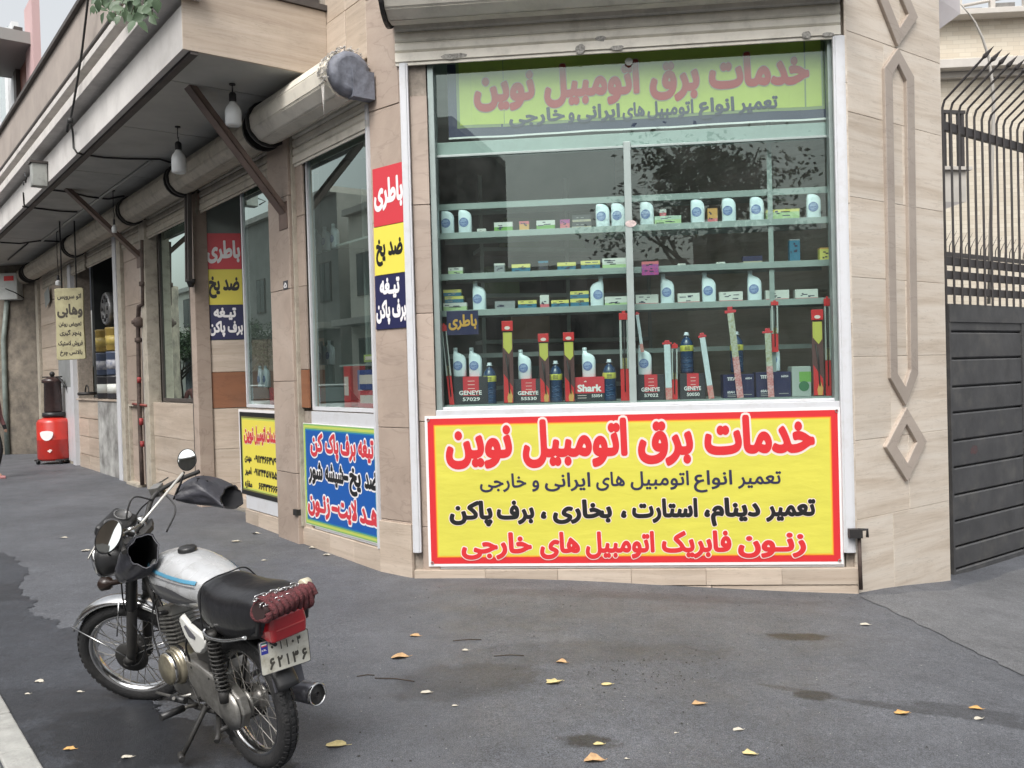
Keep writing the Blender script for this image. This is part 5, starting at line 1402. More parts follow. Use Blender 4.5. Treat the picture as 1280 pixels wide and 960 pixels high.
# ------------------------------------------------------------------ goods in the side windows
def bjug(W, u_, z_, w_, lab, yaw=0.0):
    o = copy_tree(jug); o.matrix_world = wall_frame(W, u_, z_, w_, yaw=yaw) @ Matrix.Scale(JS, 4)
    o['label'] = lab; o['group'] = 'white oil bottles in the side windows'; return o
r3 = thing('side_rack', 'steel shelves with bottles behind the side window next to the pier', 'shelving', WB.P(.7, zB1, -.5))
zs3 = [WB.z(405, 312, -.4), WB.z(405, 282, -.4) + .0]
z_up1 = WB.z(403, 283, -.4); z_up2 = WB.z(403, 315, -.4)
z_low = WB.z(440, 511, -.3)
ub_ = (u_c1a - .3)
for z in (z_up2, zB1 - .01, zB1 + .42):
    m = MB(); m.wbox(WB, .1, ub_, z - .02, z, -.62, -.3); m.build('shelf', M_shelf, r3)
m = MB(); m.wbox(WB, ub_ - .04, ub_, zB1, 3.6, -.64, -.6); m.wbox(WB, .1, .14, zB1, 3.6, -.64, -.6); m.build('post', M_shelf, r3)
for i, x in enumerate((397, 408, 419)): bjug(WB, WB.u(x, 300, -.4), z_up2 + .001, -.4, '%s bottle on the high shelf of the side window' % ('left', 'middle', 'right')[i])
for i, x in enumerate((404, 414)): bjug(WB, WB.u(x, 460, -.4), zB1 + .43, -.4, '%s bottle on the middle shelf of the side window' % ('left', 'right')[i])
for i, x in enumerate((452, 462)): bjug(WB, WB.u(x, 480, -.25), zB1 + .03, -.25, '%s bottle low in the side window by the pier' % ('left', 'right')[i])
def sidebox(u0, u1, z0, z1, w0, w1, mt, lab, cat='box'):
    t = thing('carton', lab, cat, WB.P((u0 + u1) / 2, z0, w1))
    m = MB(); m.wbox(WB, u0, u1, z0, z1, w0, w1); m.build('box', mt, t, bevel=.004)
    m = MB(); m.wbox(WB, u0 + (u1 - u0) * .3, u1 - (u1 - u0) * .1, z0 + (z1 - z0) * .3, z1 - (z1 - z0) * .25, w1, w1 + .002); m.build('print', P_pink, t)
sidebox(.15, .62, zB1 + .005, zB1 + .17, -.45, -.14, P_redp, 'pink red carton at the bottom of the side window')
sidebox(.20, .66, zB1 + .175, zB1 + .36, -.42, -.16, pm('deep_blue_card', (.02, .05, .25), .45), 'deep blue carton on the pink carton in the side window')
sidebox(.25, .60, zB1 + .43, zB1 + .50, -.42, -.2, pm('lemon_green_card', (.4, .48, .15), .5), 'flat green carton on the middle shelf of the side window')
sidebox(.76, .90, zB1 + .005, zB1 + .40, -.3, -.14, P_red, 'upright red carton in the left corner of the side window')
for i, x in enumerate((327, 334)):
    bjug(WB, WB.u(x, 480, -.3), WB.z(330, 484, -.3), -.3, '%s bottle on red boxes in the narrow side window' % ('left', 'right')[i])
m = MB(); m.wbox(WB, u_c1b + .05, uB(318), WB.z(330, 509), WB.z(330, 485), -.5, -.16); o = m.build('carton', P_red, None, bevel=.005); tag(o, 'red boxes low in the narrow side window', 'box')
# ------------------------------------------------------------------ gate and fence on the right
WG = Wall(((WC.P(0, 0, -0.14)).x, (WC.P(0, 0, -0.14)).y), (WC.d.x, WC.d.y))
ug0 = WG.u(1186.5, 550); ug1 = WG.u(1420, 550)
gt = thing('garage_gate', 'wide dark grey garage gate of horizontal panels beside the stone pillar', 'gate', WG.P((ug0 + ug1) / 2, -.35))
ys = [400.5, 415.5, 448, 481.5, 512.5, 546, 578, 611, 642.5, 673.5, 700, 722]
zs_ = [WG.z(1232, y) for y in ys]
for a, b in zip(zs_[1:], zs_[:-1]):
    m = MB()
    pr = [(a + .010, -.03), (a + .010, .004), (a + .022, .016), (b - .016, .016), (b - .004, .006), (b - .004, -.03)]
    m.prism([WG.P(ug0 + .02, z, w) for z, w in pr], WG.d * (ug1 - ug0))
    m.build('panel', M_gate, gt)
m = MB(); m.wbox(WG, ug0, ug1, -.4, zs_[0], -.06, -.03); m.build('backing', M_blk, gt)
m = MB(); m.wbox(WG, ug0, ug1, zs_[0], WG.z(1232, 382), -.05, .03); m.wbox(WG, ug0, ug1, zs_[0] - .025, zs_[0], -.03, .03); m.build('head_frame', M_gate, gt, bevel=.004)
m = MB(); m.wbox(WG, ug0, ug0 + .03, -.4, zs_[0] - .026, -.03, .022); m.build('side_frame', M_gate, gt)
u_ = WG.u(1277, 560); m = MB(); m.wbox(WG, u_, u_ + .05, -.4, zs_[0] - .026, -.03, .024); m.build('centre_frame', M_gate, gt)
# reddish smudge on the gate
u_, z_ = WG.hit(1218, 562, .017); m = MB()
m.prism([WG.P(u_ + .075 * math.cos(a) * random.uniform(.7, 1.2), z_ + .05 * math.sin(a) * random.uniform(.7, 1.2), .0166) for a in [2 * math.pi * k / 16 for k in range(16)]], WG.n * .0005)
m.build('paint_smudge', pm('rust_smudge', (.10, .045, .045), .6, var=.4, vs=30, vcol=(.062, .06, .062)), gt)

sf = thing('security_fence', 'tall black steel bar fence with outward bent spikes above the garage gate', 'fence', WG.P(ug0, WG.z(1232, 383)))
M_bar = pm('fence_steel', (.05, .045, .045), .5, var=.2, vs=9)
zgate = WG.z(1232, 383)
for y0_, y1_ in ((164, 178), (325, 336), (342, 351.5), (362, 369)):
    za, zb2 = WG.z(1232, (y0_ + y1_) / 2 + 5.5), WG.z(1232, (y0_ + y1_) / 2 - 4)
    if y0_ == 164: za, zb2 = WG.z(1226, 176), WG.z(1226, 165.5)
    m = MB(); m.wbox(WG, ug0 - .02, ug1, za, zb2, -.02, .02); m.build('rail', M_bar, sf, bevel=.003)
du = (WG.u(1251, 300) - WG.u(1185, 300)) / 7.0
k = 0; u_ = WG.u(1176.5, 260)
zbend = WG.z(1213, 142)
while u_ < ug1:
    m = MB()
    p = [WG.P(u_, zgate, 0.03), WG.P(u_, zbend - .04, 0.03), WG.P(u_, zbend + .02, .05), WG.P(u_ - .0, zbend + .30, .40)]
    m.tube(p[:4], .011, 6, smooth=False)
    t = (p[3] - p[2]).normalized(); m.tube([p[3] - t * .005, p[3] + t * .02, p[3] + t * .12], [.011, .022, .001], 6, smooth=False)
    m.build('bar', M_bar, sf); u_ += du; k += 1
# curved pole
cp = [at_depth(x, y, 11.5) for x, y in ((1236, 380), (1240, 210), (1242, 128), (1240, 100), (1236, 72), (1228, 47), (1219, 28), (1212, 18), (1201, 5))]
m = MB(); m.tube(cp, [.022, .022, .022, .02, .018, .016, .013, .011, .008], 8); ab = m.build('curved_pole', pm('pale_pole', (.42, .40, .37), .5), None); tag(ab, 'thin curved pole arching up behind the security fence', 'pole')
m = MB(); q = at_depth(1240, 127, 11.48); m.lathe([(.03, -.05), (.05, -.02), (.05, .03), (.02, .06)], 10, M=Matrix.Translation(q)); m.build('clamp', M_iron, ab) if False else None

# pale brick house behind the fence
hb = at_depth(1230, 400, 17.0)
WH2 = Wall((hb.x, hb.y), (.998, -.06))
M_brick = pm('pale_brick', (.52, .46, .36), .85)
nb = M_brick.node_tree; bN = nb.nodes['Principled BSDF']
g_ = nb.nodes.new('ShaderNodeNewGeometry'); mp_ = nb.nodes.new('ShaderNodeMapping'); mp_.inputs['Rotation'].default_value = (R(90), 0, 0)
br = nb.nodes.new('ShaderNodeTexBrick'); br.inputs['Scale'].default_value = 4.0; br.inputs['Color1'].default_value = (.60, .55, .46, 1); br.inputs['Color2'].default_value = (.53, .47, .38, 1); br.inputs['Mortar'].default_value = (.45, .40, .33, 1)
br.inputs['Mortar Size'].default_value = .016; br.inputs['Row Height'].default_value = .33; br.inputs['Brick Width'].default_value = .9; br.inputs['Mortar Smooth'].default_value = .3
sx_ = nb.nodes.new('ShaderNodeSeparateXYZ'); cx_ = nb.nodes.new('ShaderNodeCombineXYZ')
nb.links.new(g_.outputs['Position'], sx_.inputs[0]); nb.links.new(sx_.outputs['X'], cx_.inputs['X']); nb.links.new(sx_.outputs['Z'], cx_.inputs['Y'])
nb.links.new(cx_.outputs[0], br.inputs['Vector']); nb.links.new(br.outputs['Color'], bN.inputs['Base Color'])
bh = thing('brick_house', 'pale yellow brick house with stone cornice behind the steel fence', 'building', WH2.P(0, 0))
zc1, zc0 = WH2.z(1230, 79), WH2.z(1230, 90); zt1, zt0 = WH2.z(1230, 17), WH2.z(1230, 24)
m = MB(); m.wbox(WH2, -2.5, 9, -.5, zt0, -6, 0); m.build('wall', M_brick, bh)
M_corn = pm('cornice_stone', (.52, .49, .45), .8, var=.1, vs=4)
m = MB(); m.wbox(WH2, -2.5, 9, zc0, zc1, 0.001, .35); m.wbox(WH2, -2.5, 9, zc0 - .12, zc0, 0.001, .12); m.build('cornice', M_corn, bh, bevel=.01)
m = MB(); m.wbox(WH2, -2.5, 9, zt0, zt1, -.3, .3); m.build('parapet', M_corn, bh, bevel=.01)
for i in range(9):
    a = -.4 + i * .62
    m = MB(); m.wbox(WH2, a, a + .09, zt1, zt1 + .9, -.05, .04); m.build('roof_post', M_corn, bh)
    m = MB(); m.wbox(WH2, a + .17, a + .52, zt1, zt1 + .16 + .07 * i, -.25, -.1); m.build('roof_block', pm('dusty_grey', (.35, .34, .33), .8, var=.3, vs=5), bh)
m = MB(); m.tube([WH2.P(-.6, zt1 + .12, 0), WH2.P(5.0, zt1 + .95, 0)], .03, 6); m.build('roof_rail', M_corn, bh)
# its small balcony
qa = at_depth(1168, 215, 13.5); WBK = Wall((qa.x, qa.y), (.985, .17))
u1_ = WBK.u(1207, 200); zr1, zr0, zsl, zbt = WBK.z(1190, 138), WBK.z(1190, 209), WBK.z(1190, 213), WBK.z(1190, 262)
bk = thing('small_balcony', 'small balcony with dark railing on the brick house seen past the pillar', 'balcony', WBK.P(0, zbt))
m = MB(); m.wbox(WBK, -.6, u1_, zbt + .12, zsl, -3.0, 0); m.build('slab', pm('balcony_render', (.50, .47, .43), .8, var=.12, vs=4), bk)
m = MB(); m.wbox(WBK, -.6, u1_ + .07, zsl, zsl + .05, -3.0, .06); m.build('coping', M_corn, bk)
m = MB(); m.prism([WBK.P(-.6, zbt - .25, .001), WBK.P(u1_ - .03, zbt + .12, .001), WBK.P(-.6, zbt + .12, .001)], WBK.n * -1.0); m.build('bracket', pm('grey_underside', (.33, .31, .3), .8), bk)
m = MB(); m.wbox(WBK, -.6, u1_, zr1 - .05, zr1, -.04, .02); m.build('rail', M_bar, bk)
for i in range(9):
    a = u1_ - .02 - i * .085 * 1.2
    wd = .045 if i % 2 == 0 else .016
    m = MB(); m.wbox(WBK, a - wd, a, zr0, zr1 - .052, -.02, .01); m.build('bar', M_bar, bk)
# inner yard wall with a spiked rail
ya_, yb2_ = at_depth(1176, 317, 12.0), at_depth(1290, 302, 13.5)
dd = Vector((yb2_.x - ya_.x, yb2_.y - ya_.y, 0)).normalized(); WY = Wall((ya_.x, ya_.y), (dd.x, dd.y))
yf = thing('yard_fence', 'low rail with small slanted spikes running behind the bar fence', 'fence', WY.P(0, ya_.z))
m = MB(); m.wbox(WY, -.3, 3.0, ya_.z - .03, ya_.z + .03, -.02, .02); m.build('rail', M_bar, yf)
for i in range(22):
    a = -.2 + i * .14
    m = MB(); m.tube([WY.P(a, ya_.z + .03, 0), WY.P(a + .01, ya_.z + .12, 0), WY.P(a + .09, ya_.z + .32, .06)], [.007, .007, .002], 5); m.build('spike', M_bar, yf)

# ------------------------------------------------------------------ far shops on the long side
def bt(name, label, cat, u, z, w=0.0, group=None): return thing(name, label, cat, WB.P(u, z, w), group)
# garage bay: sill wall, interior
ub0, ub1 = uB(148.5), uB(96)
zg = WB.z(125, 501)
m = MB(); m.wbox(WB, ub0, ub1, -.2, zg, -.35, -.03); gw = bpart(m, 'garage_sill_wall', M_joint)
um_ = uB(121)
nrow = 4
tiles(gw, WB, [um_, (um_ + ub1) / 2, ub1], [0.0 + zg * k / nrow for k in range(nrow + 1)], -.03, 0.0, M_stone, gap=.012)
m = MB(); m.wbox(WB, ub0, um_ - .01, -.1, zg, -.03, .012); m.build('stained_panel', M_stained, gw)
m = MB(); m.wbox(WB, ub0, ub1, zg, zg + .03, -.4, .03); m.build('sill', M_stone, gw)
m = MB(); m.wbox(WB, ub0, ub1 + 4, -.1, 4.4, -3.1, -3.0); m.wbox(WB, ub1 - .2, ub1, -.1, 4.4, -3.0, -.3); bpart(m, 'garage_inner_wall', pm('garage_shade', (.030, .034, .034), .9, var=.4, vs=2))  # near-black wall colour holds the shade of the deep garage interior
m = MB(); m.wbox(WB, uB(160), ub1, 4.3, 4.4, -3.0, -.2); bpart(m, 'garage_ceiling', pm('garage_shade', (.03, .034, .034), .9))
for (x0, x1, w_, mt) in ((93.5, 90, .04, M_white), (88, 84.5, .02, M_creamd)):
    a, b = uB(x0), uB(x1); m = MB(); m.wbox(WB, a, b, .0, zBs + .2, -.06, w_); bpart(m, 'shutter_guide', mt)
tw = MB(); tw.wbox(WB, ub1 + .1, uB(51), -.1, zBs + .3, -.3, -.04); t_ = bpart(tw, 'garage_side_wall', M_joint)
ua_, ub_2 = uB(89.5), uB(53)
tiles(t_, WB, [ua_, (ua_ + ub_2) / 2, ub_2], [0, .5, 1.0, 1.5, 2.0, 2.5, 3.0, 3.5, 4.1], -.04, 0, M_stone, gap=.008)
m = MB(); m.wbox(WB, uB(89), uB(73), .15, WB.z(82, 484), 0.002, .03); m.build('door_lower_panel', M_white, t_)
m = MB(); m.wbox(WB, uB(89), uB(74), WB.z(82, 484), WB.z(82, 448), 0.002, .02); m.build('door_pane', M_wood, t_)
# rough cement wall of the neighbouring plot, facing the camera
qc = WB.P(uB(49) + .05, 0, 0)
WN = Wall((qc.x, qc.y), (-.985, .17))
nw = thing('rough_wall', 'rough grey brown cement wall at the far end of the shop row', 'wall', WN.P(2, 0))
m = MB(); rg = []
nx_, nz_ = 26, 26
for j in range(nz_ + 1):
    for i in range(nx_ + 1):
        rg.append(WN.P(-.1 + 6.5 * i / nx_, -.2 + 4.75 * j / nz_, random.uniform(0, .035)))
m.add(rg, [(j * (nx_ + 1) + i, j * (nx_ + 1) + i + 1, (j + 1) * (nx_ + 1) + i + 1, (j + 1) * (nx_ + 1) + i) for j in range(nz_) for i in range(nx_)], 0, True)
m.wbox(WN, -.1, 6.4, -.2, 4.5, -.3, -.01); m.build('render_coat', M_cement, nw, fix=False)
yy = qc.y
def nbx(x, y, w=.05): return WN.hit(x, y, w)
u1, z1_ = nbx(4, 440); m = MB(); m.tube([WN.P(WN.u(9, 375, .08), WN.z(9, 375, .08), .08), WN.P(WN.u(4.5, 425, .08), WN.z(4.5, 425, .08), .08), WN.P(WN.u(6, 480, .08), WN.z(6, 480, .08), .08), WN.P(WN.u(9, 557, .08), 0, .08)], .055, 10)
o = m.build('downpipe', pm('grey_green_pipe', (.22, .26, .24), .5, var=.3, vs=8), None); tag(o, 'grey green downpipe in front of the rough cement wall', 'pipe')
# meter box
ux, zx = nbx(11, 357.5, .2)
mbx = thing('meter_box', 'pale electric meter box with a red label on the rough wall', 'box', WN.P(ux, zx - .3, .1))
u0_, u1_2 = WN.u(-2, 357, .22), WN.u(21, 357, .22); za_, zb_3 = WN.z(11, 374.5, .22), WN.z(11, 341, .22)
m = MB(); m.wbox(WN, min(u0_, u1_2), max(u0_, u1_2), za_, zb_3, .02, .22); m.build('case', pm('meter_grey', (.50, .52, .50), .5, dirt=.4, ds=5), mbx, bevel=.02)
pnm = Panel(WN, .222)
a, b = pnm.px(5, 349)[0], pnm.px(17, 349)[0]; m = MB(); pnm.rect(m, a, b, pnm.px(11, 351)[1], pnm.px(11, 345)[1], 0, .006); m.build('label', P_red, mbx)
m = MB(); m.tube([pnm(*pnm.px(8, 361), .03), pnm(*pnm.px(20, 366), .02), pnm(*pnm.px(26, 372), -.1)], .012, 6); m.build('cable', M_cable, mbx)
# gas pipe on the pilaster
up_ = uB(172.5); 
gp = bt('gas_pipe', 'rusty gas pipe with red paint marks running down the stone pilaster', 'pipe', up_, 0, .1)
pts = [WB.P(*(WB.hit(x, y, .07)), .07) for x, y in ((178, 300), (178.5, 352), (179, 380), (173.5, 383), (172.5, 400), (173, 430), (174, 500), (176, 560), (178, 606))]
m = MB(); m.tube(pts, .032, 8); m.build('pipe', M_rust, gp)
m = MB(); c = WB.P(*WB.hit(173.5, 403, .1), .1); m.lathe([(.03, -.08), (.075, -.05), (.075, .05), (.03, .08)], 12, M=Matrix.Translation(c)); m.tube([c, c + WB.d * .16 + Vector((0, 0, .02))], .014, 6); m.tube([c - WB.n * .02, c + WB.n * .1], .03, 8); m.build('valve', M_rust, gp)
for (x, y) in ((173, 425),(178.5, 355)):
    c = WB.P(*WB.hit(x, y, .07), .07); m = MB(); m.lathe([(.04, -.035), (.055, -.03), (.055, .03), (.04, .035)], 10, M=Matrix.Translation(c)); m.build('coupling', M_rust, gp)
for (x, y, h) in ((174, 475, .12), (176.5, 527, .15), (177.8, 555, .12)):
    c = WB.P(*WB.hit(x, y, .07), .07); m = MB(); m.tube([c - Vector((0, 0, h * .35)), c + Vector((0, 0, h * .35))], .0325, 8); m.build('red_mark', pm('faded_red_mark', (.30, .035, .035), .6, var=.4, vs=20), gp)
m = MB(); m.tube([WB.P(*WB.hit(166, 505, .06), .06), WB.P(*WB.hit(184, 507, .06), .06)], .02, 6); m.build('branch', pm('red_brown_pipe', (.22, .05, .04), .6), gp)

# wheels, tyres, oil drums in the garage
def at_b(x, y, w): return WB.P(*WB.hit(x, y, w), w)
t = thing('car_wheel', 'silver car wheel hanging in the garage opening', 'wheel', at_b(134, 386, -.1))
c = at_b(134, 386, -.12); Mw = frame(WB.d, -WB.n, Vector((0, 0, 1)), c); RW = .29
m = MB(); m.lathe([(RW, -.07), (RW, .02), (RW * .92, .05), (RW * .86, .02), (RW * .5, -.01), (RW * .25, .02), (.0, .03)], 28, M=Mw @ Matrix.Rotation(R(90), 4, 'X')); m.build('rim', pm('alloy_grey', (.30, .30, .30), .4, metal=.6, var=.4, vs=12), t)
for k in range(8):
    a = 2 * math.pi * k / 8; cc = c + (WB.d * math.cos(a) + Vector((0, 0, math.sin(a)))) * RW * .68 + WB.n * .045
    m = MB(); m.lathe([(.035, -.01), (.035, .01)], 8, M=frame(WB.d, Vector((0, 0, 1)), WB.n, cc)); m.build('hole', M_blk, t)
for (x, y, r_, lb_) in ((131, 437, .33, 'black tyre lying in shadow behind the oil drums'), (126, 425, .30, 'second black tyre leaning deeper in the garage')):
    t = thing('tyre', lb_, 'tyre', at_b(x, y, -.5)); c = at_b(x, y, -.5)
    Mw = frame(WB.d, -WB.n, Vector((0, 0, 1)), c)
    m = MB(); m.torus(r_ - .09, .09, Mw, 36, 10); m.build('tread', pm('tyre_rubber', (.018, .018, .019), .7, bump=.4, bs=70), t)
    m = MB(); m.lathe([(r_ - .15, -.03), (.03, .0), (.0, .0)], 20, M=Mw @ Matrix.Rotation(R(90), 4, 'X')); m.build('hub', pm('dull_hub', (.05, .05, .055), .5), t)
for i, (x, ) in enumerate(((130.5,), (143.5,))):
    for k in range(3):
        u_d = uB(x, -.12); z = zg + .035 + k * .415
        if k == 2 and False: pass
        t = bt('oil_drum', '%s %s oil tub of the two stacks on the garage sill' % (('nearer left', 'nearer right')[i].replace('nearer ', ''), ('bottom', 'middle', 'top yellow')[k]), 'tub', u_d, z, -.15, 'stacked oil tubs on the garage sill')
        Mt = Matrix.Translation(WB.P(u_d, z, -.16))
        m = MB(); m.lathe([(.165, 0), (.175, .02), (.175, .36), (.18, .37), (.18, .40), (.16, .405)], 20, M=Mt)
        m.build('tub', [pm('tub_black', (.03, .03, .035), .4), pm('tub_blue', (.06, .08, .13), .4), pm('tub_yellow', (.30, .21, .05), .4, dirt=.4, ds=8)][k], t)
        m = MB(); m.lathe([(.177, .10), (.177, .26)], 20, M=Mt); m.build('label', [W_, pm('tub_label', (.5, .5, .5), .5, var=.7, vs=14, vcol=(.1, .12, .2)), pm('tub_lid_gold', (.5, .38, .1), .4)][k], t)
# yellowish cloth panel at the back of the garage
m = MB(); m.wbox(WB, uB(128, -.9), uB(103, -.9), WB.z(115, 499, -.9), WB.z(115, 458, -.9), -.93, -.9); o = m.build('yellow_board', pm('dirty_yellow', (.28, .27, .09), .7, var=.3, vs=5), None); tag(o, 'dirty yellow board at the back of the garage bay', 'board')
m = MB(); m.wbox(WB, uB(140, -1.2), uB(126, -1.2), WB.z(133, 355, -1.2), WB.z(133, 322, -1.2), -1.25, -1.2); o = m.build('blue_poster', pm('deep_blue_poster', (.01, .02, .08), .6), None); tag(o, 'dark blue poster high inside the garage', 'poster')
c = at_b(109, 494, -.05); m = MB(); m.lathe([(.16, 0), (.17, .03), (.16, .06)], 18, M=Matrix.Translation(c)); m.tube([c + WB.d * .15 * math.cos(a) + Vector((0, 0, .03 + .16 * math.sin(a))) for a in [math.pi * q / 10 for q in range(11)]], .012, 6); o = m.build('dark_pan', M_iron, None); tag(o, 'dark metal pan with a looped handle on the garage sill', 'pan')
# tilted pale card and small bulb
c = at_b(59, 371, .05); m = MB(); m.prism([c + WB.d * a + Vector((0, 0, b)) for a, b in ((.28, .1), (-.22, .2), (-.32, -.12), (.18, -.22))], WB.n * .01); o = m.build('wall_card', pm('pale_card', (.3, .32, .31), .6), None); tag(o, 'tilted pale card on the wall beside the hanging sign', 'card')

# oil drainer: red tank with dark canister on wheels
g = ground(69, 579)
S_ = (ground(69, 579).y) / FPX
t = thing('oil_drainer', 'red wheeled waste oil drainer with dark canister by the garage wall', 'oil drainer', g)
def gp3(x, y): return at_depth(x, y, g.y)
hh = (g - gp3(69, 523)).length; r_ = 19.5 * S_ * 1.0
Mt = Matrix.Translation(g)
m = MB(); m.lathe([(r_ * .9, .07), (r_, .12), (r_, hh * .53), (r_ * 1.015, hh * .54), (r_, hh * .55), (r_, hh - .08), (r_ * .9, hh - .02), (r_ * .5, hh + .03), (0, hh + .03)], 28, M=Mt); m.build('tank', pm('drainer_red', (.52, .03, .02), .35, dirt=.3, ds=6, coat=.3), t)
m = MB(); m.lathe([(r_ * .62, hh + .03), (r_ * .66, hh + .06), (r_ * .66, hh + .12), (r_ * .5, hh + .13)], 20, M=Mt); m.build('collar', M_blk, t)
hc = 42 * S_
m = MB(); m.lathe([(r_ * .50, hh + .13), (r_ * .54, hh + .15), (r_ * .5, hh + .13 + hc * .85), (r_ * .62, hh + .13 + hc * .87), (r_ * .62, hh + .15 + hc * .93), (r_ * .2, hh + .16 + hc)], 20, M=Mt); m.build('canister', pm('canister_brown', (.05, .03, .028), .25, var=.2, vs=10), t)
m = MB(); m.lathe([(.03, 0), (.05, .03), (.05, .07), (.02, .1)], 10, M=Matrix.Translation(g + Vector((0, 0, hh + .17 + hc)))); m.tube([g + Vector((-.2, 0, hh + .16 + hc)), g + Vector((.2, 0, hh + .16 + hc))], .015, 6); m.build('valve', M_iron, t)
m = MB(); m.tube([g + Vector(q) for q in ((.18, -.1, hh + .15 + hc), (.34, -.1, hh + hc * .9), (.42, -.1, hh + hc * .4), (.40, -.1, hh + .05), (.43, -.1, hh * .5), (.40, -.1, .2), (.6, 0, .1))], .018, 6); m.build('hose', M_blk, t)
m = MB(); m.tube([g + Vector((.45, .1, .12)), g + Vector((.46, .1, hh * .9))], .05, 8); m.tube([g + Vector((.5, .05, .3)), g + Vector((.8, .1, hh + .2))], .012, 6); m.build('holder', M_iron, t)
m = MB(); yl = -r_ - .003
m.add([g + Vector(( r_ * .05 + r_ * .42 * math.cos(a), -r_ * 1.02, hh * .70 + r_ * .5 * (math.sin(a) if math.sin(a) < 0 else .25 * math.sin(a)))) for a in [2 * math.pi * q / 20 for q in range(20)]], [list(range(20))]); m.build('shield_label', P_wht, t, fix=False)
m = MB(); m.add([g + Vector((r_ * a, -r_ * 1.02, hh * b)) for a, b in ((.05, .3), (.22, .34), (.38, .32), (.22, .26))], [(0, 1, 2, 3)]); m.build('small_label', P_pink, t, fix=False)
for dx, dy in ((-.7, -.7), (.75, -.65), (0, .9)):
    c = g + Vector((r_ * dx, r_ * dy, .05)); m = MB(); m.lathe([(.05, -.02), (.05, .02)], 12, M=Matrix.Translation(c) @ Matrix.Rotation(R(90), 4, 'Y')); m.build('wheel', M_blk, t)
m = MB(); m.box(-r_ * .9, r_ * .95, -r_ * .8, r_ * .8, .07, .10, M=Mt); m.build('base_plate', M_iron, t)

# loose items: folded shutter post with hook
t = bt('shutter_rod', 'swung up metal shutter channel with a hook hanging beside the entrance', 'shutter channel', uB(238, .3, 300), 2.5, .3)
a = at_b(237.5, 241, .12); b = at_b(238.5, 352, .12)
m = MB()
for s_ in (-.05, .05): m.prism([a + WB.d * (s_ - .02) , a + WB.d * (s_ + .02), a + WB.d * (s_ + .02) + WB.n * .05, a + WB.d * (s_ - .02) + WB.n * .05], b - a)
m.prism([a - WB.d * .03, a + WB.d * .03, a + WB.d * .03 + WB.n * .012, a - WB.d * .03 + WB.n * .012], b - a)
m.build('channel', M_trimdark, t)
m = MB(); m.tube([b + Vector((0, 0, .03)), b, b + Vector((0, 0, -.07))], [.06, .055, .03], 10); m.tube([b + WB.d * .1, b - WB.d * .1], .02, 6); m.build('hook', M_iron, t)
t = bt('shutter_lock_small', '', '', 0, 0); bpy.data.objects.remove(t)
# house number plate on the column
pnc = Panel(WB, .062); a, b = pnc.px(354.5, 358)[0], pnc.px(360, 358)[0]
np_ = thing('number_plate', 'tiny dark number plate on the stone column between the side windows', 'sign', pnc(a, pnc.px(357, 363)[1]))
m = MB(); pnc.rect(m, a, b, pnc.px(357, 362)[1], pnc.px(357, 351)[1], 0, .004); m.build('plate', pm('plate_dark', (.06, .06, .07), .4), np_)
mb = MB(); line_mesh(mb, [('۵', a + .015, b - .015)], pnc.px(357, 360)[1], pnc.px(357, 353)[1], pnc, .03, 0, 0, .006); mb.build('lettering', P_wht, np_, fix=False)

# ------------------------------------------------------------------ bulbs under the balcony
def bulb(x, ytop, ybot, w_, lab, r=.058, cordtop=None):
    """hangs from the soffit"""
    u_, zb = WB.hit(x, ybot, w_); zt = WB.z(x, ytop, w_)
    c = WB.P(u_, zb, w_); h = zt - zb
    t = thing('light_bulb', lab, 'light bulb', WB.P(u_, zt, w_), group='bare bulbs under the balcony')
    m = MB(); m.lathe([(r * .55, 0), (r * .92, h * .03), (r, h * .10), (r, h * .62), (r * .85, h * .78), (r * .48, h * .93), (r * .42, h * 1.0)], 20, M=Matrix.Translation(c)); m.build('globe', pm('bulb_white', (.72, .74, .74), .25), t)
    m = MB(); m.lathe([(r * .44, h), (r * .46, h + .02), (r * .46, h + .07), (r * .3, h + .09)], 14, M=Matrix.Translation(c)); m.build('socket', M_blk, t)
    m = MB(); top = WB.P(u_, zS - .002, w_); m.tube([c + Vector((0, 0, h + .08)), c + Vector((.006, 0, h + .14)), (c + top) / 2 + Vector((-.006, 0, h / 2)), top], .006, 5); m.lathe([(.03, -.012), (.03, 0)], 10, M=Matrix.Translation(top)); m.build('cord', M_iron, t)
def solve_w(x, y):     # distance out of the wall at which the soffit is seen at this pixel
    q = CAM + ray(x, y) * ((zS - CAM.z) / ray(x, y).z); return (q - WB.p).dot(WB.n)
bulb(292, 127, 158, solve_w(291, 104), 'large white bulb nearest to the corner under the balcony', .075)
bulb(224, 187, 217, solve_w(222, 158), 'second white bulb from the corner under the balcony', .078)
bulb(143, 281, 291, .45, 'small bulb under the balcony by the second brown bracket', .035)
bulb(73, 350, 357, .45, 'small bulb beside the hanging sign', .05)

# ------------------------------------------------------------------ cables and junction box on the balcony
def sof_pt(x, y): return CAM + ray(x, y) * ((zS - .02 - CAM.z) / ray(x, y).z)
wf_ = wK + .02
def fp(x, y, w=wf_): return WB.P(*WB.hit(x, y, w), w)
m = MB(); m.tube([fp(112, -30, 1.52), fp(110, 0, 1.52), fp(103, 60, 1.5), fp(97, 100, 1.5), fp(91, 135, 1.5), fp(88, 150, 1.42), fp(91, 165), fp(92, 185), fp(96, 191), sof_pt(103, 193), sof_pt(130, 197), sof_pt(160, 198.5), sof_pt(200, 199), sof_pt(213, 203)], .012, 6)
o = m.build('cable', M_cable, None); tag(o, 'black cable dropping down the balcony front and running under the soffit', 'cable')
m = MB(); m.tube([fp(86, 148, 1.5), fp(84, 165, 1.5)], .014, 6); m.lathe([(.03, -.03), (.035, 0), (.03, .03)], 8, M=Matrix.Translation(fp(88, 151, 1.5))); o = m.build('cable_knot', M_cable, None); tag(o, 'knotted end of black cable on the balcony edge', 'cable')
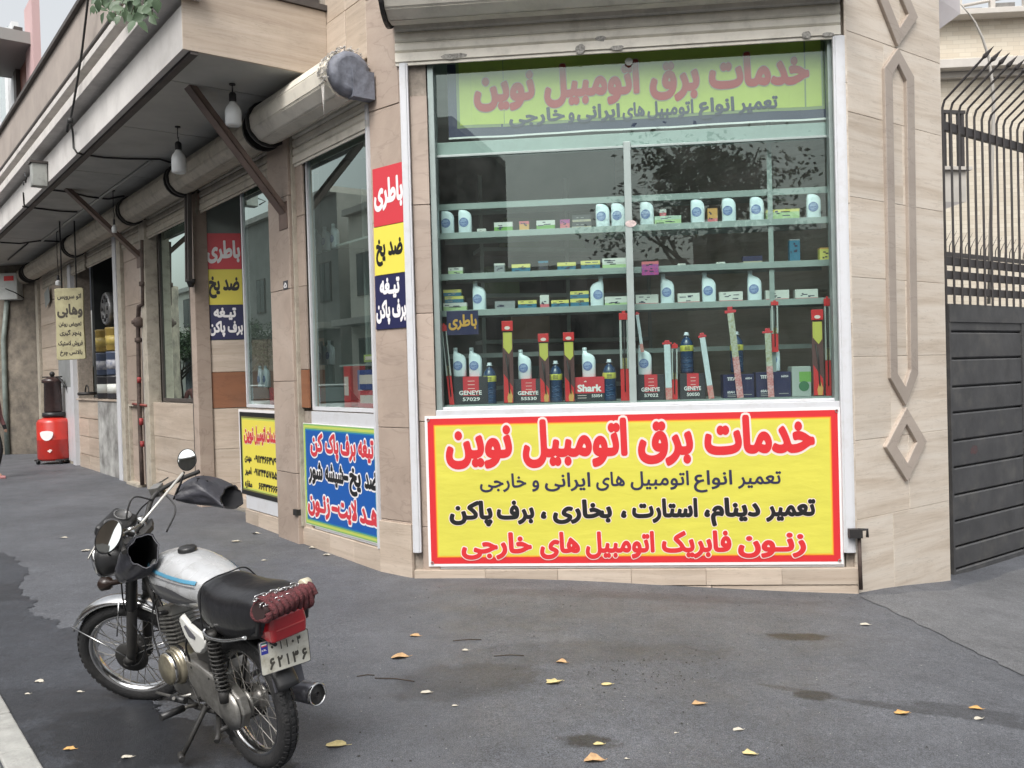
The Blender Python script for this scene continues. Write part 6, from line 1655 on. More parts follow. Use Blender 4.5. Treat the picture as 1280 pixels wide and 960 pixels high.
for (pts, lab) in (([sof_pt(28, 258), sof_pt(50, 261), sof_pt(75, 264), sof_pt(97, 265)], 'thin cable under the soffit below the junction box'), ([sof_pt(60, 237), sof_pt(85, 240), sof_pt(110, 246), sof_pt(135, 249), sof_pt(155, 245)], 'cable beside the second brown bracket under the soffit'), ([sof_pt(0, 303), sof_pt(25, 304.5), sof_pt(50, 301), sof_pt(75, 302), sof_pt(95, 305)], 'far cable crossing the soffit at the left picture edge'), ([sof_pt(10, 325), sof_pt(35, 304)], 'short slanting cable under the far soffit')):
    m = MB(); m.tube(pts, .014, 5); o = m.build('cable', M_cable, None); tag(o, lab, 'cable')
# conduit tubes (white fluorescent batten) on the soffit
m = MB(); m.tube([sof_pt(190, 200), sof_pt(50, 303)], .02, 6); o = m.build('conduit', pm('pale_conduit', (.40, .40, .37), .5), None); tag(o, 'pale conduit running along the soffit towards the far shops', 'conduit')
jb = thing('junction_box', 'open grey metal junction box on the balcony edge', 'box', fp(29, 240, 1.5))
a0, b0 = WB.u(20, 228, 1.55), WB.u(37, 228, 1.55)
zt_, zb4 = WB.z(28, 212, 1.55), WB.z(28, 241, 1.55)
m = MB(); m.wbox(WB, min(a0, b0), min(a0, b0) + .16, zb4, zt_, wK + .01, wK + .20); m.build('case', pm('box_grey', (.34, .35, .33), .5, dirt=.5, ds=9), jb, bevel=.01)
m = MB(); m.wbox(WB, min(a0, b0) - .02, min(a0, b0) + .18, zt_, zt_ + .03, wK, wK + .22); m.build('lid', M_trimdark, jb)
m = MB(); c = fp(30, 229, 1.555); m.lathe([(.03, 0), (.03, .01)], 10, M=frame(WB.d, Vector((0, 0, 1)), WB.n, c)); m.tube([fp(31, 217, 1.56), fp(33, 222, 1.6), fp(32, 228, 1.58)], .012, 5); m.build('wiring', M_cable, jb)
m = MB(); m.tube([fp(29, 241, 1.5), fp(30, 255, 1.45), sof_pt(31, 259)], .012, 5); m.build('outlet_cable', M_cable, jb)

# ------------------------------------------------------------------ the house further along above the balcony
uN0 = 15.0
nh = thing('neighbour_house', 'white house with a pink pilaster and tall windows above the balcony rail', 'building', WB.P(uN0, 5, 1.0))
M_wh = pm('white_render', (.62, .63, .64), .8, var=.08, vs=1.0)
ze = WB.z(11, 26, 1.6)
m = MB(); m.wbox(WB, uN0 - 2, 45, 4.8, ze, -5, 1.0); m.build('wall', M_wh, nh)
m = MB(); m.wbox(WB, uN0 - .5, 45, ze, ze + .3, -5, 1.6); m.build('eave', pm('eave_brown', (.20, .17, .16), .7), nh)
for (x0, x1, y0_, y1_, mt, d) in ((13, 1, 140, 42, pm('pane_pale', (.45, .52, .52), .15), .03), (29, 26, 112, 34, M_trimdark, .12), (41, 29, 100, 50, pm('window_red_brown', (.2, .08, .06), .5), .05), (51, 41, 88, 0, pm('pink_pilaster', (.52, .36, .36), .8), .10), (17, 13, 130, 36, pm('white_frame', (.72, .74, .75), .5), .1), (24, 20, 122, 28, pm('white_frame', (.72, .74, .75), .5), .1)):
    a, b = WB.u(x0, 80, 1.0), WB.u(x1, 80, 1.0)
    a, b = min(a, b), max(a, b)
    m = MB(); m.wbox(WB, a, b, WB.z((x0 + x1) / 2, y0_, 1.0) - .6, WB.z((x0 + x1) / 2, y1_, 1.0), .99, 1.0 + d)
    m.build({'pane_pale': 'window', 'dark_trim': 'shadow_frame', 'window_red_brown': 'window', 'pink_pilaster': 'pilaster'}.get(mt.name, 'window_frame'), mt, nh)  # the dark trim strip is a raised dark frame
a, b = WB.u(20, 30, 1.0), WB.u(46, 20, 1.0); m = MB(); z = WB.z(33, 27, 1.3); m.wbox(WB, min(a, b), max(a, b), z, z + .18, 1.0, 1.7); m.build('window_hood', pm('hood_grey', (.28, .27, .26), .7), nh)

# plant spilling over the balcony
def leaf_mesh(mb, c, d, n, L_, W_l, m=0, curl=.15):
    d = d.normalized(); s = d.cross(n).normalized(); n = s.cross(d).normalized()
    k = []
    prof = [(0, 0), (.18, .55), (.42, 1.0), (.7, .72), (1.0, 0)]
    vs = []
    for t, w in prof:
        mid = c + d * (L_ * t) - n * (curl * L_ * t * t)
        vs += [mid - s * (W_l / 2 * w) + n * (W_l * .12 * w), mid - n * 0.0, mid + s * (W_l / 2 * w) + n * (W_l * .12 * w)]
    fs = []
    for i in range(4):
        a = i * 3
        fs += [(a, a + 1, a + 4, a + 3), (a + 1, a + 2, a + 5, a + 4)]
    mb.add(vs, fs, m, True)
M_lf = pm('plant_leaf', (.045, .085, .04), .5, var=.5, vs=6, vcol=(.10, .15, .085))
pl_ = thing('balcony_plant', 'leafy green branch hanging over the balcony edge at the top', 'plant', fp(160, -20, 1.5))
m = MB()
for (x, y) in ((140, -10), (155, -10), (170, -10), (185, -12)):
    m.tube([fp(x, -60, 1.55), fp(x + 3, y, 1.62), fp(x + random.uniform(-6, 6), 18, 1.68)], [.012, .008, .003], 5)
m.build('stem', pm('stem_brown', (.12, .09, .06), .7), pl_)
rl = random.Random(3)
for k in range(70):
    x = rl.uniform(116, 196); ym = 30 - abs(x - 160) * .35
    y = rl.uniform(-22, ym)
    c = fp(x, y, rl.uniform(1.55, 1.75)); d = Vector((rl.uniform(-1, 1), rl.uniform(-.6, .6), rl.uniform(-1.4, .2)))
    m = MB(); leaf_mesh(m, c, d, Vector((rl.uniform(-.4, .4), -1, rl.uniform(-.2, .9))), rl.uniform(.08, .14), rl.uniform(.05, .085)); m.build('leaf', M_lf, pl_, fix=False)
# ------------------------------------------------------------------ motorcycle
rc = ground(328, 957); fc = ground(165, 869); hd = fc - rc; hd.z = 0
MBK = Matrix.Translation(rc) @ Matrix.Rotation(math.atan2(hd.y, hd.x), 4, 'Z') @ Matrix.Rotation(R(-7), 4, 'X')
MBI = MBK.inverted()
def bh(px, py, y=0.0):
    o = MBI @ CAM; d = MBI.to_3x3() @ ray(px, py); return o + d * ((y - o.y) / d.y)
bike = thing('motorcycle', 'old silver white motorcycle with black hand covers parked at lower left', 'motorcycle', world_verts=False)
bike.matrix_world = MBK
K_rub = pm('tyre_black', (.022, .022, .023), .75, var=.3, vs=20, bump=.5, bs=110, dirt=.5, dcol=(.07, .065, .06), ds=7, coord='obj')
K_chr = pm('chrome_worn', (.62, .62, .62), .18, metal=1.0, dirt=.35, dcol=(.12, .10, .09), ds=14, rvar=.1, vs=10)
K_alu = pm('cast_alloy', (.33, .32, .30), .42, metal=.8, var=.3, vs=14, dirt=.6, dcol=(.06, .055, .045), ds=16)
K_brs = pm('alloy_yellowed', (.40, .36, .27), .35, metal=.8, var=.3, vs=16, dirt=.5, dcol=(.07, .06, .045), ds=16)
K_blk = pm('bike_black', (.02, .02, .021), .4, var=.3, vs=10)
K_frm = pm('bike_dirty_black', (.028, .027, .026), .6, var=.4, vs=14, dirt=.6, dcol=(.08, .075, .065), ds=14)
K_seat = pm('seat_vinyl', (.014, .014, .016), .32, bump=.35, bs=18, var=.2, vs=6)
K_tank = pm('tank_silver', (.50, .51, .52), .28, metal=.25, coat=.4, dirt=.55, dcol=(.25, .24, .22), ds=11, var=.12, vs=7, rvar=.12)
K_cov = pm('side_cover_cream', (.58, .58, .55), .35, coat=.3, dirt=.25, ds=12, dcol=(.25, .23, .2))
K_cloth = pm('muff_cloth', (.030, .030, .036), .5, var=.4, vs=8, vcol=(.055, .055, .07), bump=1.0, bs=14, coat=.2, coord='obj')
K_in = pm('muff_lining', (.008, .008, .01), .9)
K_red = pm('lamp_red', (.35, .012, .018), .22, coat=.6)
K_grey = pm('weathered_plastic', (.10, .10, .115), .5, var=.2, vs=8)

def spoked_wheel(M, name, hub_r, hubmat):
    w = MB()
    w.torus(.264, .040, M, 56, 14, sx=1.0)
    ty = w.build(name, K_rub, bike)
    # tread blocks
    for row, off in ((-1, 0), (0, .5), (1, 0)):
        pass
    tb_ = MB(); nb_ = 52
    for k in range(nb_):
        for row in (-1, 0, 1):
            a = 2 * math.pi * (k + (.5 if row == 0 else 0)) / nb_
            b_ = row * .62
            c = Vector((math.cos(a), 0, math.sin(a)))
            def P_(da, db, dr):
                aa = a + da; bb = b_ + db
                cc = Vector((math.cos(aa), 0, math.sin(aa)))
                return M @ (cc * (.264 + (.040 + dr) * math.cos(bb)) + Vector((0, (.040 + dr) * math.sin(bb), 0)))
            da, db = .038, .20
            q = [P_(-da, -db, -.004), P_(da, -db, -.004), P_(da, db, -.004), P_(-da, db, -.004), P_(-da, -db, .0045), P_(da, -db, .0045), P_(da, db, .0045), P_(-da, db, .0045)]
            tb_.hexa(q)
    t2 = tb_.build('tread', K_rub, ty); t2['kind'] = 'stuff'
    Mz = M @ Matrix.Rotation(R(90), 4, 'X')
    r = MB(); r.lathe([(.236, -.030), (.228, -.030), (.222, -.022), (.214, -.012), (.212, 0), (.214, .012), (.222, .022), (.228, .030), (.236, .030)], 56, M=Mz, caps=False); r.build('rim', K_chr, ty)
    sp = MB()
    for k in range(36):
        a = 2 * math.pi * k / 36; s_ = 1 if k % 2 else -1
        a2 = a + (.55 if (k // 2) % 2 else -.55)
        sp.tube([M @ Vector((math.cos(a2) * hub_r * .85, s_ * .032, math.sin(a2) * hub_r * .85)), M @ Vector((math.cos(a) * .214, s_ * .004, math.sin(a) * .214))], .0021, 4, caps=False)
    o = sp.build('spokes', K_alu, ty, fix=False); o['kind'] = 'stuff'
    h = MB(); h.lathe([(.02, -.055), (hub_r * .6, -.05), (hub_r, -.04), (hub_r, -.030), (hub_r * .55, -.022), (hub_r * .5, .02), (hub_r * .7, .03), (hub_r, .036), (hub_r, .044), (hub_r * .7, .05), (.02, .06)], 28, M=Mz); h.build('hub', hubmat, ty)
    h = MB(); h.tube([M @ Vector((0, -.10, 0)), M @ Vector((0, .10, 0))], .009, 8); h.tube([M @ Vector((0, -.105, 0)), M @ Vector((0, -.09, 0))], .016, 6, smooth=False); h.tube([M @ Vector((0, .09, 0)), M @ Vector((0, .105, 0))], .016, 6, smooth=False); h.build('axle', K_alu, ty)
    return ty
AX = Vector((-.30, 0, .70)).normalized()
P0 = Vector((.80, 0, 1.0))
STEER = Matrix.Translation(P0) @ Matrix.Rotation(R(38), 4, AX) @ Matrix.Translation(-P0)
SI = (MBK @ STEER).inverted()
def sh(px, py, y=0.0):
    o = SI @ CAM; d = SI.to_3x3() @ ray(px, py); return o + d * ((y - o.y) / d.y)
rear = spoked_wheel(Matrix.Translation((0, 0, .305)), 'rear_wheel', .062, K_alu)
front = spoked_wheel(STEER @ Matrix.Translation((1.11, 0, .305)), 'front_wheel', .072, K_frm)
def S(x, y, z): return STEER @ Vector((x, y, z))

# front fork
for s_ in (-1, 1):
    m = MB(); a, b = (1.09, s_ * .085, .30), (.84, s_ * .085, .96)
    A_, B_ = Vector(a), Vector(b)
    m.tube([STEER @ A_, STEER @ A_.lerp(B_, .08), STEER @ A_.lerp(B_, .45), STEER @ A_.lerp(B_, .46)], [.022, .026, .025, .021], 14); m.tube([S(1.11, s_ * .085, .305), S(1.08, s_ * .085, .33)], .028, 10)
    f = m.build('fork_leg', K_frm, bike)
    m = MB(); m.tube([STEER @ A_.lerp(B_, .45), STEER @ B_], .0155, 12); m.build('fork_tube', K_chr, f)
    m = MB(); n_ = 11
    m.tube([STEER @ A_.lerp(B_, .46 + .26 * k / (2 * n_)) for k in range(2 * n_ + 1)], [.029 if k % 2 else .023 for k in range(2 * n_ + 1)], 14); m.build('gaiter', K_blk, f)
m = MB()
for z, x, th in ((.80, .905, .014), (.955, .845, .012)):
    pts = [(x + .03, -.115), (x + .03, .115), (x - .02, .12), (x - .06, .04), (x - .06, -.04), (x - .02, -.12)]
    m.prism([S(a, b, z) for a, b in pts], (STEER.to_3x3() @ Vector((0, 0, 1))) * th * 2)
m.tube([S(.895, 0, .78), S(.81, 0, .98)], .024, 12)
m.build('fork_yoke', K_frm, bike)
# front brake drum cable + plate
m = MB(); m.lathe([(.085, -.012), (.088, -.004), (.08, .006), (.03, .014)], 28, M=STEER @ Matrix.Translation((1.11, .052, .305)) @ Matrix.Rotation(R(-90), 4, 'X')); m.build('brake_plate', K_frm, bike)
def catm(pts, n=8):
    P = [Vector(p) for p in pts]; P = [P[0] * 2 - P[1]] + P + [P[-1] * 2 - P[-2]]; out = []
    for i in range(1, len(P) - 2):
        for k in range(n):
            t = k / n; p0, p1, p2, p3 = P[i - 1:i + 3]
            out.append(.5 * ((2 * p1) + (p2 - p0) * t + (2 * p0 - 5 * p1 + 4 * p2 - p3) * t * t + (3 * p1 - p0 - 3 * p2 + p3) * t ** 3))
    out.append(P[-2]); return out
m = MB()
m.tube(catm([S(1.14, .075, .28), S(1.04, .10, .30), S(.96, .11, .42), S(1.00, .10, .60), S(.93, .12, .82), S(.84, .16, 1.00), S(.76, .22, 1.06)]), .0042, 6); m.build('brake_cable', K_blk, bike)
m = MB()
for a in ([S(.80, -.20, 1.07), S(.92, -.16, 1.0), S(.95, -.06, .88), (.80, -.03, .80), (.62, -.04, .70)], [S(.80, .18, 1.07), S(.95, .13, 1.0), S(.97, .05, .86), (.78, .04, .78), (.60, .05, .62)], [S(.80, -.14, 1.07), S(.86, -.08, 1.12), S(.90, 0, 1.0), S(.93, .02, .86)], [S(.78, -.22, 1.07), S(.70, -.14, 1.0), S(.74, -.06, .92)]):
    m.tube(catm(a), .0045, 6)
o = m.build('control_cables', K_blk, bike); o['kind'] = 'stuff'

# front mudguard with stays
m = MB(); rings = []; c0 = Vector((1.11, 0, .305)); nr = 26
for k in range(nr + 1):
    a = R(38) + (R(172) - R(38)) * k / nr
    c = Vector((math.cos(a), 0, math.sin(a)))
    ring = []
    for q in range(9):
        b = -1.25 + 2.5 * q / 8
        ring.append(STEER @ (c0 + c * (.305 + .036 * math.cos(b)) + Vector((0, .052 * math.sin(b), 0))))
    for q in range(9):
        b = 1.25 - 2.5 * q / 8
        ring.append(STEER @ (c0 + c * (.301 + .036 * math.cos(b)) + Vector((0, .049 * math.sin(b), 0))))
    rings.append(ring)
m.loft(rings, 0, True); fd = m.build('front_mudguard', K_chr, bike)
m = MB()
for s_ in (-1, 1):
    for an, rr_ in ((42, .335), (100, .335), (165, .33)):
        a = R(an)
        m.tube([STEER @ (c0 + Vector((math.cos(a) * rr_, s_ * .05, math.sin(a) * rr_))), S(1.10 if an != 42 else 1.09, s_ * .10, .34 if an != 100 else .47)], .004, 6)
m.build('stay', K_chr, fd)

# headlamp, speedometer, black windproof wrap
Mh = STEER @ Matrix.Translation((1.03, 0, .86)) @ Matrix.Rotation(R(90), 4, 'Y')
m = MB(); m.lathe([(.0, -.14), (.05, -.12), (.082, -.06), (.092, .0), (.094, .03)], 24, M=Mh); hl = m.build('headlight', K_blk, bike)
m = MB(); m.lathe([(.094, .028), (.098, .03), (.098, .042), (.088, .046)], 24, M=Mh, caps=False); m.build('bezel', K_chr, hl)
m = MB(); m.lathe([(.088, .040), (.06, .055), (.0, .062)], 24, M=Mh); m.build('lens', pm('lamp_lens', (.5, .52, .53), .08, spec=.8), hl)
for s_ in (-1, 1):
    m = MB(); m.lathe([(.012, -.05), (.014, 0), (.030, .01), (.034, .05), (.02, .065), (0, .066)], 16, M=STEER @ Matrix.Translation((.97, s_ * .15, .80)) @ Matrix.Rotation(R(90), 4, 'Y')); m.tube([S(.93, s_ * .09, .80), S(.94, s_ * .15, .80)], .01, 8)
    m.build('indicator', pm('indicator_dark_amber', (.022, .013, .010), .3), bike)
m = MB(); pts = []
Msp = STEER @ Matrix.Translation((.93, .0, 1.02)) @ Matrix.Rotation(R(-32), 4, 'Y')
m.box(-.055, .075, -.10, .10, -.03, .035, M=Msp); sp_ = m.build('instrument_cluster', K_blk, bike, bevel=.02, seg=3)
for y in (-.048, .048):
    m = MB(); m.lathe([(.040, .034), (.042, .036), (.042, .042), (.036, .043), (.036, .039), (0, .039)], 20, M=Msp @ Matrix.Translation((.01, y, 0))); m.build('dial', pm('dial_grey', (.12, .12, .12), .2), sp_)
# handlebar
hbp = catm([S(.66, .40, 1.075), S(.73, .30, 1.085), S(.80, .17, 1.08), S(.83, .07, 1.0), S(.835, 0, .995), S(.83, -.07, 1.0), S(.80, -.17, 1.08), S(.73, -.30, 1.085), S(.66, -.40, 1.075)])
m = MB(); m.tube(hbp, .0115, 10); m.build('handlebar', K_frm, bike)
m = MB()
for s_ in (-.05, .05): m.lathe([(.0, .03), (.016, .028), (.018, .0), (.022, -.02), (.022, -.045)], 12, M=STEER @ Matrix.Translation((.84, s_, 1.0)))
m.build('bar_clamp', K_chr, bike)
for s_ in (-1, 1):
    m = MB(); m.tube([S(.83, s_ * .23, 1.09), S(.86, s_ * .27, 1.085), S(.84, s_ * .40, 1.07)], [.006, .006, .004], 6); m.box(-.02, .03, -.03, .03, -.025, .025, M=STEER @ Matrix.Translation((.80, s_ * .215, 1.085))); m.build('lever', K_alu, bike)

# hand muffs: creased cloth sleeves, wide open towards the rider
def muff(secs, name='hand_muff', seed=1):
    rnd = random.Random(seed); outer = []; n_ = 28
    ph = [rnd.uniform(0, 6) for _ in range(4)]
    for k, (c, ax, up, ra, rb) in enumerate(secs):
        ring = []
        for q in range(n_):
            a = 2 * math.pi * q / n_
            f = 1 + .07 * math.sin(3 * a + ph[0] + k * .9) + .055 * math.sin(7 * a + ph[1] - k * 1.3) + .02 * math.sin(11 * a + ph[2] + k)
            ring.append(c + ax * (ra * math.cos(a) * f) + up * (rb * math.sin(a) * f))
        outer.append(ring)
    m = MB(); m.loft(outer, 0, True, False); mo_ = m.build(name, K_cloth, bike, fix=False)
    ss = mo_.modifiers.new('subdivision', 'SUBSURF'); ss.levels = 1; ss.render_levels = 2
    m = MB(); inner = [[c + (p - c) * .93 for p in ring] for (c, *_), ring in zip(secs, outer)]
    m.loft(inner[::-1], 0, True, False); m.add(inner[0], [list(range(n_))]); m.build('lining', K_in, mo_, fix=False)
    m = MB(); c = secs[-1][0]; last = outer[-1]
    m.loft([[c + (p - c) * 1.01 for p in last], [c + (p - c) * 1.03 for p in last], [c + (p - c) * .92 for p in last], [c + (p - c) * .92 for p in last]], 0, True, False); m.build('hem', pm('muff_hem', (.07, .07, .08), .6), mo_, fix=False)
    cp_ = MB(); cp_.add(outer[0], [list(range(n_))]); cp_.build('front_flap', K_cloth, mo_, fix=False)
S3 = STEER.to_3x3()
def sec(pxa, pya, y, ra, rb, yaw=0.0, tilt=0.0):
    c = STEER @ sh(pxa, pya, y)
    ax = (S3 @ Matrix.Rotation(yaw, 3, 'Z') @ Matrix.Rotation(tilt, 3, 'Y')) @ Vector((0, 1, 0)); up = (S3 @ Matrix.Rotation(yaw, 3, 'Z') @ Matrix.Rotation(tilt, 3, 'Y')) @ Vector((0, 0, 1))
    return (c, ax, up, ra, rb)
# right one: px path from the bar outwards to the open mouth
muff([sec(224, 618, -.26, .045, .035), sec(232, 616, -.28, .06, .05), sec(243, 613, -.30, .075, .066), sec(256, 612, -.31, .085, .078), sec(270, 614, -.32, .095, .078, 0, .2), sec(281, 619, -.32, .10, .070, 0, .35), sec(290, 622, -.32, .10, .058, 0, .55)], seed=3)
def sec2(px, py, y, ra, rb, nrm):
    c = STEER @ sh(px, py, y); n = MBK.inverted().to_3x3() @ Vector(nrm).normalized()
    ax = Vector((0, 0, 1)).cross(n).normalized(); return (c, ax, n.cross(ax), ra, rb)
muff([sec2(160, 724, .18, .045, .03, (.1, -.3, .9)), sec2(163, 716, .22, .07, .065, (.1, -.4, .8)), sec2(168, 704, .26, .085, .095, (.2, -.7, .6)), sec2(174, 695, .29, .082, .095, (.3, -.9, .4)), sec2(180, 689, .33, .066, .076, (.35, -.9, .25))], seed=8)

# mirrors
def mirror(cpx, cpy, y, rx, rz, yaw, tilt, stem, mat_stem, lab):
    c = STEER @ sh(cpx, cpy, y)
    d = (CAM - (MBK @ c)).normalized(); d = (MBK.inverted().to_3x3() @ d).normalized()
    d = Matrix.Rotation(yaw, 3, 'Z') @ d; d = (d + Vector((0, 0, .22))).normalized()
    x = d.cross(Vector((0, 0, 1))).normalized(); z = x.cross(d).normalized()
    x = (Matrix.Rotation(tilt, 3, d) @ x); z = (Matrix.Rotation(tilt, 3, d) @ z)
    M = frame(x * rx, z * rz, d, c)
    m = MB(); m.lathe([(0, -.024), (.6, -.018), (.95, -.006), (1.03, .004), (1.03, .009), (.96, .010)], 28, M=M, caps=False); h = m.build('mirror', K_blk, bike); tag(h, lab)
    m = MB(); m.lathe([(.97, .0085), (.5, .0095), (0, .0100)], 28, M=M, caps=False); m.build('mirror_glass', pm('mirror_silver', (.55, .58, .58), .03, metal=1.0), h)
    m = MB(); m.tube(stem, .0055, 8); m.build('mirror_stem', mat_stem, h)
mirror(234.5, 575, -.24, .048, .055, -.45, .1, [STEER @ sh(217, 624, -.22), STEER @ sh(226, 604, -.24), STEER @ sh(230, 590, -.24)], K_blk, None)
mirror(137, 671, .36, .060, .078, -.60, -.45, [STEER @ sh(176, 655, .22), STEER @ sh(160, 664, .30), STEER @ sh(149, 669, .35)], K_alu, None)
m = MB(); m.tube([STEER @ sh(175, 657, .22), STEER @ sh(180, 650, .20), STEER @ sh(229, 591, .02)], [.0075, .0062, .006], 8); m.build('long_mirror_rod', pm('pale_rod', (.55, .54, .50), .3, metal=.3), bike)

# tank
def ell(x, zc, hy, hz, n=24, p=2.4, flatb=1.0):
    out = []
    for k in range(n):
        a = 2 * math.pi * k / n; c, s_ = math.cos(a), math.sin(a)
        yy = hy * abs(c) ** (2 / p) * (1 if c >= 0 else -1); zz = hz * abs(s_) ** (2 / p) * (1 if s_ >= 0 else -1)
        if zz < 0: zz *= flatb
        out.append(Vector((x, yy, zc + zz)))
    return out
m = MB()
m.loft([ell(.045, .80, .05, .035), ell(.07, .795, .085, .055), ell(.13, .795, .115, .082, flatb=.9), ell(.22, .795, .135, .108), ell(.33, .80, .142, .124), ell(.44, .805, .142, .125), ell(.53, .81, .132, .112), ell(.60, .815, .110, .088), ell(.64, .815, .075, .058), ell(.652, .815, .04, .03)])
tk = m.build('fuel_tank', K_tank, bike)
ms = tk.modifiers.new('subdivision', 'SUBSURF'); ms.levels = 1; ms.render_levels = 2
# side panels, stripes following the tank skin
def tank_y(x, z):
    tab = [(.045, .80, .05, .035), (.07, .795, .085, .055), (.13, .795, .115, .082), (.22, .795, .135, .108), (.33, .80, .142, .124), (.44, .805, .142, .125), (.53, .81, .132, .112), (.60, .815, .110, .088), (.64, .815, .075, .058)]
    for i in range(len(tab) - 1):
        if tab[i][0] <= x <= tab[i + 1][0]:
            t = (x - tab[i][0]) / (tab[i + 1][0] - tab[i][0]); v = [a + (b - a) * t for a, b in zip(tab[i], tab[i + 1])]; break
    else: v = tab[-1]
    q = min(.999, abs(z - v[1]) / v[3]); return v[2] * (1 - q ** 2.4) ** (1 / 2.4)
def skin(pts_lo, pts_hi, mat, name, off=.0035, sgn=1):
    m = MB(); rings = []
    for (a, b) in zip(pts_lo, pts_hi):
        ring = []
        for k in range(5):
            x = a[0] + (b[0] - a[0]) * k / 4; z = a[1] + (b[1] - a[1]) * k / 4
            ring.append(Vector((x, sgn * (tank_y(x, z) + off), z)))
        rings.append(ring)
    m.loft(rings, 0, True, False, False); return m.build(name, mat, tk, fix=False)
xs_ = [.14 + .44 * k / 14 for k in range(15)]
for sg in (1, -1):
    skin([(x, .725 + .03 * abs(x - .36) / .2) for x in xs_], [(x, .760 + .035 * math.sin((x - .14) / .44 * math.pi) + .02 * (x - .14) / .44) for x in xs_], pm('tank_dark_panel', (.05, .05, .055), .35, coat=.3), 'side_panel', sgn=sg)
    skin([(x, .835 + .06 * (x - .14)) for x in xs_], [(x, .849 + .06 * (x - .14)) for x in xs_], pm('stripe_blue', (.09, .27, .40), .3, coat=.3), 'stripe', sgn=sg)
    skin([(x, .822 + .05 * (x - .14)) for x in xs_], [(x, .826 + .05 * (x - .14)) for x in xs_], pm('stripe_grey', (.12, .12, .13), .3), 'stripe', sgn=sg)
m = MB(); ct = Vector((.39, 0, .925)); m.lathe([(.038, -.01), (.042, 0), (.042, .014), (.034, .022), (0, .024)], 24, M=Matrix.Translation(ct)); m.build('filler_cap', K_blk, tk)
# seat and its black cover
m = MB()
def seatsec(x, zt, zb, hy, p=3.0): return [Vector((x, v.y, v.z)) for v in ell(x, (zt + zb) / 2, hy, (zt - zb) / 2, 28, p)]
m.loft([seatsec(.17, .80, .70, .07), seatsec(.15, .84, .66, .115), seatsec(.09, .862, .645, .128), seatsec(.02, .855, .625, .136), seatsec(-.06, .848, .615, .140), seatsec(-.14, .852, .622, .140), seatsec(-.22, .862, .64, .138), seatsec(-.29, .862, .66, .132), seatsec(-.335, .85, .70, .12), seatsec(-.35, .82, .74, .08)])
se = m.build('seat', K_seat, bike); ms = se.modifiers.new('subdivision', 'SUBSURF'); ms.levels = 1; ms.render_levels = 2
m = MB(); m.tube(catm([(.055, .146, .62), (.05, .150, .72), (.045, .135, .84), (.045, .08, .868), (.045, 0, .872), (.045, -.08, .868), (.05, -.14, .80)]), .0035, 6); m.build('seat_seam', K_blk, se)
m = MB(); m.tube(catm([(-.30, .155, .70), (-.16, .165, .665), (-.04, .168, .655), (.02, .16, .66), (.035, .148, .67)]), .008, 8); m.build('grab_rail', K_chr, bike)
# side cover
def sidecover(s_):
    m = MB(); pr = [(.285, .675), (.26, .695), (.20, .66), (.07, .62), (.055, .60), (.08, .57), (.13, .535), (.17, .53), (.25, .60)]
    a = [Vector((x, s_ * .118, z)) for x, z in pr]; b = [Vector((x * .96 + .007, s_ * .142, (z - .61) * .9 + .61)) for x, z in pr]
    m.loft([a, b], 0, False); o = m.build('side_cover', K_cov, bike, bevel=.006, seg=3)
    m = MB(); m.prism([(x, s_ * .1425, z) for x, z in ((.235, .645), (.215, .655), (.145, .615), (.15, .60), (.20, .605))], (0, s_ * .002, 0)); m.build('cover_mark', K_grey, o)
    m = MB()
    for q in range(4): m.box(.262 + .002 * q, .274 + .002 * q, s_ * .14 - .003, s_ * .14 + .003, .60 + .022 * q, .608 + .022 * q)
    m.build('louvres', K_blk, o)
sidecover(1); sidecover(-1)

# small engine fittings
m = MB()
for k in range(9):
    a_ = 2 * math.pi * k / 9; x_, z_ = .40 + .19 * math.cos(a_), .36 + .10 * math.sin(a_)
    m.lathe([(.008, 0), (.008, .008), (.004, .009)], 6, M=Matrix.Translation((x_, .084, z_)) @ Matrix.Rotation(R(-90), 4, 'X'), smooth=False)
for x_, z_ in ((.30, .43), (.15, .41), (-.02, .385), (-.07, .28), (.05, .235), (.22, .275), (.33, .33)):
    m.lathe([(.006, 0), (.006, .006)], 6, M=Matrix.Translation((x_, .104, z_)) @ Matrix.Rotation(R(-90), 4, 'X'), smooth=False)
o = m.build('cover_bolts', K_frm, bike); o['kind'] = 'stuff'
m = MB(); m.lathe([(.02, -.05), (.028, -.04), (.028, .02), (.02, .03), (.02, .05)], 14, M=Matrix.Translation((.40, .02, .54))); m.lathe([(.022, -.03), (.034, -.025), (.034, .03), (.02, .035)], 14, M=Matrix.Translation((.37, .02, .56)) @ Matrix.Rotation(R(90), 4, 'Y')); m.build('carburettor', K_alu, bike)
m = MB(); m.box(.14, .30, -.08, .08, .45, .64); m.build('air_box', K_blk, bike, bevel=.02, seg=3)
m = MB(); m.tube(catm([(.55, .03, .64), (.60, .09, .63), (.56, .10, .70), (.42, .06, .72)]), .0045, 6); m.lathe([(.006, 0), (.011, .01), (.011, .04), (.006, .05)], 10, M=Matrix.Translation((.555, .055, .625)) @ Matrix.Rotation(R(-80), 4, 'X')); m.build('spark_lead', K_blk, bike)
m = MB(); m.tube(catm([(.44, .12, .47), (.50, .13, .55), (.58, .10, .66), (.66, .06, .74)]), .005, 6); m.tube(catm([(.30, .11, .46), (.27, .13, .55), (.20, .12, .66)]), .005, 6); m.tube(catm([(.62, .10, .40), (.68, .09, .52), (.70, .05, .68)]), .004, 6)
o = m.build('hoses', K_blk, bike); o['kind'] = 'stuff'
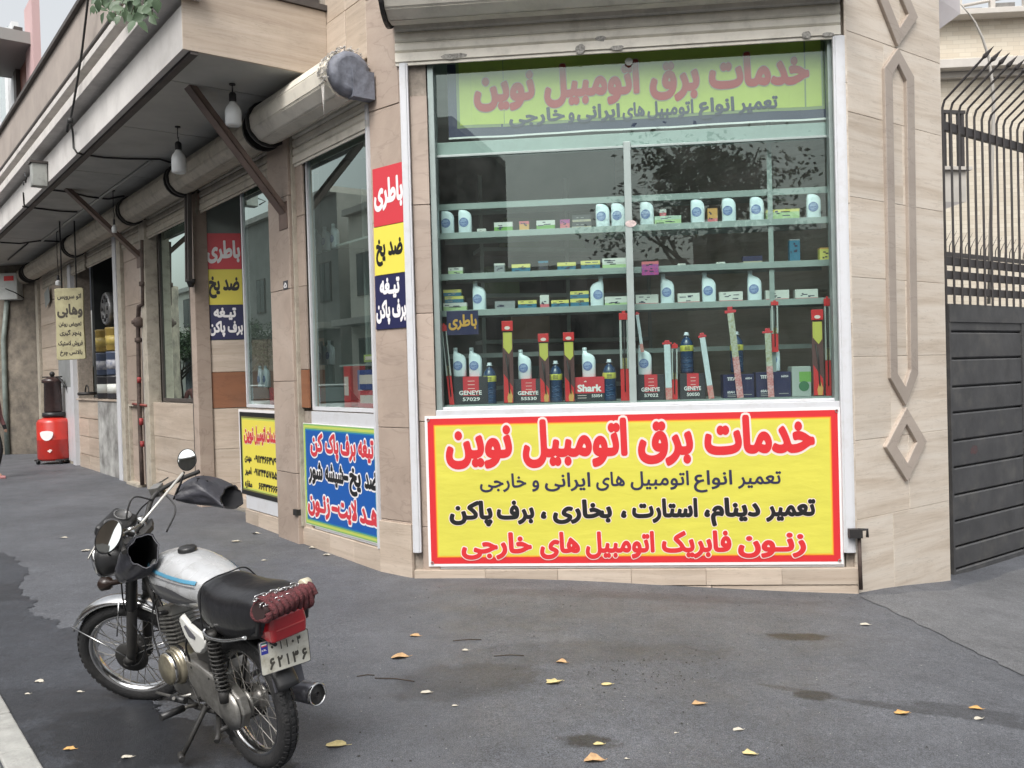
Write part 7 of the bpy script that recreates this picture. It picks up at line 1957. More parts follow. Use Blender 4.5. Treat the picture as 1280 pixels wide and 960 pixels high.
# frame, engine, transmission
m = MB()
for pts, r in (([(.88, 0, .80), (.70, 0, .74), (.30, 0, .70), (.05, 0, .68), (-.30, 0, .70)], .018), ([(.90, 0, .76), (.78, 0, .58), (.66, 0, .36), (.60, 0, .26)], .017), ([(.30, .0, .70), (.24, .0, .50), (.20, 0, .28)], .015), ([(.02, .10, .66), (.14, .09, .5), (.20, .07, .30)], .011), ([(.02, -.10, .66), (.14, -.09, .5), (.20, -.07, .30)], .011), ([(.60, .05, .24), (.40, .08, .22), (.18, .08, .24)], .014), ([(.60, -.05, .24), (.40, -.08, .22), (.18, -.08, .24)], .014)):
    m.tube(catm(pts, 5), r, 8)
m.build('frame', K_frm, bike)
m = MB()
for k in range(9):
    z = .445 + k * .019
    m.box(.46, .60, -.075, .075, z, z + .007, M=Matrix.Translation((.53, 0, .4)) @ Matrix.Rotation(R(12), 4, 'Y') @ Matrix.Translation((-.53, 0, -.4)))
m.box(.485, .575, -.05, .05, .42, .62, M=Matrix.Translation((.53, 0, .4)) @ Matrix.Rotation(R(12), 4, 'Y') @ Matrix.Translation((-.53, 0, -.4)))
m.box(.47, .60, -.06, .06, .61, .655, M=Matrix.Translation((.53, 0, .4)) @ Matrix.Rotation(R(12), 4, 'Y') @ Matrix.Translation((-.53, 0, -.4)))
en = m.build('engine_cylinder', K_alu, bike)
m = MB(); rings = []
for y, f in ((-.13, .8), (-.115, 1.0), (.06, 1.0), (.085, .93)):
    rings.append([Vector((.40 + (x - .40) * f, y, .36 + (z - .36) * f)) for x, z in ((.62, .30), (.65, .38), (.58, .46), (.44, .48), (.26, .45), (.19, .38), (.21, .27), (.35, .235), (.55, .24))])
m.loft(rings, 0, False); m.build('crankcase', K_alu, bike, bevel=.012, seg=3)
c = bh(207, 834, .15); Mg = Matrix.Translation((c.x - .03, .085, c.z + .0)) @ Matrix.Rotation(R(-90), 4, 'X')
m = MB(); m.lathe([(.088, -.03), (.088, .03), (.080, .040), (.074, .040), (.074, .048), (.072, .075), (.064, .082), (0, .084)], 32, M=Mg); m.build('generator_cover', K_brs, bike)
m = MB(); m.lathe([(.0885, .0), (.0905, .004), (.0905, .016), (.0885, .02)], 32, M=Mg, caps=False); m.lathe([(.0735, .055), (.0755, .058), (.0755, .068), (.0735, .07)], 32, M=Mg, caps=False); m.build('cover_ring', K_chr, bike)
m = MB()
top = [(.36, .105, .47), (.26, .105, .455), (.10, .10, .42), (.0, .10, .405), (-.07, .10, .37), (-.095, .10, .30), (-.06, .10, .235), (.0, .10, .215), (.10, .10, .235), (.28, .105, .30), (.36, .105, .36)]
m.loft([[Vector((x, .062, z)) for x, y, z in top], [Vector((x, .10, z)) for x, y, z in top], [Vector((.10 + (x - .10) * .9, .108, .33 + (z - .33) * .86)) for x, y, z in top]], 0, False)
cc_ = m.build('chain_case', K_alu, bike, bevel=.006)
m = MB(); m.lathe([(.085, 0), (.088, .006), (.06, .014), (.05, .02), (.02, .022)], 28, M=Matrix.Translation((0, .108, .305)) @ Matrix.Rotation(R(-90), 4, 'X')); m.build('sprocket_cover', K_alu, cc_)
m = MB(); m.tube([(.20, .075, .29), (.0, .09, .305), (-.06, .09, .305)], .016, 8); m.tube([(.20, -.075, .29), (.0, -.09, .305), (-.06, -.09, .305)], .016, 8); m.build('swingarm', K_frm, bike)
for s_ in (-1, 1):
    a, b = Vector((.02, s_ * .13, .66)), Vector((-.005, s_ * .125, .35))
    m = MB(); m.tube([a, b], .011, 8); m.tube([a.lerp(b, .0), a.lerp(b, .10)], .026, 12); m.tube([a.lerp(b, .82), a.lerp(b, 1.0)], .024, 12); sh_ = m.build('shock_absorber', K_frm, bike)
    m = MB(); pts = []
    for k in range(150):
        t = k / 149; an = t * 2 * math.pi * 13; p = a.lerp(b, .08 + .76 * t); pts.append(p + Vector((math.cos(an) * .027, math.sin(an) * .027, 0)))
    m.tube(pts, .0045, 6); m.build('spring', K_frm, sh_)
# rear mudguard, lamp, plate
m = MB(); rings = []; c0 = Vector((0, 0, .305)); nr = 24
for k in range(nr + 1):
    a = R(66) + (R(158) - R(66)) * k / nr; c = Vector((math.cos(a), 0, math.sin(a)))
    rr_ = .316 + .012 * sstep(R(130), R(158), a)
    rings.append([c0 + c * (rr_ + .03 * math.cos(b)) + Vector((0, .054 * math.sin(b), 0)) for b in [-1.3 + 2.6 * q / 8 for q in range(9)]] + [c0 + c * (rr_ - .004 + .03 * math.cos(b)) + Vector((0, .050 * math.sin(b), 0)) for b in [1.3 - 2.6 * q / 8 for q in range(9)]])
m.loft(rings, 0, True); m.build('rear_mudguard', K_blk, bike)
mc = bh(349, 848, 0.0)
m = MB(); m.box(-.008, .0, -.085, .06, -.045, .065, M=Matrix.Translation((mc.x - .01, -.02, mc.z)) @ Matrix.Rotation(R(10), 4, 'Y')); m.build('mud_flap', K_grey, bike, bevel=.012, seg=3)
Mt_ = Matrix.Translation((-.335, 0, .715)) @ Matrix.Rotation(R(-6), 4, 'Y')
m = MB(); m.loft([[Mt_ @ Vector((x, y * f, z * f2)) for y, z in ((-.083, -.055), (.083, -.055), (.088, .0), (.078, .062), (-.078, .062), (-.088, .0))] for x, f, f2 in ((.06, .95, .95), (0, 1, 1), (-.035, .97, .96), (-.05, .85, .85))], 0, False)
tl = m.build('tail_light', K_red, bike, bevel=.008, seg=3)
m = MB(); m.box(-.0525, -.047, -.065, .065, -.002, .003, M=Mt_); m.build('lens_ridge', pm('lamp_red_pale', (.5, .08, .08), .25), tl)
m = MB(); m.tube([(-.31, -.12, .69), (-.33, -.125, .78), (-.33, -.12, .83)], .013, 8); m.tube([(-.24, .10, .68), (-.32, .11, .70), (-.34, .10, .80)], .011, 8); m.tube([(-.20, .06, .66), (-.34, .05, .64)], .008, 6); m.build('rear_rack', K_blk, bike)
# number plate
q = [bh(319.5, 803.5, .115), bh(383.5, 786, -.115), bh(389.5, 824.5, -.115), bh(329.5, 846, .115)]
O_p = (q[0] + q[1] + q[2] + q[3]) / 4
xa = ((q[1] - q[0]) + (q[2] - q[3])).normalized(); za = ((q[0] - q[3]) + (q[1] - q[2])); za = (za - xa * za.dot(xa)).normalized(); na = za.cross(xa).normalized()
if (MBK.to_3x3() @ na).dot(CAM - MBK @ O_p) < 0: na = -na
wd_ = ((q[1] - q[0]).length + (q[2] - q[3]).length) / 4; ht_ = ((q[0] - q[3]).length + (q[1] - q[2]).length) / 4
def pl_at(x, y, p=0.0): return O_p + xa * (x * wd_) + za * (y * ht_) + na * p
def rrect(hx, hy, r, n=5):
    out = []
    for cx, cy, a0 in ((hx - r, hy - r, 0), (-hx + r, hy - r, 90), (-hx + r, -hy + r, 180), (hx - r, -hy + r, 270)):
        for k in range(n + 1):
            a = R(a0 + 90 * k / n); out.append((cx + r * math.cos(a), cy + r * math.sin(a)))
    return out
m = MB(); m.prism([pl_at(x, y, 0) for x, y in rrect(1, 1, .1)], na * .002); np2 = m.build('number_plate', pm('plate_edge', (.05, .05, .06), .5), bike)
m = MB(); m.prism([pl_at(x, y, .0021) for x, y in rrect(.965, .955, .09)], na * .0012); m.build('plate_field', pm('plate_white_dirty', (.58, .57, .50), .4, dirt=.75, dcol=(.22, .19, .12), ds=17), np2)
m = MB(); m.prism([pl_at(x, y, .0034) for x, y in ((-.93, .9), (-.66, .9), (-.66, .22), (-.93, .22))], na * .0004); m.build('blue_band', pm('plate_blue', (.03, .04, .30), .4), np2)
for k, mt in enumerate((pm('flag_green', (.03, .2, .08), .5), P_wht, P_redp)):
    m = MB(); m.prism([pl_at(x, y, .0039) for x, y in ((-.90, .80 - k * .07), (-.70, .80 - k * .07), (-.70, .87 - k * .07), (-.90, .87 - k * .07))], na * .0003); m.build('flag_stripe', mt, np2)
mb = MB(); line_mesh(mb, [('I.R.', -.9, -.71)], .42, .52, lambda x, y, p: pl_at(x, y, p), .02, 0, 0, .0041); mb.build('lettering', P_wht, np2, fix=False)
for ch, x0_, x1_ in (('۶', -.66, -.44), ('۲', -.34, -.12), ('۱', .02, .12), ('۳', .26, .52), ('۶', .64, .86)):
    mb = MB(); line_mesh(mb, [(ch, x0_, x1_)], -.78, -.10, lambda x, y, p: pl_at(x, y, p), .05, 0, 0, .0041); mb.build('lettering', pm('plate_digits', (.06, .055, .045), .5), np2, fix=False)
for ch, x0_, x1_, y0_ in (('۰', -.55, -.45, .42), ('۱', -.18, -.12, .25), ('۱', .06, .12, .25), ('۰', .28, .38, .42), ('۳', .5, .66, .25)):
    mb = MB(); line_mesh(mb, [(ch, x0_, x1_)], y0_, y0_ + (.18 if ch == '۰' else .48), lambda x, y, p: pl_at(x, y, p), .05, 0, 0, .0041); mb.build('lettering', pm('plate_digits', (.06, .055, .045), .5), np2, fix=False)
# muffler on the right
a, b = bh(397, 868, -.21), Vector((.12, -.17, .27))
t_ = (a - b).normalized()
m = MB(); m.tube([(.60, -.08, .40), (.62, -.12, .28), (.45, -.15, .20), (.25, -.165, .235), b], .018, 10); m.tube([b, b + t_ * .05, a - t_ * .06, a - t_ * .012], [.03, .044, .047, .047], 24); mf = m.build('exhaust', pm('exhaust_grey', (.16, .16, .18), .35, metal=.5, var=.2, vs=8), bike)
m = MB(); m.lathe([(.047, -.014), (.050, -.01), (.050, .004), (.044, .004), (.044, -.012)], 28, caps=False, M=Matrix.Translation(a) @ t_.to_track_quat('Z', 'Y').to_matrix().to_4x4()); m.build('end_ring', K_chr, mf)
m = MB(); m.lathe([(.044, -.010), (.016, -.006), (.014, .001), (.010, .001), (.010, -.02)], 20, caps=False, M=Matrix.Translation(a) @ t_.to_track_quat('Z', 'Y').to_matrix().to_4x4()); m.build('tip', K_frm, mf)
# foot pegs, gear lever, side stand
m = MB(); m.tube([(.33, .09, .24), (.33, .14, .25), (.32, .20, .255)], .009, 8); pg = m.build('foot_peg', K_alu, bike)
m = MB(); m.tube([(.325, .16, .255), (.315, .27, .262)], .016, 10); m.build('peg_rubber', K_blk, pg)
e1, e2 = bh(232, 876, .22), bh(215, 872, .24)
m = MB(); m.tube([e1, e2], .015, 10); m.build('peg_rubber', K_blk, pg)
m = MB(); m.tube([bh(222, 869, .12), bh(217, 873, .26)], .007, 8); m.tube([bh(196, 866, .14), bh(222, 872, .14), bh(240, 868, .12)], .007, 8); m.build('gear_lever', K_alu, bike)
m = MB(); m.tube([(.18, -.08, .26), (.15, -.20, .25)], .01, 8); m.tube([(.36, -.09, .24), (.35, -.24, .26)], .014, 8); m.build('foot_peg', K_blk, bike)
sa = bh(258, 882, .10); sb = bh(229, 943, .22); gl = MBK @ sb
sb2 = bh(228.5, 944, .23)
m = MB(); m.tube([sa, sa.lerp(sb2, .5), sb2], [.012, .012, .010], 10); m.tube([sb2 + Vector((.02, .0, 0)), sb2 + Vector((-.03, .02, -.004))], .014, 8); m.tube([(.22, .07, .25), sa], .014, 8); m.tube([bh(238, 852, .1), sa.lerp(sb2, .15)], .004, 6); m.build('side_stand', K_frm, bike)
m = MB(); m.tube([(.22, .05, .22), (.12, .12, .16), (.10, .14, .15)], .013, 8); m.tube([(.22, -.05, .22), (.12, -.12, .16)], .013, 8); m.tube([(.14, -.11, .17), (.14, .11, .17)], .012, 8); m.build('centre_stand', K_frm, bike)

# the chain lock wound up on the tail, in a red brown fabric sleeve
ra_, rb2 = bh(323, 765, .13), bh(386, 742, -.14)
lk = thing('chain_lock', 'steel chain and red brown fabric tube wound round the rack above the tail light', 'chain', world_verts=False)
lk.matrix_world = MBK
ax = (rb2 - ra_).normalized(); u1 = ax.cross(Vector((0, 0, 1))).normalized(); v1 = ax.cross(u1).normalized()
cen = lambda t: ra_.lerp(rb2, t)
m = MB(); rnd = random.Random(4)
pts = []
for k in range(260):
    t = k / 259; a_ = t * 2 * math.pi * 9
    r_ = .038 + .006 * math.sin(a_ * 3.1)
    pts.append(cen(.02 + .96 * t) + u1 * (r_ * 1.25 * math.cos(a_)) + v1 * (r_ * math.sin(a_)))
m.tube(pts, .0135, 8)
m.build('fabric_tube', pm('red_brown_fabric', (.16, .035, .04), .85, var=.6, vs=70, vcol=(.05, .02, .022), bump=.8, bs=160, coord='obj'), lk)
m = MB(); m.tube([cen(.0), cen(1.0)], .036, 12); m.build('core', pm('lock_core', (.03, .015, .015), .8), lk)
nl = 34
for k in range(nl):
    t = k / (nl - 1)
    row = k % 2
    base = cen(.02 + .80 * (k % 17) / 16) - v1 * 0 + Vector((0, 0, .050 - (.022 if k >= 17 else 0))) + u1 * (-.015 + (.038 if k >= 17 else 0)) + Vector((rnd.uniform(-.004, .004), 0, rnd.uniform(-.005, .005)))
    ang = (math.pi / 2 if row else 0) + rnd.uniform(-.3, .3)
    n1 = (Matrix.Rotation(ang, 3, ax) @ v1); d1 = (ax + u1 * rnd.uniform(-.5, .5) + v1 * rnd.uniform(-.2, .2)).normalized(); n1 = (n1 - d1 * n1.dot(d1)).normalized(); s1 = d1.cross(n1)
    m = MB(); ring = [base + d1 * (.012 * (1 if math.cos(q) > 0 else -1) * .6 + .007 * math.cos(q)) + s1 * (.0075 * math.sin(q)) for q in [2 * math.pi * j / 12 for j in range(12)]]
    m.tube(ring + [ring[0]], .0026, 6, caps=False); m.build('chain_link', K_chr, lk)
m = MB(); m.lathe([(.02, -.02), (.024, -.015), (.024, .02), (.015, .026)], 16, M=Matrix.Translation(bh(381, 730, -.13)) @ ax.to_track_quat('Z', 'Y').to_matrix().to_4x4()); m.build('lock_barrel', pm('lock_cream', (.55, .50, .38), .35), lk)

# ------------------------------------------------------------------ fallen leaves
M_fl = [pm('dry_leaf_%s' % n, c, .7, var=.35, vs=35, coord='obj') for n, c in (('tan', (.52, .33, .17)), ('straw', (.60, .50, .24)), ('pale', (.52, .48, .40)), ('amber', (.58, .34, .12)))]
def flat_leaf(px, py, wpx, mi, label, rz, seed):
    g = ground(px, py); s_ = g.y / FPX * wpx
    rnd = random.Random(seed)
    n_ = 11; m = MB()
    pr = [rnd.uniform(.75, 1.1) for _ in range(n_)]
    vs = []
    cu1, cu2 = rnd.uniform(.15, .5), rnd.uniform(-.2, .3)
    for k in range(n_):
        a = 2 * math.pi * k / n_
        for f in (1.0, .5):
            x = .5 * s_ * math.cos(a) * pr[k] * f * (1.25 if k == 0 else 1); y = .40 * s_ * math.sin(a) * pr[k] * f
            z = .004 + s_ * (cu1 * (y / s_) ** 2 * 2.4 + cu2 * (x / s_) ** 2) + .02 * s_ * rnd.uniform(0, 1)
            vs.append(Vector((x, y, max(.002, z))))
    vs.append(Vector((0, 0, .003)))
    fs = []
    for k in range(n_):
        j = (k + 1) % n_; fs += [(2 * k, 2 * j, 2 * j + 1, 2 * k + 1), (2 * k + 1, 2 * j + 1, 2 * n_)]
    m.add(vs, fs, 0, True)
    m.tube([Vector((.5 * s_ * pr[0] * 1.2, 0, .004)), Vector((.75 * s_, .05 * s_, .006))], .0012, 4)
    o = m.build('fallen_leaf', M_fl[mi], None, fix=False)
    o.location = g; o.rotation_euler = (0, 0, rz); tag(o, label, 'leaf', 'dry leaves scattered on the asphalt')
LV = [(518, 795, 14, 0, 'small tan leaf, farther of two on the asphalt below the banner left end'), (498.5, 822, 23, 0, 'flat tan leaf lying left of the damp oil stain'), (581, 813.5, 9, 2, 'tiny pale leaf above the damp oil stain'),
      (701.5, 828, 14, 0, 'curled pinkish tan leaf below the Shark of the window'), (691.5, 853.5, 20, 1, 'straw coloured leaf right of the damp oil stain'), (758, 856.5, 14, 1, 'small yellow curled leaf right of centre on the asphalt'),
      (532, 866.5, 13, 2, 'thin pale scrap of leaf at the edge of the oil stain'), (568, 883, 7, 2, 'tiny yellowish scrap below the oil stain'), (748, 931, 13, 1, 'pale upright curled leaf beside a small dark wet spot'), (741.5, 951, 24, 0, 'broad pinkish leaf nearest the bottom edge of the picture'),
      (420.5, 932.5, 26, 1, 'long yellowish leaf on the asphalt right of the rear wheel'), (872, 880.5, 17, 0, 'tan leaf alone on the right of the asphalt'), (922, 913, 13, 2, 'narrow whitish leaf between two yellow ones at lower right'), (935.5, 943, 17, 1, 'bright yellow leaf low on the right of the asphalt'),
      (1081, 781.5, 12, 2, 'thin pale leaf before the stone pillar'), (1126.5, 893, 18, 3, 'amber curled leaf beside a dark streak at right'), (1219, 886, 15, 3, 'amber pale leaf on the dark patch at far right'), (1223, 899, 13, 2, 'whitish leaf just below the amber leaf at far right'),
      (294, 677.5, 11, 2, 'pale leaf behind the tank of the motorcycle, left one of the two'), (320, 667.5, 10, 2, 'pale leaf behind the motorcycle, nearest the yellow phone banner'), (329.5, 701, 8, 2, 'tiny pale leaf behind the motorcycle seat'), (390, 685.5, 9, 2, 'pale leaf by the plinth under the blue banner, left one'), (408, 694.5, 9, 2, 'pale leaf by the plinth under the blue banner, right one'),
      (79.5, 672.5, 9, 2, 'pale scrap on the pavement left of the left mirror'), (107, 689, 11, 2, 'pale scrap on the pavement below the left mirror'), (48, 853, 12, 2, 'pale leaf on the dark asphalt near the kerb'), (34, 868.5, 7, 2, 'tiny pale scrap on the dark asphalt above the kerb end'), (86, 937.5, 15, 3, 'amber round leaf on the dark asphalt beside the kerb'), (99, 866, 9, 2, 'thin whitish scrap on the dark asphalt, left of the front wheel'), (158, 948, 14, 2, 'dull curled leaf on the dark asphalt below the front wheel'),
      (783, 949.5, 5, 2, 'white speck on the asphalt near the broad pinkish leaf'), (845, 917, 5, 2, 'white speck on the asphalt left of the whitish leaf'), (145.5, 945, 0, 2, '')]
for i, (x, y, w_, mi, lab) in enumerate(LV):
    if w_: flat_leaf(x, y, w_, mi, lab.replace('below the Shark of the window', 'in the middle of the asphalt'), random.uniform(-.4, .4), i + 11)
# twigs and dark specks of dirt
m = MB(); rnd = random.Random(12)
for k in range(260):
    x, y = rnd.choice([(rnd.uniform(400, 1250), rnd.uniform(740, 955)), (rnd.gauss(810, 60), rnd.gauss(840, 18)), (rnd.uniform(530, 1200), rnd.uniform(735, 760)), (rnd.uniform(0, 480), rnd.uniform(600, 720))])
    if y > 955 or y < 590: continue
    g = ground(x, y); r_ = rnd.uniform(.002, .007)
    if g.y > 7: r_ *= .6
    n_ = 5
    m.add([g + Vector((r_ * math.cos(a) * rnd.uniform(.6, 1.6), r_ * math.sin(a), .002 + .003 * (j % 2))) for j, a in enumerate([2 * math.pi * q / n_ for q in range(n_)])], [list(range(n_))])
o = m.build('grit', pm('dark_grit', (.035, .033, .03), .8), None, fix=False); tag(o, 'dark grit and crumbs scattered over the asphalt', 'grit', kind='stuff')
m = MB()
for (x, y, l, a) in ((584, 801, .09, .05), (636, 820.5, .09, -.02), (457, 845.5, .05, .1), (493, 850.5, .12, -.3), (1115, 0, 0, 0)):
    if not l: continue
    g = ground(x, y); d = Vector((math.cos(a), math.sin(a), 0)) * l
    m = MB(); m.tube([g - d + Vector((0, 0, .004)), g + Vector((.01, .012, .006)), g + d + Vector((0, 0, .004))], .0028, 5); o = m.build('twig', pm('twig_brown', (.05, .035, .025), .8), None)
    tag(o, 'thin dark twig on the asphalt %s' % {584: 'above the oil stain, left one', 636: 'above the oil stain, right one', 457: 'left of the oil stain, shortest one', 493: 'left of the oil stain, longest one'}[x], 'twig')
m = MB(); rnd = random.Random(5)
for k in range(260):
    x, y = rnd.uniform(0, 1250), rnd.uniform(650, 955); g = ground(x, y); r_ = rnd.uniform(.0015, .0045)
    m.add([g + Vector((r_ * math.cos(a), r_ * math.sin(a), .003)) for a in [2 * math.pi * q / 5 for q in range(5)]], [list(range(5))])
o = m.build('pale_grit', pm('pale_grit', (.4, .4, .38), .8), None, fix=False); tag(o, 'pale specks of grit scattered over the asphalt', 'grit', kind='stuff')
# ------------------------------------------------------------------ the street around the camera, seen as reflections in the glass
WO = Wall(((WB.P(0, 0, 13)).x, (WB.P(0, 0, 13)).y), (WB.d.x, WB.d.y)); WO.n = -WB.n
M_oh = pm('opposite_cream', (.72, .68, .60), .85, var=.15, vs=.8, dirt=.2, ds=1.0)
M_ow = pm('opposite_window', (.03, .04, .045), .1)
M_of = pm('opposite_frame', (.10, .09, .08), .6)
def house(name, label, W, ua, ub, h, mat, nwin, floors, d=6.0, z0w=1.0, cat='building'):
    t = thing(name, label, cat, W.P((ua + ub) / 2, 0, 0))
    m = MB(); m.wbox(W, ua, ub, -.3, h, -d, 0); m.build('wall', mat, t)
    m = MB(); m.wbox(W, ua, ub, h, h + .25, -d, .3); m.build('cornice', M_corn, t)
    m = MB(); m.wbox(W, ua, ub, 3.7, 3.95, .001, .9); m.build('canopy_slab', M_corn, t)
    st_ = (ub - ua) / nwin
    for f in range(floors):
        for k in range(nwin):
            a = ua + st_ * (k + .28); b = ua + st_ * (k + .72)
            z0, z1 = (.9, 3.2) if f == 0 else (4.9 + (f - 1) * 3.1, 6.6 + (f - 1) * 3.1)
            if z1 > h - .3: continue
            m = MB(); m.wbox(W, a, b, z0, z1, .001, .06); w = m.build('window', M_of, t)
            m = MB(); m.wbox(W, a + .06, (a + b) / 2 - .03, z0 + .06, z1 - .06, .06, .07); m.wbox(W, (a + b) / 2 + .03, b - .06, z0 + .06, z1 - .06, .06, .07); m.build('pane', M_ow, w)
    return t
house('opposite_house', 'cream two storey house across the side street, seen mirrored in the side windows', WO, 11, 26, 8.2, M_oh, 6, 2)
house('opposite_house', 'taller grey brick house across the side street, mirrored in the farthest windows', WO, 27, 44, 9.4, pm('opposite_grey', (.30, .29, .27), .85, var=.2, vs=1), 7, 3)
house('opposite_house', 'low brown house across the side street near the crossing', WO, -4, 10, 6.0, pm('opposite_brown', (.25, .20, .16), .85, var=.2, vs=1), 5, 1)
WS = Wall((-18, -13.0), (1, .06)); WS.n = Vector((-.06, 1, 0)).normalized()
house('street_house', 'dark stone apartment house behind the camera, mirrored in the big window', WS, 2, 12.5, 9.4, pm('street_dark_stone', (.16, .145, .13), .85, var=.2, vs=1), 7, 3)
house('street_house', 'low dark shop behind the camera, mirrored in the middle of the big window', WS, 13, 19.5, 4.6, pm('street_dark_shop', (.10, .095, .09), .85, var=.2, vs=1), 3, 1)
house('street_house', 'brown apartment house behind the camera to the right', WS, 19.7, 40, 5.2, pm('street_brown', (.20, .16, .13), .85, var=.2, vs=1), 7, 2)
house('opposite_house', 'long pale house across the side street at its far end', WO, 45, 85, 7.0, M_oh, 9, 2)
# trees with leafy crowns
def leaf_cloud(n, rx, rz, seed, size=.16):
    rnd = random.Random(seed); m = MB()
    cl = []
    for _ in range(26):
        a = rnd.uniform(0, 6.28); e = rnd.uniform(-.9, 1); r = rnd.uniform(.35, 1.0)
        cl.append((Vector((rx * r * math.cos(a) * math.sqrt(max(0, 1 - e * e * .8)), rx * r * math.sin(a) * math.sqrt(max(0, 1 - e * e * .8)), rz * e * r)), rnd.uniform(.5, 1.0)))
    for _ in range(n):
        c, s_ = rnd.choice(cl)
        p = c + Vector((rnd.gauss(0, .42), rnd.gauss(0, .42), rnd.gauss(0, .34))) * s_
        d = Vector((rnd.uniform(-1, 1), rnd.uniform(-1, 1), rnd.uniform(-.9, .5))).normalized(); s = d.cross(Vector((rnd.uniform(-1, 1), rnd.uniform(-1, 1), 1))).normalized()
        L_ = size * rnd.uniform(.6, 1.2); w = L_ * .32
        m.add([p, p + d * L_ * .5 + s * w, p + d * L_, p + d * L_ * .5 - s * w], [(0, 1, 2, 3)])
    return m
M_tl = pm('street_tree_leaf', (.05, .085, .03), .5, var=.4, vs=3)
M_tr = pm('tree_bark', (.10, .085, .07), .9, bump=.6, bs=20)
crown_me = None
def tree(loc, h, lab, seed, sc=1.0):
    global crown_me
    t = thing('street_tree', lab, 'tree', loc, group='street trees around the corner', world_verts=False)
    m = MB(); rnd = random.Random(seed)
    m.tube([(0, 0, -.2), (.05, .03, h * .35), (.0, .1, h * .6), (.1, 0, h * .95)], [.17, .13, .10, .03], 10)
    for k in range(7):
        a = k * .9 + rnd.random(); z = h * rnd.uniform(.42, .7)
        m.tube([(0, .05, z), (math.cos(a) * .8, math.sin(a) * .8, z + .7), (math.cos(a) * 1.6, math.sin(a) * 1.6, z + 1.1 + rnd.random())], [.06, .04, .012], 6)
    m.build('trunk', M_tr, t)
    if crown_me is None: o = leaf_cloud(5000, 2.5, 1.5, 5, .17).build('crown', M_tl, t, fix=False); crown_me = o.data
    else: o = bpy.data.objects.new('crown', crown_me); COL.objects.link(o); o.parent = t
    o.location = (0, 0, h * .86); o.rotation_euler = (0, 0, seed); o.scale = (sc, sc, sc)
tree((1.9, -3.2, -.1), 5.9, 'leafy street tree behind the camera, mirrored at the top right of the big window', 2, .84)
tree((9.5, -6, -.3), 6.2, 'leafy street tree behind the camera far to the right', 6, 1.1)
for i, u_ in enumerate((31, 36, 41, 46)):
    tree(WB.P(u_, 0, 10.5), 3.9 + .3 * (i % 2), 'small round tree across the side street, %s from the crossing' % ('nearest', 'second', 'third', 'farthest')[i], 7 + i, .72)
# parked cars across the side street
def make_car():
    t = thing('parked_car', '', 'car', world_verts=False)
    Pc = pm('car_white', (.62, .63, .64), .25, coat=.7)
    m = MB(); secs = []
    for x, zb, zt, hy in ((-2.1, .35, .62, .70), (-2.0, .28, .80, .80), (-1.3, .25, .90, .84), (-.2, .25, .92, .86), (1.0, .25, .90, .85), (1.8, .28, .78, .80), (2.1, .35, .60, .68)):
        secs.append([Vector((x, s * hy * f, zb + (zt - zb) * g)) for s, f, g in ((-1, .94, 0), (-1, 1, .35), (-1, 1, .7), (-1, .93, 1), (1, .93, 1), (1, 1, .7), (1, 1, .35), (1, .94, 0))])
    m.loft(secs, 0, True); m.build('body', Pc, t)
    m = MB(); m.loft([[Vector((x, s * hy, z)) for s, hy, z in ((-1, .78, .88), (-1, w, zt), (1, w, zt), (1, .78, .88))] for x, w, zt in ((-1.75, .72, .90), (-1.2, .62, 1.33), (-.2, .62, 1.42), (.5, .60, 1.36), (1.15, .70, .90))], 0, False); m.build('cabin', M_ow, t)
    m = MB(); m.box(-1.15, .45, -.60, .60, 1.35, 1.43); m.build('roof', Pc, t, bevel=.04)
    for x in (-1.25, 1.3):
        for s in (-1, 1):
            m = MB(); m.lathe([(.2, -.1), (.3, -.09), (.3, .09), (.2, .1)], 20, M=Matrix.Translation((x, s * .76, .3)) @ Matrix.Rotation(R(90), 4, 'X')); w = m.build('wheel', K_rub, t)
            m = MB(); m.lathe([(.19, -.102), (.19, .102)], 16, M=Matrix.Translation((x, s * .76, .3)) @ Matrix.Rotation(R(90), 4, 'X')); m.build('hubcap', K_alu, w)
    return t
car = make_car()
an_ = math.atan2(WB.d.y, WB.d.x)
copies(car, [Matrix.Translation(WB.P(u_, .02, 8.6)) @ Matrix.Rotation(an_, 4, 'Z') for u_ in (14.5, 20.2, 27.0)], ['white car parked across the side street, nearest the crossing', 'white car parked across the side street, middle of three', 'white car parked across the side street, farthest of three'], 'cars parked across the side street')

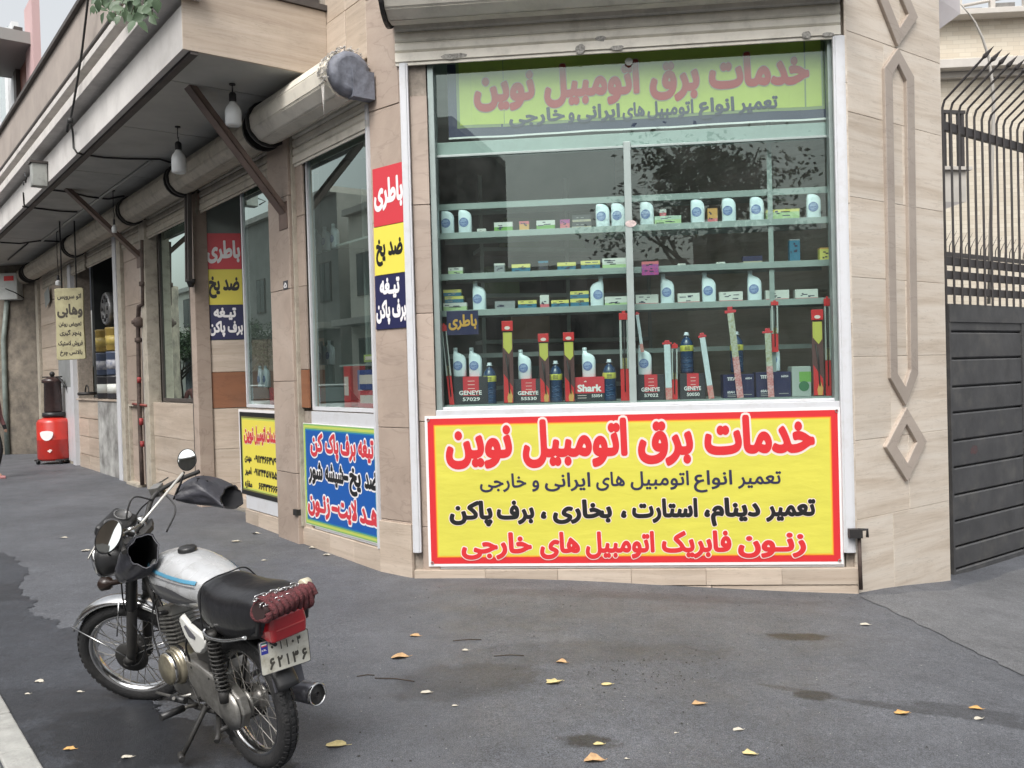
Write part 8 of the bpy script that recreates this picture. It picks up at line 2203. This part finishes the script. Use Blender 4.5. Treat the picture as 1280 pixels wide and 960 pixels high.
# ------------------------------------------------------------------ person at the extreme left edge, only partly in the picture
gp_ = ground(-13, 599)
pr_ = thing('person', 'person in a dull pink top and black trousers walking in at the left edge', 'person', gp_, world_verts=False)
pr_.rotation_euler = (0, 0, R(-20))
def skin_body(name, verts, edges, radii, mat, parent, root=0, sub=2):
    me = bpy.data.meshes.new(name); me.from_pydata(verts, edges, []); o = bpy.data.objects.new(name, me); COL.objects.link(o); o.parent = parent
    sk = o.modifiers.new('skin', 'SKIN'); ss = o.modifiers.new('subdivision', 'SUBSURF'); ss.levels = sub; ss.render_levels = sub
    if not me.skin_vertices: me.attributes
    for i, r in enumerate(radii):
        v = me.skin_vertices[0].data[i]; v.radius = r if isinstance(r, tuple) else (r, r); v.use_root = (i == root)
    sk.use_smooth_shade = True
    me.materials.append(mat); return o
def person_mesh():
    import bmesh
    V = [(0, 0, .95), (0, 0, 1.15), (0, 0, 1.38), (0, 0, 1.47), (0, 0, 1.56), (0, .02, 1.66),
         (0, .10, .90), (.14, .11, .50), (.02, .11, .09), (.15, .11, .04), (0, -.10, .90), (-.02, -.11, .50), (-.24, -.11, .12), (-.12, -.11, .04),
         (0, .19, 1.38), (-.03, .26, 1.10), (.08, .27, .86), (.10, .27, .78), (0, -.19, 1.38), (.03, -.26, 1.10), (.14, -.27, .86), (.17, -.27, .78)]
    E_ = [(0, 1), (1, 2), (2, 3), (3, 4), (4, 5), (0, 6), (6, 7), (7, 8), (8, 9), (0, 10), (10, 11), (11, 12), (12, 13), (2, 14), (14, 15), (15, 16), (16, 17), (2, 18), (18, 19), (19, 20), (20, 21)]
    Rr = [(.14, .11), (.13, .10), (.15, .10), (.055, .055), (.085, .085), (.07, .07), (.09, .09), (.058, .058), (.042, .042), (.03, .03), (.09, .09), (.058, .058), (.042, .042), (.03, .03), (.06, .06), (.042, .042), (.03, .03), (.022, .022), (.06, .06), (.042, .042), (.03, .03), (.022, .022)]
    me = bpy.data.meshes.new('body'); bm = bmesh.new()
    lay = bm.verts.layers.skin.verify()
    vs = [bm.verts.new(v) for v in V]
    for a, b in E_: bm.edges.new((vs[a], vs[b]))
    for v, r in zip(vs, Rr): v[lay].radius = r
    vs[0][lay].use_root = True
    bm.to_mesh(me); bm.free()
    o = bpy.data.objects.new('body', me); COL.objects.link(o); o.parent = pr_
    o.modifiers.new('skin', 'SKIN'); ss = o.modifiers.new('subdivision', 'SUBSURF'); ss.levels = 1; ss.render_levels = 2
    bpy.context.view_layer.update()
    ev = o.evaluated_get(bpy.context.evaluated_depsgraph_get()); m2 = bpy.data.meshes.new_from_object(ev)
    o.modifiers.clear(); o.data = m2
    for mt in (pm('skin_tone', (.42, .25, .18), .5), pm('black_trousers', (.015, .015, .017), .8), pm('dull_pink_top', (.28, .13, .13), .8)): m2.materials.append(mt)
    for p in m2.polygons:
        z = p.center.z; p.use_smooth = True
        hand = z < .84 and abs(p.center.y) > .2
        p.material_index = 0 if (z > 1.45 or z < .10 or hand) else (1 if z < .93 else 2)
    return o
person_mesh()
m = MB(); m.lathe([(.03, .10), (.085, .06), (.098, 0), (.085, -.07), (.05, -.10)], 16, M=Matrix.Translation((-.02, .01, 1.66))); m.build('hair', pm('dark_hair', (.02, .015, .012), .7), pr_)
for x, y in ((.08, .11), (-.19, -.11)):
    m = MB(); m.loft([[Vector((x + a, y + b, z)) for a, b in ((-.07, -.04), (.10, -.045), (.17, 0), (.10, .045), (-.07, .04))] for z in (.0, .05)], 0, True); m.build('shoe', pm('pink_shoe', (.4, .18, .18), .6), pr_, bevel=.01)
